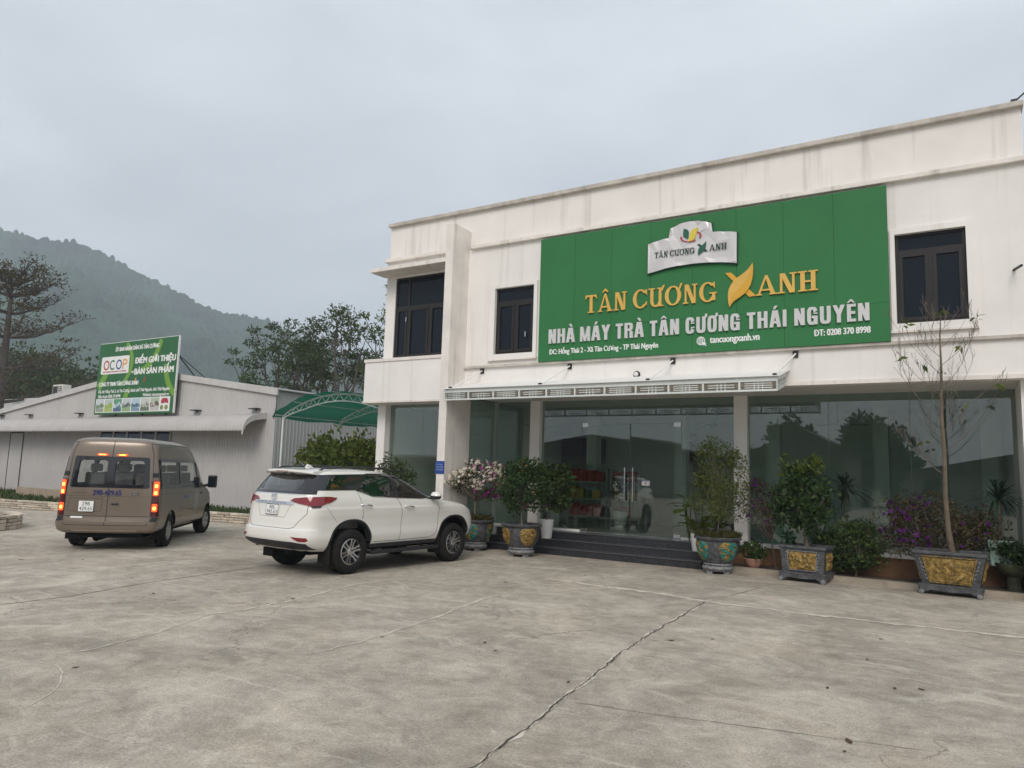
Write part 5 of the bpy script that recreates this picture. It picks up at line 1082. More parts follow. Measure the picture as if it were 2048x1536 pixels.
t, cs, P = bushy('tibouchina', 'large purple flowered shrub behind the bare sapling', 'shrub', (-0.45, 15.62, 0.08), (-0.40, 15.62, 1.05), (1.02, 0.40, 0.62), 110, 48, 0.068, G5, 101, (-0.45, 15.62, 0.40), 0.03, clump=0.20, aspect=0.38)
left = P[(P[:, 0] < -0.45) & (P[:, 2] > 0.8)]; g = random.Random(5); Pf = np.vstack([P[g.sample(range(len(P)), 48)], left[g.sample(range(len(left)), min(62, len(left)))]]); blooms(t, Pf + np.array([0, -0.08, 0.02]), 0.045, FLP, 8)
bushy('hedge', 'dense low green hedge between the camellia and the purple shrub', 'hedge', (-1.75, 15.62, 0.08), (-1.80, 15.62, 0.62), (0.62, 0.30, 0.40), 70, 46, 0.075, G4, 111, tr=0.02, clump=0.16, aspect=0.5)
# bare sapling
def sapling():
    base = Vector((-0.14, 14.90, 0.68)); t = thing('bare_sapling', 'thin bare sapling with a few yellowing leaves rising above the larger gold panel planter', 'tree', base)
    trunk = [base + Vector(p) for p in ((0, 0, 0), (-0.05, -0.10, 0.45), (-0.07, -0.23, 1.0), (-0.055, -0.41, 1.7), (-0.075, -0.57, 2.4), (-0.05, -0.70, 3.1), (-0.05, -0.77, 3.7), (-0.02, -0.81, 4.1))]
    mb = MB(); mb.tube(trunk, [0.056, 0.045, 0.040, 0.034, 0.028, 0.020, 0.012, 0.005], 9); mb.build('trunk', mat('pale_smooth_bark', (0.155, 0.118, 0.085), 0.85, var=0.35, scale=7, bump=0.3), t, smooth=60)
    br = MB(); r = random.Random(12); tips = []
    def grow(p, d, L, rad, lev):
        pts = [p]; q = p
        for i in range(5):
            d = (d + Vector((r.uniform(-0.16, 0.16), r.uniform(-0.14, 0.10), 0.09 + r.uniform(-0.05, 0.1)))).normalized(); q = q + d * L / 5; pts.append(q)
            if lev < 3 and r.random() < 0.66:
                s = (d + Vector((r.uniform(-0.8, 0.8), r.uniform(-0.6, 0.3), r.uniform(0.15, 0.8)))).normalized(); grow(q, s, L * r.uniform(0.35, 0.55), rad * 0.55, lev + 1)
        br.tube(pts, [max(0.0022, rad * (1 - 0.7 * i / 5)) for i in range(6)], 5 if lev < 2 else 4, cap=False); tips.append(q)
    for k, (z, side, L) in enumerate(((1.35, -1, 0.85), (1.75, 1, 1.05), (1.95, -1, 0.75), (2.10, 1, 0.95), (2.32, -1, 1.15), (2.45, 1, 0.9), (2.7, -1, 0.8), (2.85, 1, 0.9), (3.05, -1, 0.8), (3.2, 1, 0.75), (3.35, -1, 0.6), (3.5, 1, 0.65), (3.62, -1, 0.5), (3.78, 1, 0.5), (3.9, -1, 0.4))):
        i = np.interp(z, [p.z - base.z for p in trunk], range(len(trunk))); a = trunk[int(i)].lerp(trunk[min(int(i) + 1, 7)], i % 1)
        grow(a, Vector((side * 0.9, r.uniform(-0.55, 0.12), 0.65)).normalized(), L * 1.02, 0.011 * (1 - z / 6), 0)
    br.build('branches', mat('twig_bark', (0.15, 0.125, 0.105), 0.85, var=0.2), t)
    sel = [np.array(p) for p in r.sample(tips, 9)] + [np.array(trunk[-1])] * 2; P, d = clump_pts(sel, [0.05] * len(sel), 4, 3); crown(t, P, d, 0.13, G2, 6, 'leaves', droop=0.6, aspect=0.4)
sapling()
bp_ = thing('bowl_planter', 'mossy green bowl planter on a stand at the right edge of the bed', 'planter', (0.76, 15.62, 0.08)); MB().lathe([(0.12, 0.0), (0.10, 0.12), (0.11, 0.25), (0.16, 0.27), (0.24, 0.36), (0.27, 0.47), (0.25, 0.47), (0.2, 0.42)], 28, Matrix.Translation((0.76, 15.62, 0.08)), close=False).build('bowl', mat('mossy_stone', (0.07, 0.075, 0.045), 0.9, var=0.4, scale=9, bump=0.4), bp_, smooth=50); MB().lathe([(0.24, 0.44), (0.01, 0.45)], 20, Matrix.Translation((0.76, 15.62, 0.08))).build('soil', SOIL, bp_)
bushy('leafy_plant', 'dark leafy plant spilling from the mossy bowl planter', 'plant', (0.76, 15.62, 0.50), (0.80, 15.62, 0.72), (0.32, 0.26, 0.24), 26, 34, 0.085, G1, 121, tr=0.01, clump=0.11, aspect=0.5)
bushy('garden_shrub', 'dark green shrub at the far right end of the bed', 'shrub', (1.45, 15.55, 0.08), (1.42, 15.55, 0.8), (0.42, 0.3, 0.55), 46, 44, 0.085, G4, 131, tr=0.02, clump=0.16, aspect=0.45)
# behind the white car
bushy('broadleaf_shrub', 'wide yellow green shrub behind the roof of the white car', 'shrub', (-14.6, 15.0, 0), (-14.6, 15.0, 1.85), (1.75, 0.7, 0.92), 120, 46, 0.17, G2, 141, (-14.5, 15.0, 0.8), 0.05, clump=0.30, aspect=0.42)
bushy('garden_shrub', 'dark green shrub in front of the left shop window beside the blue plaque', 'shrub', (-11.75, 13.6, 0), (-11.75, 13.6, 1.35), (0.62, 0.42, 0.72), 70, 46, 0.085, GD, 151, (-11.75, 13.6, 0.5), 0.03, clump=0.2, aspect=0.4)
# grass strip by the shed
g = np.random.default_rng(2); V = []
for _ in range(5200):
    x = g.uniform(-45, -18.4); y0_ = np.interp(x, [-46, -29.4, -18.6], [13.35, 13.15, 15.45]); y = g.uniform(y0_, 17.4); h = 0.14 * g.uniform(0.5, 1.4); a = g.uniform(0, 6.28); s = np.array([math.cos(a), math.sin(a), 0]) * 0.03; p = np.array([x, y, 0.19]); d = np.array([g.normal() * 0.05, g.normal() * 0.05, h])
    V += [p - s, p + d * 0.6 - s * 0.7, p + d, p + s]
V = np.array(V); tag(mesh_np('grass', V, np.arange(len(V)).reshape(-1, 4), G4), 'short green grass growing along the shed wall', kind='stuff')

# ---- big trees
def tier_tree():
    base = (-61.2, 26, 0); t = thing('terminalia_tree', 'tall sparse tiered tree with brownish leaves at the left edge', 'tree', base); r = random.Random(4); mb = MB(); B = Vector(base)
    trunk = [B + Vector(p) for p in ((0, 0, 0), (0.1, 0, 4), (0.0, 0.1, 8), (0.15, 0, 11), (-0.1, 0.1, 14), (-0.2, 0, 16))]; mb.tube(trunk, [0.42, 0.36, 0.30, 0.22, 0.13, 0.05], 10); cs = []; rad = []
    for z, Rr, n in ((7.4, 6.2, 7), (9.9, 6.2, 7), (12.3, 5.2, 7), (14.2, 4.2, 6), (15.5, 3.4, 7), (16.4, 2.2, 6)):
        for k in range(n):
            a = 6.283 * k / n + r.uniform(-0.35, 0.35); L = Rr * r.uniform(0.72, 1.05); zz = z * 1.0 - 1.6; p0 = B + Vector((0, 0, zz)); d = Vector((math.cos(a), math.sin(a), 0)); p1 = B + d * L + Vector((0, 0, z + r.uniform(-0.2, 0.5)))
            pts = [p0.lerp(p1, i / 6) + Vector((0, 0, -0.35 * math.sin(math.pi * i / 6) + r.uniform(-0.08, 0.08))) for i in range(7)]; mb.tube(pts, [0.10 * (1 - 0.8 * i / 6) for i in range(7)], 5)
            for i in range(2, 7):
                for sgn in (-1, 1, 0):
                    if r.random() < 0.85:
                        q = pts[i] + Vector((-d.y, d.x, 0)) * sgn * L * 0.20 * r.uniform(0.4, 1.1) + d * r.uniform(-0.3, 0.4) + Vector((0, 0, r.uniform(0.1, 0.6))); mb.tube([pts[i - 1], q], [0.03, 0.01], 4, cap=False); cs.append(q); rad.append(r.uniform(0.45, 0.85))
    mb.build('trunk', BARK_D, t, smooth=60); P, d = clump_pts(cs, [q * 0.9 for q in rad], 16, 4, flat=0.26); crown(t, P, d, 0.20, G5, 4, outw=0.3, up=0.3, aspect=0.5)
tier_tree()
def cassia(base, H, limbs, seed, label, m=GD, n=70, spread=3.5, name='cassia_tree', clr=0.85, group='trees behind the shed and the green canopy'):
    t = thing(name, label, 'tree', base, 0, group); r = random.Random(seed); mb = MB(); B = Vector(base); cs = []; rad = []
    fork = B + Vector((r.uniform(-0.3, 0.3), r.uniform(-0.3, 0.3), H * 0.35)); mb.tube([B, B.lerp(fork, 0.5) + Vector((0.1, 0, 0)), fork], [0.26, 0.2, 0.16], 8)
    for k in range(limbs):
        a = 6.283 * k / limbs + r.uniform(-0.4, 0.4); q = r.uniform(0.25, 1); tip = B + Vector((math.cos(a) * spread * q, math.sin(a) * spread * q * 0.8, H * (1.0 - 0.33 * q * q) * r.uniform(0.86, 1.02)))
        pts = [fork.lerp(tip, i / 7) + Vector((math.cos(a), math.sin(a), 0)) * 0.12 * spread * math.sin(math.pi * i / 7) + Vector((r.uniform(-.12, .12), r.uniform(-.12, .12), 0)) for i in range(8)]; mb.tube(pts, [0.09 * (1 - 0.8 * i / 7) for i in range(8)], 5)
        cs.append(tip + Vector((0, 0, 0.1))); rad.append(clr * r.uniform(0.8, 1.2))
        for i in range(4, 8):
            for _ in range(3):
                if r.random() < 0.27:
                    b = r.uniform(0, 6.283); e = pts[i] + Vector((math.cos(b) * r.uniform(0.5, 1.2), math.sin(b) * r.uniform(0.5, 1.2), r.uniform(0.35, 1.0))); mb.tube([pts[i - 1], e], [0.035, 0.012], 4, cap=False); cs.append(e); rad.append(clr * r.uniform(0.4, 0.8))
    mb.build('trunk', BARK_D, t, smooth=60); P, d = clump_pts(cs, rad, n, seed, flat=0.32); crown(t, P, d, 0.24, m, seed, outw=0.7, up=-0.15, aspect=0.36)
    return t
cassia((-36.6, 32, 0), 11.6, 9, 3, 'tall open crowned tree with flat leaf clumps right of the hill slope', spread=3.0)
cassia((-40.2, 33, 0), 9.6, 8, 5, 'shorter open crowned tree leaning left above the shed roof end', spread=3.0, m=G4)
cassia((-33.4, 32, 0), 10.6, 10, 7, 'dense dark tree rising behind the green shade canopy', spread=3.5, n=64, clr=0.95)
cassia((-30.2, 31, 0), 10.8, 11, 9, 'dense dark tree touching the left edge of the showroom', spread=3.5, n=64, clr=0.95)
cassia((-29.0, 33, 0), 13.2, 5, 11, 'pale leaved tall tree peeping out beside the loggia window', spread=1.8, m=G2, n=50, clr=0.7)
cassia((-45.0, 37, 0), 7.0, 7, 13, 'low open tree above the shed roof left of the cassia trees', spread=2.6, m=G4, n=40)
def round_tree(base, H, W, seed, label, m=G1):
    t = thing('broadleaf_tree', label, 'tree', base, 0, 'dark trees behind the shed on the left'); cs = ell_centers((base[0], base[1], H * 0.62), (W, W, H * 0.40), 70, seed, 0.5); P, d = clump_pts(cs, [1.15 * rnd.uniform(0.7, 1.3) for _ in cs], 90, seed); crown(t, P, d, 0.42, m, seed, outw=0.8, aspect=0.5); stems(t, base, cs[::5], 0.25, BARK_D, seed, (base[0], base[1], H * 0.35))
round_tree((-89, 39, 0), 13.2, 5.0, 21, 'dark bushy tree under the tiered tree', GD)
round_tree((-80, 38, 0), 12.4, 4.6, 22, 'dark rounded tree behind the air conditioner', GD)
round_tree((-73.5, 40, 0), 11.2, 4.2, 23, 'dark rounded tree left of the billboard', GD)
round_tree((-66, 38, 0), 8.8, 3.6, 24, 'low dark tree just behind the billboard left edge', GD)
round_tree((-95, 44, 0), 12.0, 5.5, 25, 'dark tree cut by the left edge of the picture', GD)
tag(MB().box(-78, -58.5, 27.5, 27.7, 3.2, 6.2).box(-78, -58.5, 27.7, 34, 5.9, 6.2).build('white_roof', mat('white_sheet_roof', (0.70, 0.70, 0.70), 0.6, var=0.1)), 'white sheet roof peeping over the shed at the far left', 'roof')
# fallen leaves
LV = mat('dry_leaf', (0.085, 0.045, 0.022), 0.8, var=0.4, scale=30)
r = random.Random(6)
for x, y in [(-0.75, 6.04), (-1.09, 7.42), (-0.75, 5.8), (-0.57, 7.8), (-3.07, 6.11), (-0.9, 8.84), (-0.36, 7.92), (-6.83, 3.76), (-5.52, 6.38), (-8.03, 7.35), (-14.54, 6.84), (-13.85, 7.56), (-11.28, 6.96), (-9.74, 6.35), (-4.21, 6.66), (-4.49, 6.89), (-2.88, 8.33), (-2.52, 8.72), (-0.87, 10.08), (-6.61, 10.72), (-5.94, 12.41)]:
    s = r.uniform(0.022, 0.042) * (1.4 if (x, y) == (-0.75, 6.04) else 1); a = r.uniform(0, 6.28); M_ = Matrix.Translation((x, y, 0.006)) @ Matrix.Rotation(a, 4, 'Z')
    o_ = leaf_outline((-s, 0), (s, 0), s * 0.42, 8); mb = MB(); mb.prism(o_, lambda u, v, d: M_ @ Vector((u, v, d + 0.22 * v * v / s + 0.10 * u * u / s)), 0, 0.002); tag(mb.build('fallen_leaf', LV), 'dry brown leaf lying on the concrete yard', 'leaf', 'fallen leaves on the yard')

# ------------------------------------------------------------------ inside the showroom
GDR = leaf_mat('leaf_dracaena', [(0.010, 0.032, 0.018), (0.022, 0.055, 0.028), (0.035, 0.075, 0.035)], rough=0.4)
def dracaena(label, x, y, seed, h=0.75, m=G6):
    t = thing('dracaena', label, 'plant', (x, y, ZF + 0.45), 0, 'strap leaved plants by the glass'); MB().tube([(x, y, ZF + 0.44), (x, y, ZF + 0.45 + h)], 0.03, 7).build('stem', BARK, t)
    fronds(t, (x, y, ZF + 0.45 + h), 64, 0.66, m, seed, 0.021, (-0.2, 1.45), 6, False, 'leaves'); tall_pot('square mint pot under the ' + label.split(' behind')[0].split(' by')[0], (x, y, ZF + 0.0), 0.16, 0.21, 0.45, MINT, True, group='square mint pots by the glass')
dracaena('middle strap leaved plant behind the long shop window', -2.0, 16.45, 1, 0.78, GDR); dracaena('right hand strap leaved plant by the far end of the shop window', 0.60, 15.80, 2, 0.72, GDR); dracaena('left strap leaved plant behind the column window', -3.35, 16.75, 3, 0.35)
t = thing('rubber_plant', 'broad leaved plant in a white pot inside the glass doors', 'plant', (-7.75, 18.3, ZF + 0.4)); mb = MB(); mb.tube([(-7.75, 18.3, ZF + 0.38), (-7.72, 18.3, ZF + 0.9)], 0.02, 6); mb.build('stem', BARK, t)
for k in range(12): bigleaf(t, (-7.74, 18.3, ZF + 0.62 + 0.05 * k), R(k * 137), 0.2 + 0.07 * k, 0.42, 0.13, G1)
tall_pot('round white pot inside the glass doors', (-7.75, 18.3, ZF), 0.15, 0.2, 0.42, WPOT)
RB = mat('red_gift_box', (0.48, 0.04, 0.03), 0.4, var=0.2); YB_ = mat('yellow_gift_box', (0.62, 0.43, 0.08), 0.5, var=0.2); GB_ = mat('green_gift_box', (0.05, 0.16, 0.05), 0.5, var=0.2); SHF = mat('white_shelf', (0.55, 0.57, 0.55), 0.5, var=0.02)
for q, (x0, x1) in enumerate(((-9.6, -8.35), (-8.25, -7.4))):
    t = thing('display_shelf', ('longer' if q == 0 else 'shorter') + ' white display shelf of tea boxes seen through the glass', 'shelf', (x0, 18.9, ZF)); mb = MB(); mb.box(x0, x0 + 0.03, 18.75, 19.15, ZF, ZF + 1.55); mb.box(x1 - 0.03, x1, 18.75, 19.15, ZF, ZF + 1.55); mb.build('side_panel', SHF, t)
    for k in range(3):
        z = ZF + 0.18 + k * 0.48; MB().box(x0 + 0.031, x1 - 0.031, 18.75, 19.15, z, z + 0.03).build('board', SHF, t)
        x = x0 + 0.08; r = random.Random(k + 7 * q)
        while x < x1 - 0.3:
            w_ = r.uniform(0.16, 0.26); h = r.uniform(0.24, 0.36); m_ = (RB, YB_ if r.random() < 0.8 else GB_, RB)[k]
            b = tag(MB().box(x, x + w_, 18.8, 19.0, z + 0.031, z + 0.031 + h).build('gift_box', m_), ('yellow' if m_ is YB_ else 'green' if m_ is GB_ else 'red') + ' tea gift box on the ' + ('bottom', 'middle', 'top')[k] + ' board of a display shelf', 'box', ('bottom', 'middle', 'top')[k] + ' board ' + ('yellow' if m_ is YB_ else 'green' if m_ is GB_ else 'red') + ' gift boxes'); x += w_ + r.uniform(0.02, 0.07)
def fan(x, y, label):
    t = thing('ceiling_fan', label, 'fan', (x, y, ZS), 0.0, 'ceiling fans in the showroom'); m_ = mat('fan_metal', (0.10, 0.20, 0.17), 0.4)
    MB().tube([(x, y, ZS - 0.002), (x, y, ZS - 0.42)], 0.014, 8).build('down_rod', m_, t); MB().lathe([(0.03, 0.0), (0.11, 0.02), (0.12, 0.08), (0.05, 0.12)], 20, Matrix.Translation((x, y, ZS - 0.54))).build('motor', m_, t, smooth=50)
    for k in range(3): M_ = Matrix.Translation((x, y, ZS - 0.48)) @ Matrix.Rotation(R(120 * k + 20), 4, 'Z') @ Matrix.Rotation(R(8), 4, 'X'); MB().box(0.10, 0.66, -0.065, 0.065, -0.004, 0.004, M_).build('blade', m_, t)
fan(-10.3 + 0.0, 18.2, 'ceiling fan left of the first column'); fan(-5.2, 18.2, 'ceiling fan above the glass doors'); fan(-2.35, 18.2, 'ceiling fan inside the long shop window')
NAV = mat('navy_cabinet', (0.012, 0.03, 0.07), 0.4, var=0.1)
tag(MB().box(-11.75, -10.72, 17.0, 17.38, ZF, 2.72).build('navy_cabinet', NAV), 'dark navy cabinet inside the left shop window', 'cabinet'); tag(MB().box(-10.55, -9.4, 20.2, 20.98, ZF + 1.7, 2.95).build('wall_screen', NAV), 'dark navy screen high on the back wall', 'screen')
DK = mat('dark_interior_panel', (0.02, 0.022, 0.024), 0.5, var=0.1); t = thing('staircase', 'dark open staircase in the back of the showroom', 'staircase', (-6.2, 20.2, ZF))
MB().prism([(-6.9, 3.3), (-6.7, 3.3), (-5.35, ZF), (-5.65, ZF)], lambda u, v, d: (u, 20.2 + d, v), 0, 0.06).build('stringer', DK, t); mb = MB()
for k in range(10): z = ZF + 0.15 + k * 0.27; x = -5.62 - (z - ZF) * 0.475; mb.box(x, x + 0.34, 20.061, 20.9, z, z + 0.05)
mb.build('treads', DK, t)
# leaning mint board behind the left column window
# ------------------------------------------------------------------ across the yard, seen mirrored in the shop glass
hw = mat('old_house_wall', (0.22, 0.21, 0.19), 0.85, var=0.2); hr = mat('dark_tiled_roof', (0.06, 0.05, 0.045), 0.8, var=0.2)
def house(label, x0, x1, y0, y1, h, rh):
    t = thing('house', label, 'house', ((x0 + x1) / 2, y1, 0)); MB().box(x0, x1, y0, y1, 0, h).build('wall', hw, t); xm = (x0 + x1) / 2
    MB().add([(x0 - 0.5, y0 - 0.5, h), (x1 + 0.5, y0 - 0.5, h), (xm, y0 - 0.5, h + rh), (x0 - 0.5, y1 + 0.5, h), (x1 + 0.5, y1 + 0.5, h), (xm, y1 + 0.5, h + rh)], [(0, 2, 1), (3, 4, 5), (0, 3, 5, 2), (1, 2, 5, 4), (0, 1, 4, 3)]).build('roof', hr, t)
    for x in np.linspace(x0 + 1.2, x1 - 2.2, 3): MB().box(x, x + 1.0, y1, y1 + 0.03, 1.0, 2.2).build('window', DARKGL, t)
house('gabled grey house across the yard mirrored in the shop glass', -14.5, -6.2, -36, -27.5, 3.5, 2.4)
house('long low shed across the yard mirrored in the right shop window', -3.4, 14, -37, -28, 2.6, 1.9)
house('long grey roofed house across the yard mirrored in the glass doors', -40, -16.5, -38, -28, 3.4, 2.0)
for k, (x, y, H, W) in enumerate(((-12.2, -32, 6.9, 2.0), (-6.0, -30, 7.0, 1.6), (-4.4, -31, 5.8, 1.7), (12.5, -30, 6.5, 3))):
    t = thing('broadleaf_tree', ('tall rounded tree', 'tall pointed tree', 'shorter tree', 'low wide tree')[k] + ' across the yard mirrored in the shop glass', 'tree', (x, y, 0)); cs = ell_centers((x, y, H * 0.6), (W, W, H * 0.4), 60, 60 + k, 0.5); P, d = clump_pts(cs, [0.7] * 60, 60, 60 + k); crown(t, P, d, 0.4, GD, 60 + k, outw=0.8, aspect=0.5); stems(t, (x, y, 0), cs[::6], 0.2, BARK_D, 60 + k, (x, y, H * 0.35))
# ------------------------------------------------------------------ vehicles
def pchip(xs, ys, q):
    xs = np.array(xs, float); ys = np.array(ys, float); h = np.diff(xs); dl = np.diff(ys) / h; m = np.zeros(len(xs)); m[0] = dl[0]; m[-1] = dl[-1]
    for i in range(1, len(xs) - 1):
        if dl[i - 1] * dl[i] > 0: w1 = 2 * h[i] + h[i - 1]; w2 = h[i] + 2 * h[i - 1]; m[i] = (w1 + w2) / (w1 / dl[i - 1] + w2 / dl[i])
    q = np.clip(np.asarray(q, float), xs[0], xs[-1]); k = np.clip(np.searchsorted(xs, q) - 1, 0, len(xs) - 2); t = (q - xs[k]) / h[k]
    return (1 + 2 * t) * (1 - t) ** 2 * ys[k] + t * (1 - t) ** 2 * h[k] * m[k] + t * t * (3 - 2 * t) * ys[k + 1] + t * t * (t - 1) * h[k] * m[k + 1]
class Body:
    """car shell as a stack of rounded plan outlines"""
    def __init__(s, rows, ar, nr, af, nf):
        s.z, s.xr, s.xf, s.w = [list(c) for c in zip(*rows)]; s.ar, s.nr, s.af, s.nf = ar, nr, af, nf
    def at(s, z): return float(pchip(s.z, s.xr, z)), float(pchip(s.z, s.xf, z)), float(pchip(s.z, s.w, z))
    def corner(s, xr, xf): L = xf - xr; return min(s.ar, L * 0.45), min(s.af, L * 0.5)
    def yside(s, x, z):
        xr, xf, w = s.at(z); ar, af = s.corner(xr, xf)
        if x < xr + ar: t = min(1, max(0, (xr + ar - x) / ar)); return w * (1 - t ** s.nr) ** (1 / s.nr)
        if x > xf - af: t = min(1, max(0, (x - xf + af) / af)); return w * (1 - t ** s.nf) ** (1 / s.nf)
        return w
    def xrear(s, y, z): xr, xf, w = s.at(z); ar, af = s.corner(xr, xf); t = min(0.999, abs(y) / w); return xr + ar * (1 - (1 - t ** s.nr) ** (1 / s.nr))
    def xfront(s, y, z): xr, xf, w = s.at(z); ar, af = s.corner(xr, xf); t = min(0.999, abs(y) / w); return xf - af * (1 - (1 - t ** s.nf) ** (1 / s.nf))
    def outline(s, z, M=24, inset=0.0):
        xr, xf, w = s.at(z); xr += inset; xf -= inset; w -= inset; ar, af = s.corner(xr, xf); P = []
        for i in range(M): a = math.pi / 2 * i / (M - 1); P.append((xr + ar * (1 - math.cos(a) ** (2 / s.nr)), w * math.sin(a) ** (2 / s.nr)))
        for i in range(1, 28): P.append((xr + ar + (xf - af - xr - ar) * i / 28, w))
        for i in range(M): a = math.pi / 2 * (1 - i / (M - 1)); P.append((xf - af * (1 - math.cos(a) ** (2 / s.nf)), w * math.sin(a) ** (2 / s.nf)))
        return P + [(x, -y) for x, y in P[-2:0:-1]]
    def shell(s, zs, inset=0.0, dz=0.0):
        vs = []; fs = []; n = None
        for z in zs:
            o = s.outline(z, inset=inset); n = len(o); vs += [(x, y, z - dz) for x, y in o]
        for i in range(len(zs) - 1): fs += [(i * n + k, i * n + (k + 1) % n, (i + 1) * n + (k + 1) % n, (i + 1) * n + k) for k in range(n)]
        fs += [tuple(range(n - 1, -1, -1)), tuple((len(zs) - 1) * n + k for k in range(n))]
        me = D.meshes.new('t'); me.from_pydata(vs, [], fs); bm = bmesh.new(); bm.from_mesh(me); bmesh.ops.recalc_face_normals(bm, faces=bm.faces); bmesh.ops.triangulate(bm, faces=[f for f in bm.faces if len(f.verts) > 4]); bm.to_mesh(me); bm.free(); return me
def tmp(me, m=None):
    o = D.objects.new('t', me); C.objects.link(o)
    if m and not me.materials: me.materials.append(m)
    return o
def cutm(poly, fn, d0, d1, m):
    mb = MB(); mb.prism(poly, fn, d0, d1); return tmp_from(mb, m)
def tmp_from(mb, m):
    me = D.meshes.new('t'); me.from_pydata([tuple(p) for p in mb.v], [], mb.f); me.materials.append(m); fix(me); return tmp(me)
def carve(o, cutters):
    for c in cutters:
        md = o.modifiers.new('b', 'BOOLEAN'); md.operation = 'DIFFERENCE'; md.solver = 'EXACT'; md.object = c
        try: md.material_mode = 'TRANSFER'
        except Exception: pass
    dg = bpy.context.evaluated_depsgraph_get(); dg.update(); me = D.meshes.new_from_object(o.evaluated_get(dg))
    for c in cutters: D.objects.remove(c)
    D.objects.remove(o); return me
def rpoly(pts, r, k=4):
    """polygon with rounded corners"""
    out = []; n = len(pts)
    for i in range(n):
        p0, p, p1 = Vector(pts[i - 1]), Vector(pts[i]), Vector(pts[(i + 1) % n]); a, b = p0 - p, p1 - p; q = min(r, a.length * 0.45, b.length * 0.45); A, B = p + a.normalized() * q, p + b.normalized() * q
        for j in range(k + 1): t = j / k; out.append(tuple((1 - t) ** 2 * A + 2 * t * (1 - t) * p + t * t * B))
    return out
def patch(mb, poly, fn, d=0.004, step=0.05, th=0.01):
    """polygon (u,v) laid on a curved surface through fn(u,v,offset), with a skirt"""
    P = []; n0 = len(poly)
    for i in range(n0):
        a, b = Vector(poly[i]), Vector(poly[(i + 1) % n0]); k = max(1, int((b - a).length / step)); P += [a.lerp(b, j / k) for j in range(k)]
    n = len(P); pts = list(P); us = [p.x for p in P]; vs_ = [p.y for p in P]; u = min(us) + step * 0.5
    while u < max(us):
        v = min(vs_) + step * 0.5
        while v < max(vs_):
            if inside((u, v), P): pts.append(Vector((u, v)))
            v += step
        u += step
    res = delaunay_2d_cdt(pts, [(i, (i + 1) % n) for i in range(n)], [list(range(n))], 1, 1e-6); b = len(mb.v)
    mb.add([fn(p[0], p[1], d) for p in res[0]], [tuple(f) for f in res[2]])
    m_ = len(mb.v); mb.add([fn(p[0], p[1], d) for p in P] + [fn(p[0], p[1], d - th) for p in P], [(i, (i + 1) % n, n + (i + 1) % n, n + i) for i in range(n)])
    return mb
def inside(p, L):
    c = False; j = len(L) - 1
    for i in range(len(L)):
        if ((L[i][1] > p[1]) != (L[j][1] > p[1])) and (p[0] < (L[j][0] - L[i][0]) * (p[1] - L[i][1]) / (L[j][1] - L[i][1]) + L[i][0]): c = not c
        j = i
    return c
def ringpatch(mb, outer, holes, fn, d=.007, th=.012, step=.03):
    allp = []; edges = []; loops = []
    for Lp in [outer] + holes:
        P = []
        for i in range(len(Lp)): a, c = Vector(Lp[i]), Vector(Lp[(i + 1) % len(Lp)]); k = max(1, int((c - a).length / step)); P += [a.lerp(c, j / k) for j in range(k)]
        s0 = len(allp); allp += P; edges += [(s0 + i, s0 + (i + 1) % len(P)) for i in range(len(P))]; loops.append(P)
    us = [p.x for p in loops[0]]; vs = [p.y for p in loops[0]]; u = min(us) + step / 2
    while u < max(us):
        v = min(vs) + step / 2
        while v < max(vs):
            if inside((u, v), outer) and not any(inside((u, v), h) for h in holes): allp.append(Vector((u, v)))
            v += step
        u += step
    res = delaunay_2d_cdt(allp, edges, [], 0, 1e-6); V = res[0]; F = []
    for f in res[2]:
        c = [sum(V[i][k] for i in f) / len(f) for k in (0, 1)]
        if inside(c, outer) and not any(inside(c, h) for h in holes): F.append(tuple(f))
    mb.add([fn(p[0], p[1], d) for p in V], F)
    for P in loops: n = len(P); mb.add([fn(p[0], p[1], d) for p in P] + [fn(p[0], p[1], d - th) for p in P], [(i, (i + 1) % n, n + (i + 1) % n, n + i) for i in range(n)])
    return mb
def seam(mb, pts, fn, w=0.009, d=0.0015, step=0.03):
    P = [];
    for a, b in zip(pts[:-1], pts[1:]): a, b = Vector(a), Vector(b); k = max(1, int((b - a).length / step)); P += [a.lerp(b, j / k) for j in range(k)]
    P.append(Vector(pts[-1])); vs = []
    for i, p in enumerate(P): t = (P[min(i + 1, len(P) - 1)] - P[max(0, i - 1)]).normalized(); q = Vector((-t.y, t.x)) * w / 2; a, b = p + q, p - q; vs += [fn(a.x, a.y, d), fn(b.x, b.y, d)]
    mb.add(vs, [(2 * i, 2 * i + 1, 2 * i + 3, 2 * i + 2) for i in range(len(P) - 1)])
ALLOY = mat('machined_alloy', (0.55, 0.55, 0.56), 0.28, 1.0, var=0.05); ALLOYD = mat('dark_alloy', (0.025, 0.025, 0.03), 0.4, 0.4, var=0.1); SILV = mat('silver_wheel_paint', (0.33, 0.32, 0.30), 0.45, 0.5, var=0.12)
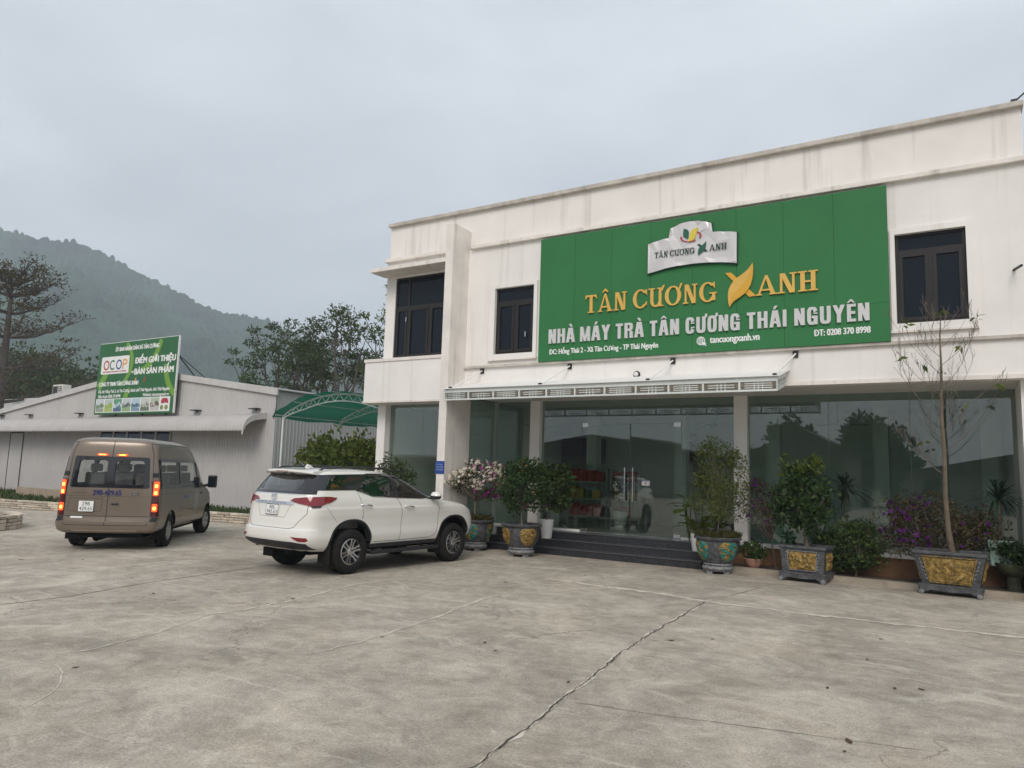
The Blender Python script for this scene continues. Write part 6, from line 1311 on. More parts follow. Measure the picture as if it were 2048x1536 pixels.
def wheel(t, x, ys, R_, W, rr, style, yaw=0.0):
    """wheel with its axle along y; ys = +1/-1 side, outer face at |y|"""
    side = 1 if ys > 0 else -1; yo = abs(ys); wt = thing('wheel', None, None); wt.parent = t; wt.location = (x, side * (yo - W / 2), R_)
    Rm = Matrix.Rotation(R(yaw), 4, 'Z') @ Matrix.Rotation(R(-90 * side), 4, 'X')     # local z -> outwards
    h = W / 2; pr = [(rr, -h * 0.86), (rr + 0.02, -h), (R_ * 0.90, -h), (R_ * 0.975, -h * 0.80), (R_, -h * 0.55), (R_, -h * 0.30), (R_ - 0.008, -h * 0.28), (R_ - 0.008, -h * 0.22), (R_, -h * 0.20), (R_, h * 0.20), (R_ - 0.008, h * 0.22), (R_ - 0.008, h * 0.28), (R_, h * 0.30), (R_, h * 0.55), (R_ * 0.975, h * 0.80), (R_ * 0.90, h), (rr + 0.05, h * 1.04), (rr + 0.02, h * 0.98), (rr, h * 0.80)]
    MB().lathe(pr, 48, Rm, close=False).build('tyre', RUBBER, wt, smooth=50, off=False)
    dark = ALLOYD if style == 'suv' else SILV
    MB().lathe([(rr + 0.004, h * 0.86), (rr - 0.012, h * 0.90), (rr - 0.022, h * 0.55), (rr - 0.03, -h * 0.8)], 48, Rm, close=False).build('rim', ALLOY if style == 'suv' else SILV, wt, smooth=40, off=False)
    MB().lathe([(rr - 0.02, h * 0.10), (0.09, h * 0.16), (0.01, h * 0.16)], 32, Rm, close=False).lathe([(rr - 0.03, -h * 0.79), (0.02, -h * 0.79)], 32, Rm, close=False).build('brake_disc', mat('brake_dark', (0.02, 0.02, 0.02), 0.6), wt, off=False)
    mb = MB(); mb2 = MB(); n = 6 if style == 'suv' else 5
    for k in range(n):
        Q = Rm @ Matrix.Rotation(2 * math.pi * k / n + 0.3, 4, 'Z')
        if style == 'suv':
            for sg_ in (-1, 1):
                a = [(0.045, sg_ * 0.012), (0.06, sg_ * 0.050), (0.11, sg_ * 0.034), (rr - 0.012, sg_ * 0.052), (rr - 0.012, sg_ * 0.026), (0.11, sg_ * 0.010)]
                mb.prism(a, lambda u, v, d: Q @ Vector((u, v, h * (0.66 + 0.22 * min(1, u / rr)) + d)), -0.018, 0.006)
            mb2.prism([(0.03, -0.055), (rr - 0.014, -0.06), (rr - 0.014, 0.06), (0.03, 0.055)], lambda u, v, d: Q @ Vector((u, v, h * (0.66 + 0.22 * min(1, u / rr)) + d)), -0.03, -0.019)
        else:
            mb.prism([(0.05, -0.045), (rr - 0.012, -0.075), (rr - 0.012, 0.075), (0.05, 0.045)], lambda u, v, d: Q @ Vector((u, v, h * (0.55 + 0.3 * min(1, u / rr)) + d)), -0.02, 0.006)
    mb.build('spokes', ALLOY if style == 'suv' else SILV, wt, smooth=30, off=False)
    if mb2.v: mb2.build('spoke_backing', ALLOYD, wt, off=False)
    MB().lathe([(0.062, h * 0.5), (0.062, h * 0.72), (0.035, h * 0.80), (0.005, h * 0.82)], 24, Rm, close=False).build('hub_cap', ALLOY if style == 'suv' else dark, wt, smooth=50, off=False)
    return wt
def P2(mb, name, m, t, **k): return mb.build(name, m, t, off=False, **k)
def number_plate(t, fnr, y0, y1, z0, z1, l1, l2, name='number_plate'):
    mb = MB(); patch(mb, rpoly([(y0, z0), (y1, z0), (y1, z1), (y0, z1)], 0.02), fnr, 0.022, 0.2, 0.02); o = P2(mb, name, PRINTW, t)
    mb = MB(); w_, h_ = (y1 - y0), (z1 - z0)
    put_text(mb, l1, lambda u, v, d: fnr(y1 - w_ * 0.24 - u, z0 + h_ * 0.56 + v, 0.023 + d), w_ * 0.52, h_ * 0.34, 0.0, 0.001); put_text(mb, l2, lambda u, v, d: fnr(y1 - w_ * 0.08 - u, z0 + h_ * 0.12 + v, 0.023 + d), w_ * 0.84, h_ * 0.34, 0.0, 0.001)
    oo = P2(mb, 'plate_characters', BLACK, t); oo.parent = o
    f = MB(); seam(f, [(y0, z0), (y1, z0), (y1, z1), (y0, z1), (y0, z0)], fnr, 0.010, 0.0235, 0.3); f_ = P2(f, 'plate_frame', BLACK, t); f_.parent = o
    return o
CARGL = glass_mat('tinted_car_glass', (0.30, 0.35, 0.34), 1.5, 2.4)
VANGL = glass_mat('van_glass', (0.85, 0.87, 0.85), 1.5, 1.1)
SEATM = mat('seat_fabric', (0.17, 0.165, 0.16), 0.8, var=0.1); TRIMD = mat('cabin_trim', (0.05, 0.05, 0.052), 0.7)

def suv():
    t = thing('parked_car', 'white four wheel drive car with tinted windows parked nose to the steps', 'car', (-10.027, 9.677, 0), R(85.28))
    PAINT = mat('pearl_white_paint', (0.77, 0.745, 0.695), 0.2, var=0.02, coat=0.9, scale=1.2); LINER = mat('wheel_well', (0.008, 0.008, 0.008), 0.95, spec=0.05)
    rows = [(.42, -.84, 3.42, .82), (.50, -1.00, 3.60, .885), (.57, -1.075, 3.67, .91), (.66, -1.095, 3.71, .926), (.78, -1.085, 3.73, .914), (.80, -1.05, 3.73, .913), (.92, -1.03, 3.70, .915), (1.04, -1.01, 3.62, .930), (1.12, -1.0, 3.50, .932), (1.17, -.995, 3.34, .918), (1.21, -.99, 3.14, .912), (1.25, -.985, 2.86, .904), (1.285, -.98, 2.58, .895), (1.32, -.975, 2.38, .884), (1.36, -.965, 2.26, .868), (1.44, -.92, 2.08, .835), (1.55, -.85, 1.87, .795), (1.65, -.78, 1.66, .755), (1.71, -.735, 1.50, .727), (1.755, -.69, 1.32, .69), (1.785, -.62, 1.08, .635), (1.805, -.5, .85, .55), (1.82, -.25, .6, .42), (1.828, 0, .4, .25)]
    B = Body(rows, 0.46, 3.6, 0.85, 2.7)
    zs = sorted(set([r_[0] for r_ in rows] + [round(z, 3) for z in np.arange(.44, 1.83, .024)] + [round(z, 3) for z in np.arange(1.05, 1.34, .012)] + [1.77, 1.795, 1.812, 1.816, 1.824]))
    o = tmp(B.shell(zs), PAINT)
    inner = tmp(B.shell([z for z in np.linspace(.80, 1.80, 24)], 0.06, 0.05), TRIMD)
    fs = lambda s: (lambda u, v, d: (u, s * (B.yside(u, v) + d), v)); fr_ = lambda u, v, d: (B.xrear(u, v) - d, u, v); xz = lambda u, v, d: (u, d, v)
    arch = lambda cx, k=1.0: [(cx - .54, .30)] + [(cx + .495 * math.copysign(abs(math.cos(R(q))) ** .86, math.cos(R(q))) - .03 * (1 - math.sin(R(q))), .45 + .50 * math.sin(R(q)) ** .86) for q in range(176, 0, -8)] + [(cx + .455, .30)]
    quarter = rpoly([(-.58, 1.475), (-.555, 1.675), (-.02, 1.70), (-.20, 1.48)], .05)
    rdoor = rpoly([(.17, 1.445), (.36, 1.69), (.97, 1.70), (1.03, 1.345), (.47, 1.37)], .04)
    fdoor = rpoly([(1.17, 1.335), (1.10, 1.695), (1.48, 1.655), (1.78, 1.50), (2.02, 1.345), (2.0, 1.30)], .035)
    rear = rpoly([(-.66, 1.42), (-.55, 1.675), (.55, 1.675), (.66, 1.42)], .08)
    wind = rpoly([(-.72, 1.38), (-.60, 1.69), (.60, 1.69), (.72, 1.38)], .06)
    cuts = [inner] + [cutm(p, xz, -1.2, 1.2, TRIMD) for p in (quarter, rdoor, fdoor)] + [cutm(rear, lambda u, v, d: (d, u, v), -1.4, -.45, TRIMD), cutm(wind, lambda u, v, d: (d, u, v), 1.25, 2.7, TRIMD)]
    for cx in (0.0, 2.745):
        for s in (-1, 1): cuts.append(cutm(arch(cx), xz, s * .52, s * 1.2, LINER))
    me = carve(o, cuts); fix(me, 38); b = D.objects.new('body', me); C.objects.link(b); b.parent = t
    R_ = lambda name, poly, m, d=0.004, th=0.01, step=.05, side=None, par=None, **k: [P2(patch(MB(), poly, fs(s), d, step, th), name, m, par or t, smooth=60, **k) for s in ((-1, 1) if side is None else (side,))]
    # glazing and black pillars
    for p in (quarter, rdoor, fdoor): R_('side_window', p, CARGL, -.004, .004)
    P2(patch(MB(), rear, fr_, -.004, .05, .004), 'rear_window', CARGL, t, smooth=60); P2(patch(MB(), wind, lambda u, v, d: (B.xfront(u, v) + d, u, v), -.004, .05, .004), 'windscreen', CARGL, t, smooth=60)
    bandL = [(-.90, 1.445), (-.71, 1.70), (-.46, 1.715), (.38, 1.735), (.45, 1.75), (1.06, 1.755), (1.52, 1.70), (1.80, 1.55), (2.09, 1.36), (2.10, 1.285), (1.14, 1.315), (.46, 1.345), (.22, 1.42), (.08, 1.45)]
    def wrap(s):        # runs round the rear corner: 0 = middle of the tailgate, 1 = start of the straight side
        def f(u, v, d):
            xr, xf, w = B.at(v); q = math.pi / 2 * min(max(u, 0.0), 1.0); c_, s_ = max(math.cos(q), 0.0), math.sin(q); x = xr + B.ar * (1 - c_ ** (2 / B.nr)) + max(0.0, u - 1); y = w * s_ ** (2 / B.nr)
            return (x - d * c_, s * (y + d * s_), v)
        return f
    for s in (-1, 1): P2(ringpatch(MB(), bandL, [quarter, rdoor, fdoor], fs(s)), 'pillar_trim', GLOSSBLK, t)
    rout = [(-.83, 1.378), (-.69, 1.71), (.69, 1.71), (.83, 1.378)]
    P2(ringpatch(MB(), rout, [rear], fr_), 'rear_window_surround', GLOSSBLK, t)
    P2(ringpatch(MB(), [(-.82, 1.33), (-.66, 1.72), (.66, 1.72), (.82, 1.33)], [wind], lambda u, v, d: (B.xfront(u, v) + d, u, v)), 'windscreen_surround', GLOSSBLK, t)
    for s in (-1, 1):
        mb = MB(); seam(mb, [(.10, 1.44), (.24, 1.405), (.47, 1.335), (1.1, 1.308), (2.08, 1.28)], fs(s), .014, .005); P2(mb, 'belt_moulding', CHROME, t)
        mb = MB(); patch(mb, [(.42, 1.70), (.46, 1.738), (1.06, 1.742), (1.45, 1.695), (1.42, 1.66), (1.05, 1.70), (.5, 1.69)], fs(s), .018, .04, .012); P2(mb, 'window_visor', GLOSSBLK, t)
    mb = MB(); seam(mb, [(-.70, 1.372), (0, 1.375), (.70, 1.372)], fr_, .014, .006); P2(mb, 'tailgate_moulding', CHROME, t)
    # lamps
    LR = mat('red_lamp_lens', (0.20, 0.006, 0.012), 0.10, var=0.15, scale=14, coat=0.6, spec=0.6); LD = mat('dark_lamp_lens', (0.035, 0.012, 0.014), 0.12, coat=0.5, var=0)
    for s in (-1, 1):
        fw = wrap(s)
        lamp = P2(patch(MB(), [(.17, 1.262), (.24, 1.308), (.55, 1.336), (.98, 1.345), (1.155, 1.325), (1.12, 1.295), (.95, 1.215), (.88, 1.180), (.70, 1.172), (.60, 1.187), (.32, 1.224)], fw, .014, .025, .022), 'tail_lamp', LR, t, smooth=60)
        o3 = P2(patch(MB(), [(.62, 1.186), (.74, 1.197), (.90, 1.186), (.86, 1.162), (.66, 1.157)], fw, .018, .025, .022), 'lamp_lower_section', LD, t, smooth=60); o3.parent = lamp
        P2(patch(MB(), [(.47, 1.378), (.64, 1.385), (.74, 1.442), (.95, 1.452), (.90, 1.70), (.47, 1.70)], fw, .006, .025, .012), 'rear_pillar_trim', GLOSSBLK, t, smooth=60)
        P2(patch(MB(), [(s * .60, .675), (s * .86, .665), (s * .875, .62), (s * .84, .60), (s * .74, .605)][::s], fr_, .008, .04, .01), 'reflector', LR, t)
        P2(patch(MB(), [(3.05, 1.17), (3.30, 1.14), (3.46, 1.06), (3.42, 1.035), (3.2, 1.09)], fs(s), .008, .03, .01), 'headlamp', mat('headlamp_glass', (0.05, 0.05, 0.055), 0.08, coat=0.6, var=0), t)
    # tailgate strip, badge, plate
    mb = MB(); patch(mb, [(-.52, 1.245), (-.52, 1.195), (.56, 1.195), (.56, 1.245)], fr_, .014, .08, .02); ch = P2(mb, 'tailgate_strip', mat('satin_chrome', (0.72, 0.73, 0.76), 0.22, 0.9, var=0), t, smooth=60)
    mb = MB(); put_text(mb, 'F O R T U N E R', lambda u, v, d: fr_(.44 - u, 1.207 + v, .0145 + d), .78, .026, .004, .001); q = P2(mb, 'strip_lettering', mat('strip_letter_dark', (0.25, 0.28, 0.36), 0.4, var=0), t); q.parent = ch
    mb = MB(); bf = lambda u, v, d: fr_(u, v, d); put_shapes(mb, [ring(.02, 1.312, .085, .058, .010, .008, 2, 0, 360, 32), ring(.02, 1.318, .034, .050, .008, .007, 2, 0, 360, 24), ring(.02, 1.343, .062, .024, .008, .006, 2, 0, 360, 24)], bf, .004, .016); P2(mb, 'badge', CHROME, t)
    number_plate(t, fr_, -.165, .165, 1.015, 1.185, '30L', '945.63')
    mb = MB(); seam(mb, [(-.78, 1.36), (-.80, 1.17), (-.80, 1.06), (-.60, .83), (-.5, .80), (.5, .80), (.6, .83), (.80, 1.06), (.80, 1.17), (.78, 1.36)], fr_, .008); seam(mb, [(-.45, 1.19), (-.34, .98), (.34, .98), (.45, 1.19)], fr_, .005)
    for s in (-1, 1):
        f_ = fs(s); seam(mb, [(.13, 1.44), (.20, 1.20), (.225, 1.05), (.22, .94)], f_); seam(mb, [(1.08, 1.31), (1.17, 1.17), (1.21, 1.0), (1.19, .75), (1.17, .53)], f_); seam(mb, [(2.17, 1.27), (2.24, 1.1), (2.22, .75), (2.15, .58), (2.0, .535), (1.17, .525), (.52, .53)], f_); seam(mb, [(-.60, 1.18), (-.50, 1.05), (-.34, .90)], f_, .005); seam(mb, [(2.45, 1.26), (2.75, 1.225), (3.05, 1.18)], f_, .006); seam(mb, [(-.74, 1.70), (-.70, 1.78)], f_, .005)
    P2(mb, 'panel_gaps', mat('gap_shadow', (0.05, 0.047, 0.043), 0.9, var=0), t)
    # lower trim, arch lips, steps, flaps
    P2(patch(MB(), [(-.84, .565), (-.84, .455), (.84, .455), (.84, .565), (.62, .59), (-.62, .59)], fr_, .012, .03, .03), 'bumper_lower_trim', BLACK, t)
    for s in (-1, 1):
        for cx in (0, 2.745):
            mb = MB(); a = arch(cx)[1:-1]; vs = []
            for q, k in ((0, 1.0), (1, .93)):
                pass
            pts = [(p[0], p[1]) for p in a]; c = Vector((cx, .45)); inn = [tuple(c + (Vector(p) - c) * .93) for p in pts]
            vs = [fs(s)(*p, .008) for p in pts] + [(p[0], s * (B.yside(min(max(p[0], -.9), 3.4), max(p[1], .45)) + .004), p[1]) for p in inn] + [(p[0], s * .80, p[1]) for p in inn]; n = len(pts)
            mb.add(vs, [(i, i + 1, n + i + 1, n + i) for i in range(n - 1)] + [(n + i, n + i + 1, 2 * n + i + 1, 2 * n + i) for i in range(n - 1)]); P2(mb, 'arch_lip', BLACK, t, smooth=50)
        mb = MB(); mb.box(.44, 2.22, *sorted((s * .80, s * .97)), .315, .375); [mb.tube([(x, s * .5, .40), (x, s * .85, .34)], .02, 6) for x in (.7, 1.4, 2.0)]; P2(mb, 'running_board', BLACK, t, bevel=.02)
        P2(MB().box(.46, 2.2, *sorted((s * .80, s * .885)), .42, .50), 'sill_cover', BLACK, t, bevel=.015)
        for cx in (-.47, 2.3): P2(MB().box(cx - .02, cx + .0, *sorted((s * .62, s * .92)), .20, .56), 'mud_flap', RUBBER, t, bevel=.006)
        mb = MB(); mb.tube([(-.55, s * .60, 1.775), (-.45, s * .60, 1.825), (.3, s * .605, 1.855), (.9, s * .60, 1.845), (1.2, s * .585, 1.80), (1.25, s * .58, 1.765)], .018, 8); P2(mb, 'roof_rail', mat('dark_rail', (0.05, 0.05, 0.055), 0.35, 0.5, var=0), t, smooth=60)
        for x, z in ((.30, 1.185), (1.38, 1.14)):
            mb = MB(); y = B.yside(x, z); mb.tube([(x - .12, s * (y + .006), z + .012), (x - .10, s * (y + .035), z + .014), (x, s * (y + .045), z + .005), (x + .10, s * (y + .035), z - .004), (x + .12, s * (y + .006), z - .006)], [.012, .016, .017, .016, .012], 8); P2(mb, 'door_handle', CHROME, t, smooth=60)
        # mirror
        mm = Matrix.Translation((2.06, s * .99, 1.335)); cap = MB(); cap.lathe([(.0, -.085), (.07, -.08), (.105, -.04), (.115, .0)], 20, mm @ Matrix.Diagonal((.85, 1.05, 1, 1)) @ Matrix.Rotation(R(180), 4, 'X'), close=False); mo = P2(cap, 'mirror', PAINT, t, smooth=60)
        cap = MB(); cap.lathe([(.115, .0), (.11, .03), (.08, .06), (.0, .065)], 20, mm @ Matrix.Diagonal((.85, 1.05, 1, 1)) @ Matrix.Rotation(R(180), 4, 'X'), close=False); q = P2(cap, 'mirror_lower_shell', BLACK, t, smooth=60); q.parent = mo
        q = P2(MB().tube([(2.08, s * .84, 1.31), (2.07, s * .93, 1.31)], .028, 8), 'mirror_arm', BLACK, t); q.parent = mo
        cap = MB(); seam(cap, [(.0, 0), (1, 0)], lambda u, v, d: (mm @ Matrix.Diagonal((.85, 1.05, 1, 1)) @ Vector((.1165 * math.cos(u * 6.283), .1165 * math.sin(u * 6.283), .004 + v))), .012, 0, .03); q = P2(cap, 'mirror_strip', CHROME, t); q.parent = mo
        for cx in (0, 2.745): wheel(t, cx, s * .925, .388, .265, .222, 'suv')
    # spoiler, fin, underbody, exhaust
    sp = [(-.865, 1.755), (-.855, 1.79), (-.45, 1.826), (-.45, 1.79), (-.64, 1.725), (-.85, 1.738)]
    mb = MB(); n = 15; vs = []
    for i in range(n):
        y = -.66 + 1.32 * i / (n - 1); e = (abs(y) / .66) ** 3; vs += [(p[0] + .14 * e, y, p[1] - .03 * e) for p in sp]
    m_ = len(sp); mb.add(vs, [(i * m_ + k, i * m_ + (k + 1) % m_, (i + 1) * m_ + (k + 1) % m_, (i + 1) * m_ + k) for i in range(n - 1) for k in range(m_)] + [tuple(range(m_)), tuple((n - 1) * m_ + k for k in range(m_ - 1, -1, -1))]); P2(mb, 'roof_spoiler', PAINT, t, smooth=40)
    P2(patch(MB(), [(-.16, 1.742), (-.16, 1.752), (.16, 1.752), (.16, 1.742)], lambda u, v, d: (-.862 - d, u, v + .01), .004, .1, .02), 'high_brake_lamp', LR, t)
    P2(MB().prism([(-.42, 1.80), (-.22, 1.815), (-.30, 1.87), (-.36, 1.885)], lambda u, v, d: (u, -.03 + d, v), -.022, .022), 'antenna_fin', PAINT, t, bevel=.008)
    P2(MB().tube([(-.86, .1, 1.40), (-.875, -.15, 1.405), (-.88, -.42, 1.41)], .010, 6), 'rear_wiper', BLACK, t)
    ub = MB().box(-.62, 3.3, -.55, .55, .34, .47).box(-.80, -.35, -.70, .70, .42, .50); ub.tube([(-.2, -.62, .36), (-.2, .62, .36)], .05, 8).tube([(2.6, -.62, .36), (2.6, .62, .36)], .05, 8).tube([(-1.0, -.45, .40), (.3, -.4, .36)], .035, 8); P2(ub, 'underbody', LINER, t)
    for x in (-.05, .95, 1.55):
        for y in (-.38, .38) if x > -.1 else (-.4, .4):
            if x == .95: continue
            mb = MB(); mb.box(x, x + .45, y - .24, y + .24, .75, .95); mb.box(x - .12, x + .02, y - .23, y + .23, .9, 1.42); mb.box(x - .10, x - .02, y - .13, y + .13, 1.45, 1.62); P2(mb, 'seat', SEATM, t, bevel=.04)
    P2(MB().box(.62, .74, -.68, .68, .9, 1.40).box(.62, 1.1, -.68, .68, .75, .95), 'rear_bench', SEATM, t, bevel=.04)
    P2(MB().box(2.05, 2.4, -.74, .74, 1.0, 1.30), 'dashboard', TRIMD, t, bevel=.04)
    return t
suv()

def van():
    t = thing('parked_van', 'bronze passenger van seen from behind with its tail lamps lit', 'van', (-15.6, 9.3, 0), 2.295)
    PAINT = mat('bronze_paint', (0.20, 0.158, 0.122), 0.30, 0.35, var=0.05, coat=0.5, scale=1.5); LINER = mat('van_wheel_well', (0.009, 0.009, 0.009), 0.95, spec=0.05)
    rows = [(.36, -1.02, 3.98, .86), (.42, -1.075, 4.14, .945), (.52, -1.085, 4.20, .975), (.60, -1.08, 4.22, .982), (.62, -1.02, 4.21, .982), (.80, -1.005, 4.19, .985), (1.0, -1.0, 4.10, .985), (1.08, -.998, 4.0, .983), (1.15, -.996, 3.82, .98), (1.22, -.993, 3.58, .975), (1.28, -.99, 3.42, .968), (1.40, -.985, 3.27, .952), (1.6, -.975, 3.03, .925), (1.8, -.96, 2.78, .898), (2.0, -.945, 2.52, .868), (2.12, -.93, 2.30, .845), (2.19, -.915, 2.1, .825), (2.235, -.89, 1.9, .79), (2.27, -.85, 1.7, .73), (2.295, -.78, 1.5, .64), (2.315, -.6, 1.2, .5), (2.33, -.2, .9, .3)]
    B = Body(rows, 0.20, 3.2, 0.75, 2.8); LIT = mat('lit_red_lamp', (0.35, 0.01, 0.01), 0.2, emit=(1.0, 0.07, 0.012), estr=1.6, var=0); AMB = mat('lit_bulb', (0.8, 0.3, 0.05), 0.2, emit=(1.0, 0.42, 0.05), estr=4.5, var=0); LRED = mat('unlit_red_lens', (0.075, 0.008, 0.010), 0.15, coat=.5, var=0)
    zs = sorted(set([r_[0] for r_ in rows] + [round(z, 3) for z in np.arange(.40, 2.32, .035)] + [2.25, 2.26, 2.28, 2.305, 2.322]))
    o = tmp(B.shell(zs), PAINT); inner = tmp(B.shell([z for z in np.linspace(.66, 2.26, 26)], 0.06, 0.06), mat('van_lining', (0.45, 0.43, 0.40), 0.8))
    fs = lambda s: (lambda u, v, d: (u, s * (B.yside(u, v) + d), v)); fr_ = lambda u, v, d: (B.xrear(u, v) - d, u, v); xz = lambda u, v, d: (u, d, v); ff = lambda u, v, d: (B.xfront(u, v) + d, u, v)
    rw = [rpoly([(.07, 1.345), (.66, 1.345), (.625, 1.84), (.07, 1.84)], .08), rpoly([(-.07, 1.345), (-.66, 1.345), (-.625, 1.84), (-.07, 1.84)], .08)]
    sw = [rpoly([(-.76, 1.34), (-.76, 1.83), (.62, 1.83), (.62, 1.34)], .06), rpoly([(.72, 1.34), (.72, 1.83), (2.16, 1.83), (2.16, 1.34)], .06)]
    cab = rpoly([(2.46, 1.28), (2.46, 1.82), (2.62, 1.82), (3.02, 1.50), (3.16, 1.28)], .05); ws = rpoly([(-.80, 1.36), (-.70, 1.98), (.70, 1.98), (.80, 1.36)], .08)
    arch = lambda cx: [(cx - .44, .20)] + [(cx + .44 * math.cos(R(q)), .36 + .43 * math.sin(R(q))) for q in range(180, -1, -9)] + [(cx + .44, .20)]
    cuts = [inner] + [cutm(p, xz, -1.3, 1.3, TRIMD) for p in sw + [cab]] + [cutm(p, lambda u, v, d: (d, u, v), -1.4, -.8, TRIMD) for p in rw] + [cutm(ws, lambda u, v, d: (d, u, v), 2.2, 3.9, TRIMD)]
    for cx in (0, 3.4):
        for s in (-1, 1): cuts.append(cutm(arch(cx), xz, s * .55, s * 1.3, LINER))
    me = carve(o, cuts); fix(me, 38); b = D.objects.new('body', me); C.objects.link(b); b.parent = t
    # glazing with black borders
    def border(outer, hole, fn, name): mb = MB(); P2(ringpatch(mb, outer, hole, fn), name, GLOSSBLK, t)
    for p in rw: P2(patch(MB(), p, fr_, -.004, .06, .004), 'rear_window', VANGL, t, smooth=60)
    border(rpoly([(-.765, 1.275), (.765, 1.275), (.715, 1.915), (-.715, 1.915)], .05), rw, fr_, 'rear_window_surround')
    P2(patch(MB(), ws, ff, -.004, .06, .004), 'windscreen', VANGL, t, smooth=60)
    for s in (-1, 1):
        for p in sw + [cab]: P2(patch(MB(), p, fs(s), -.004, .06, .004), 'side_window', VANGL, t, smooth=60)
        P2(ringpatch(MB(), rpoly([(-.86, 1.27), (-.85, 1.90), (2.30, 1.87), (2.32, 1.22)], .04), sw, fs(s)), 'side_window_surround', GLOSSBLK, t)
        # tail lamp columns
        col = P2(patch(MB(), [(s * .835, .70), (s * .95, .70), (s * .925, 1.43), (s * .84, 1.45)][::s], fr_, .012, .04, .03), 'tail_lamp', LRED, t)
        wrap = P2(patch(MB(), [(-.96, .70), (-.90, .70), (-.90, 1.40), (-.94, 1.43)], fs(s), .008, .05, .02), 'lamp_side', LRED, t); wrap.parent = col
        for z0, z1, m_ in ((1.25, 1.42, LIT), (1.13, 1.25, LIT), (.80, .96, LIT)):
            q = P2(patch(MB(), rpoly([(s * .843, z0), (s * .94, z0), (s * .935, z1), (s * .843, z1)][::s], .02), fr_, .018, .04, .01), 'lit_lamp', m_, t); q.parent = col
        for z in (1.33, 1.185, .87):
            q = P2(patch(MB(), rpoly([(s * .865, z - .032), (s * .915, z - .032), (s * .915, z + .032), (s * .865, z + .032)][::s], .02), fr_, .024, .05, .01), 'lamp_bulb', AMB, t); q.parent = col
        q = P2(patch(MB(), rpoly([(s * .10, 1.935), (s * .29, 1.935), (s * .28, 1.975), (s * .09, 1.965)][::s], .01), fr_, .03, .05, .03), 'high_brake_lamp', LIT, t); qq = P2(patch(MB(), rpoly([(s * .13, 1.945), (s * .26, 1.945), (s * .25, 1.962), (s * .13, 1.958)][::s], .006), fr_, .034, .05, .01), 'lamp_bulb', AMB, t); qq.parent = q
        P2(patch(MB(), rpoly([(s * .80, 1.51), (s * .91, 1.51), (s * .90, 1.60), (s * .80, 1.60)][::s], .01), fr_, .016, .05, .02), 'door_hinge', BLACK, t); P2(patch(MB(), [(s * .85, .60), (s * .955, .60), (s * .955, .69), (s * .85, .69)][::s], fr_, .012, .04, .02), 'bumper_step_pad', BLACK, t)
        mb = MB(); seam(mb, [(s * .78, .52), (s * .83, .64), (s * .82, 1.3), (s * .775, 2.0), (s * .70, 2.22)], fr_, .012); P2(mb, 'panel_gaps', BLACK, t)
        mb = MB(); f_ = fs(s); seam(mb, [(.70, 1.22), (.70, .52)], f_); seam(mb, [(2.30, 2.12), (2.30, .45)], f_); seam(mb, [(2.42, 1.95), (2.40, 1.2), (2.42, .48), (3.0, .45), (3.05, .8), (3.25, 1.0), (3.28, 1.22)], f_); seam(mb, [(-.96, .72), (-.45, .72)], f_, .005); seam(mb, [(.45, .72), (2.9, .72)], f_, .005); seam(mb, [(-.85, 1.16), (2.28, 1.12)], f_, .005); seam(mb, [(.72, 1.295), (2.28, 1.265)], f_, .014, .008); P2(mb, 'panel_gaps', BLACK, t)
        mb = MB(); seam(mb, [(-.88, 2.205), (1.5, 2.205), (2.3, 2.10)], f_, .012, .004); P2(mb, 'roof_gutter', BLACK, t)
        mo = P2(MB().box(2.96, 3.08, *sorted((s * 1.03, s * 1.25)), 1.20, 1.52), 'door_mirror', BLACK, t, bevel=.035); q = P2(MB().box(2.952, 2.959, *sorted((s * 1.055, s * 1.225)), 1.24, 1.48), 'mirror_glass', DARKGL, t); q.parent = mo; q = P2(MB().tube([(3.05, s * .92, 1.24), (3.03, s * 1.06, 1.28)], .035, 8), 'mirror_arm', BLACK, t); q.parent = mo
        P2(MB().box(2.46, 2.60, *sorted((s * .975, s * 1.0)), 1.06, 1.10), 'door_handle', BLACK, t, bevel=.01); P2(patch(MB(), [(.95, 1.0), (1.35, 1.0), (1.35, 1.07), (.95, 1.07)], f_, .003, .1, .004), 'side_marking', mat('faint_blue_print', (0.10, 0.11, 0.20), 0.5, var=0.4, scale=30), t)
        for cx in (0, 3.4): wheel(t, cx, s * .965, .345, .22, .20, 'van', -8 if cx else 0)
        P2(MB().box(-.46, -.445, *sorted((s * .72, s * .95)), .18, .46), 'mud_flap', RUBBER, t)
        P2(patch(MB(), [(3.45, .95), (3.72, 1.12), (3.85, 1.02), (3.8, .82), (3.55, .80)], f_, .006, .05, .01), 'headlamp', mat('van_headlamp', (0.3, 0.3, 0.3), 0.1, coat=.5), t)
    mb = MB(); seam(mb, [(0, 2.27), (0.003, 1.9)], fr_, .014); seam(mb, [(0.005, 1.27), (0.008, .52)], fr_, .014); seam(mb, [(-.78, .52), (.78, .52)], fr_, .012); seam(mb, [(-.80, 1.10), (.80, 1.10)], fr_, .005); seam(mb, [(-.80, .70), (.80, .70)], fr_, .012, .004)
    seam(mb, [(.74, 1.055), (.10, 1.055), (.12, .79), (.77, .79), (.74, 1.055)], fr_, .007); P2(mb, 'panel_gaps', BLACK, t)
    RC = mat('dark_bronze_letter', (0.16, 0.125, 0.095), 0.35, 0.35, var=0.05); P2(patch(MB(), rpoly([(-.06, 1.0), (-.21, 1.0), (-.225, .855), (-.05, .855)][::-1], .02), fr_, .006, .05, .01), 'handle_plate', PAINT, t); P2(MB().tube([(B.xrear(.1, .93) - .022, -.075, .95), (B.xrear(.1, .93) - .022, -.20, .95)], .018, 6), 'door_handle', BLACK, t)  # the darker bronze here colours the model lettering
    number_plate(t, fr_, .255, .545, .785, 1.005, '29B', '429.65')
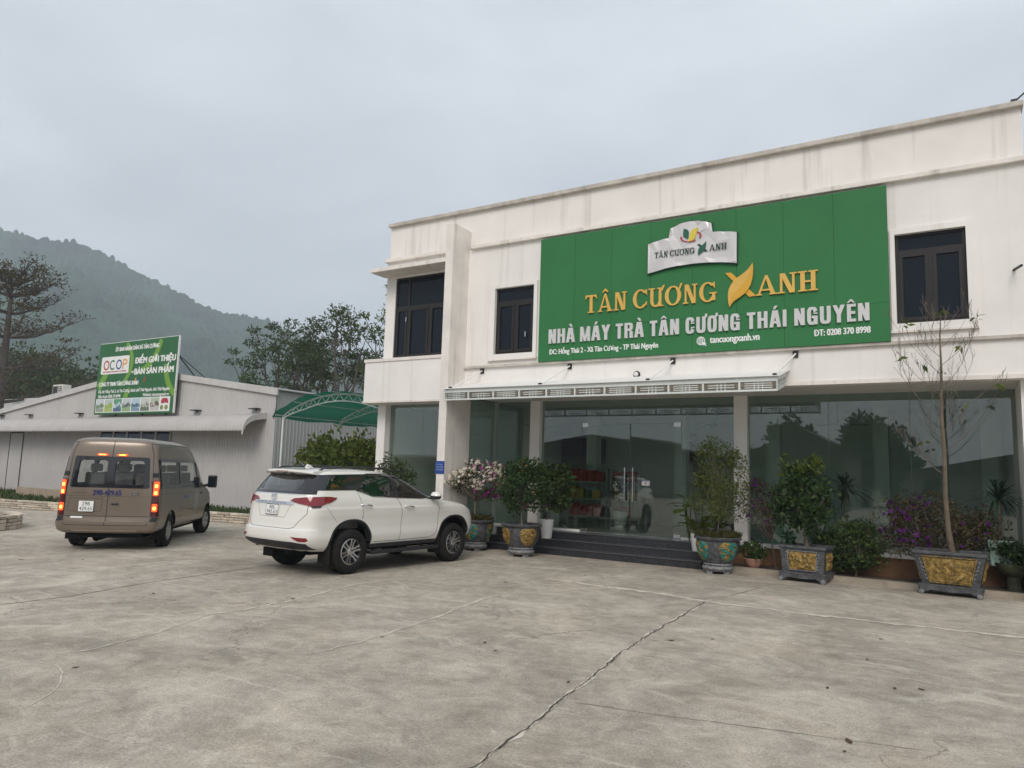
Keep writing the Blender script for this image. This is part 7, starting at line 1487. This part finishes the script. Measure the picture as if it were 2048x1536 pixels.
    mb = MB(); put_text(mb, '29B-429.65', lambda u, v, d: fr_(.30 - u, 1.125 + v, .003 + d), .54, .10, .008, .001); P2(mb, 'blue_number', mat('blue_vinyl', (0.010, 0.016, 0.11), 0.4, var=0), t)
    mb = MB(); put_text(mb, 'TRANSIT', lambda u, v, d: fr_(.67 - u, 1.145 + v, .003 + d), .24, .035, .004, .001); P2(mb, 'model_lettering', RC, t)
    mb = MB(); put_shapes(mb, [ring(-.51, 1.165, .068, .030, .012, .009, 2, 0, 360, 28), ('poly', [(-.51 + .055 * math.cos(k * .35), 1.165 + .020 * math.sin(k * .35)) for k in range(18)])], fr_, .002, .012); P2(mb, 'oval_badge', CHROME, t)
    P2(patch(MB(), [(.45, .655), (.68, .655), (.68, .69), (.45, .69)], fr_, .006, .1, .004), 'white_sticker', PRINTW, t)
    P2(patch(MB(), rpoly([(-.62, .425), (.62, .425), (.60, .395), (-.60, .395)], .01), fr_, .006, .08, .01), 'bumper_groove', mat('bumper_worn_edge', (0.30, 0.25, 0.20), 0.4, var=0.2), t)
    ub = MB().box(-.95, 3.9, -.70, .70, .26, .44); ub.tube([(0, -.8, .34), (0, .8, .34)], .06, 8).tube([(-.6, .3, .22), (.1, .25, .25)], .07, 8).box(.3, 1.0, -.75, -.35, .2, .3).box(-.9, -.85, .42, .52, .12, .3); P2(ub, 'underbody', LINER, t)
    for x in (-.45, .5, 1.4, 2.55):
        for y in (-.55, -.1, .45) if x != 2.55 else (-.5, .5):
            mb = MB(); mb.box(x, x + .42, y - .21, y + .21, .95, 1.08); mb.box(x - .10, x + .03, y - .20, y + .20, 1.05, 1.58); mb.box(x - .08, x, y - .12, y + .12, 1.60, 1.76); P2(mb, 'seat', SEATM, t, bevel=.04)
    P2(MB().box(3.05, 3.4, -.85, .85, 1.0, 1.30), 'dashboard', TRIMD, t, bevel=.04)
    return t
van()
# ------------------------------------------------------------------ hazy air
hz = D.materials.new('haze'); hz.use_nodes = True; N, L = nodes(hz); N.remove(N['Principled BSDF']); pv = N.new('ShaderNodeVolumePrincipled'); pv.inputs['Color'].default_value = (0.80, 0.91, 1.0, 1); pv.inputs['Density'].default_value = 0.00086; L.new(pv.outputs[0], N['Material Output'].inputs['Volume'])
tag(MB().box(-1200, 710, -710, 1200, -1.05, 268).build('haze', hz), kind='stuff')
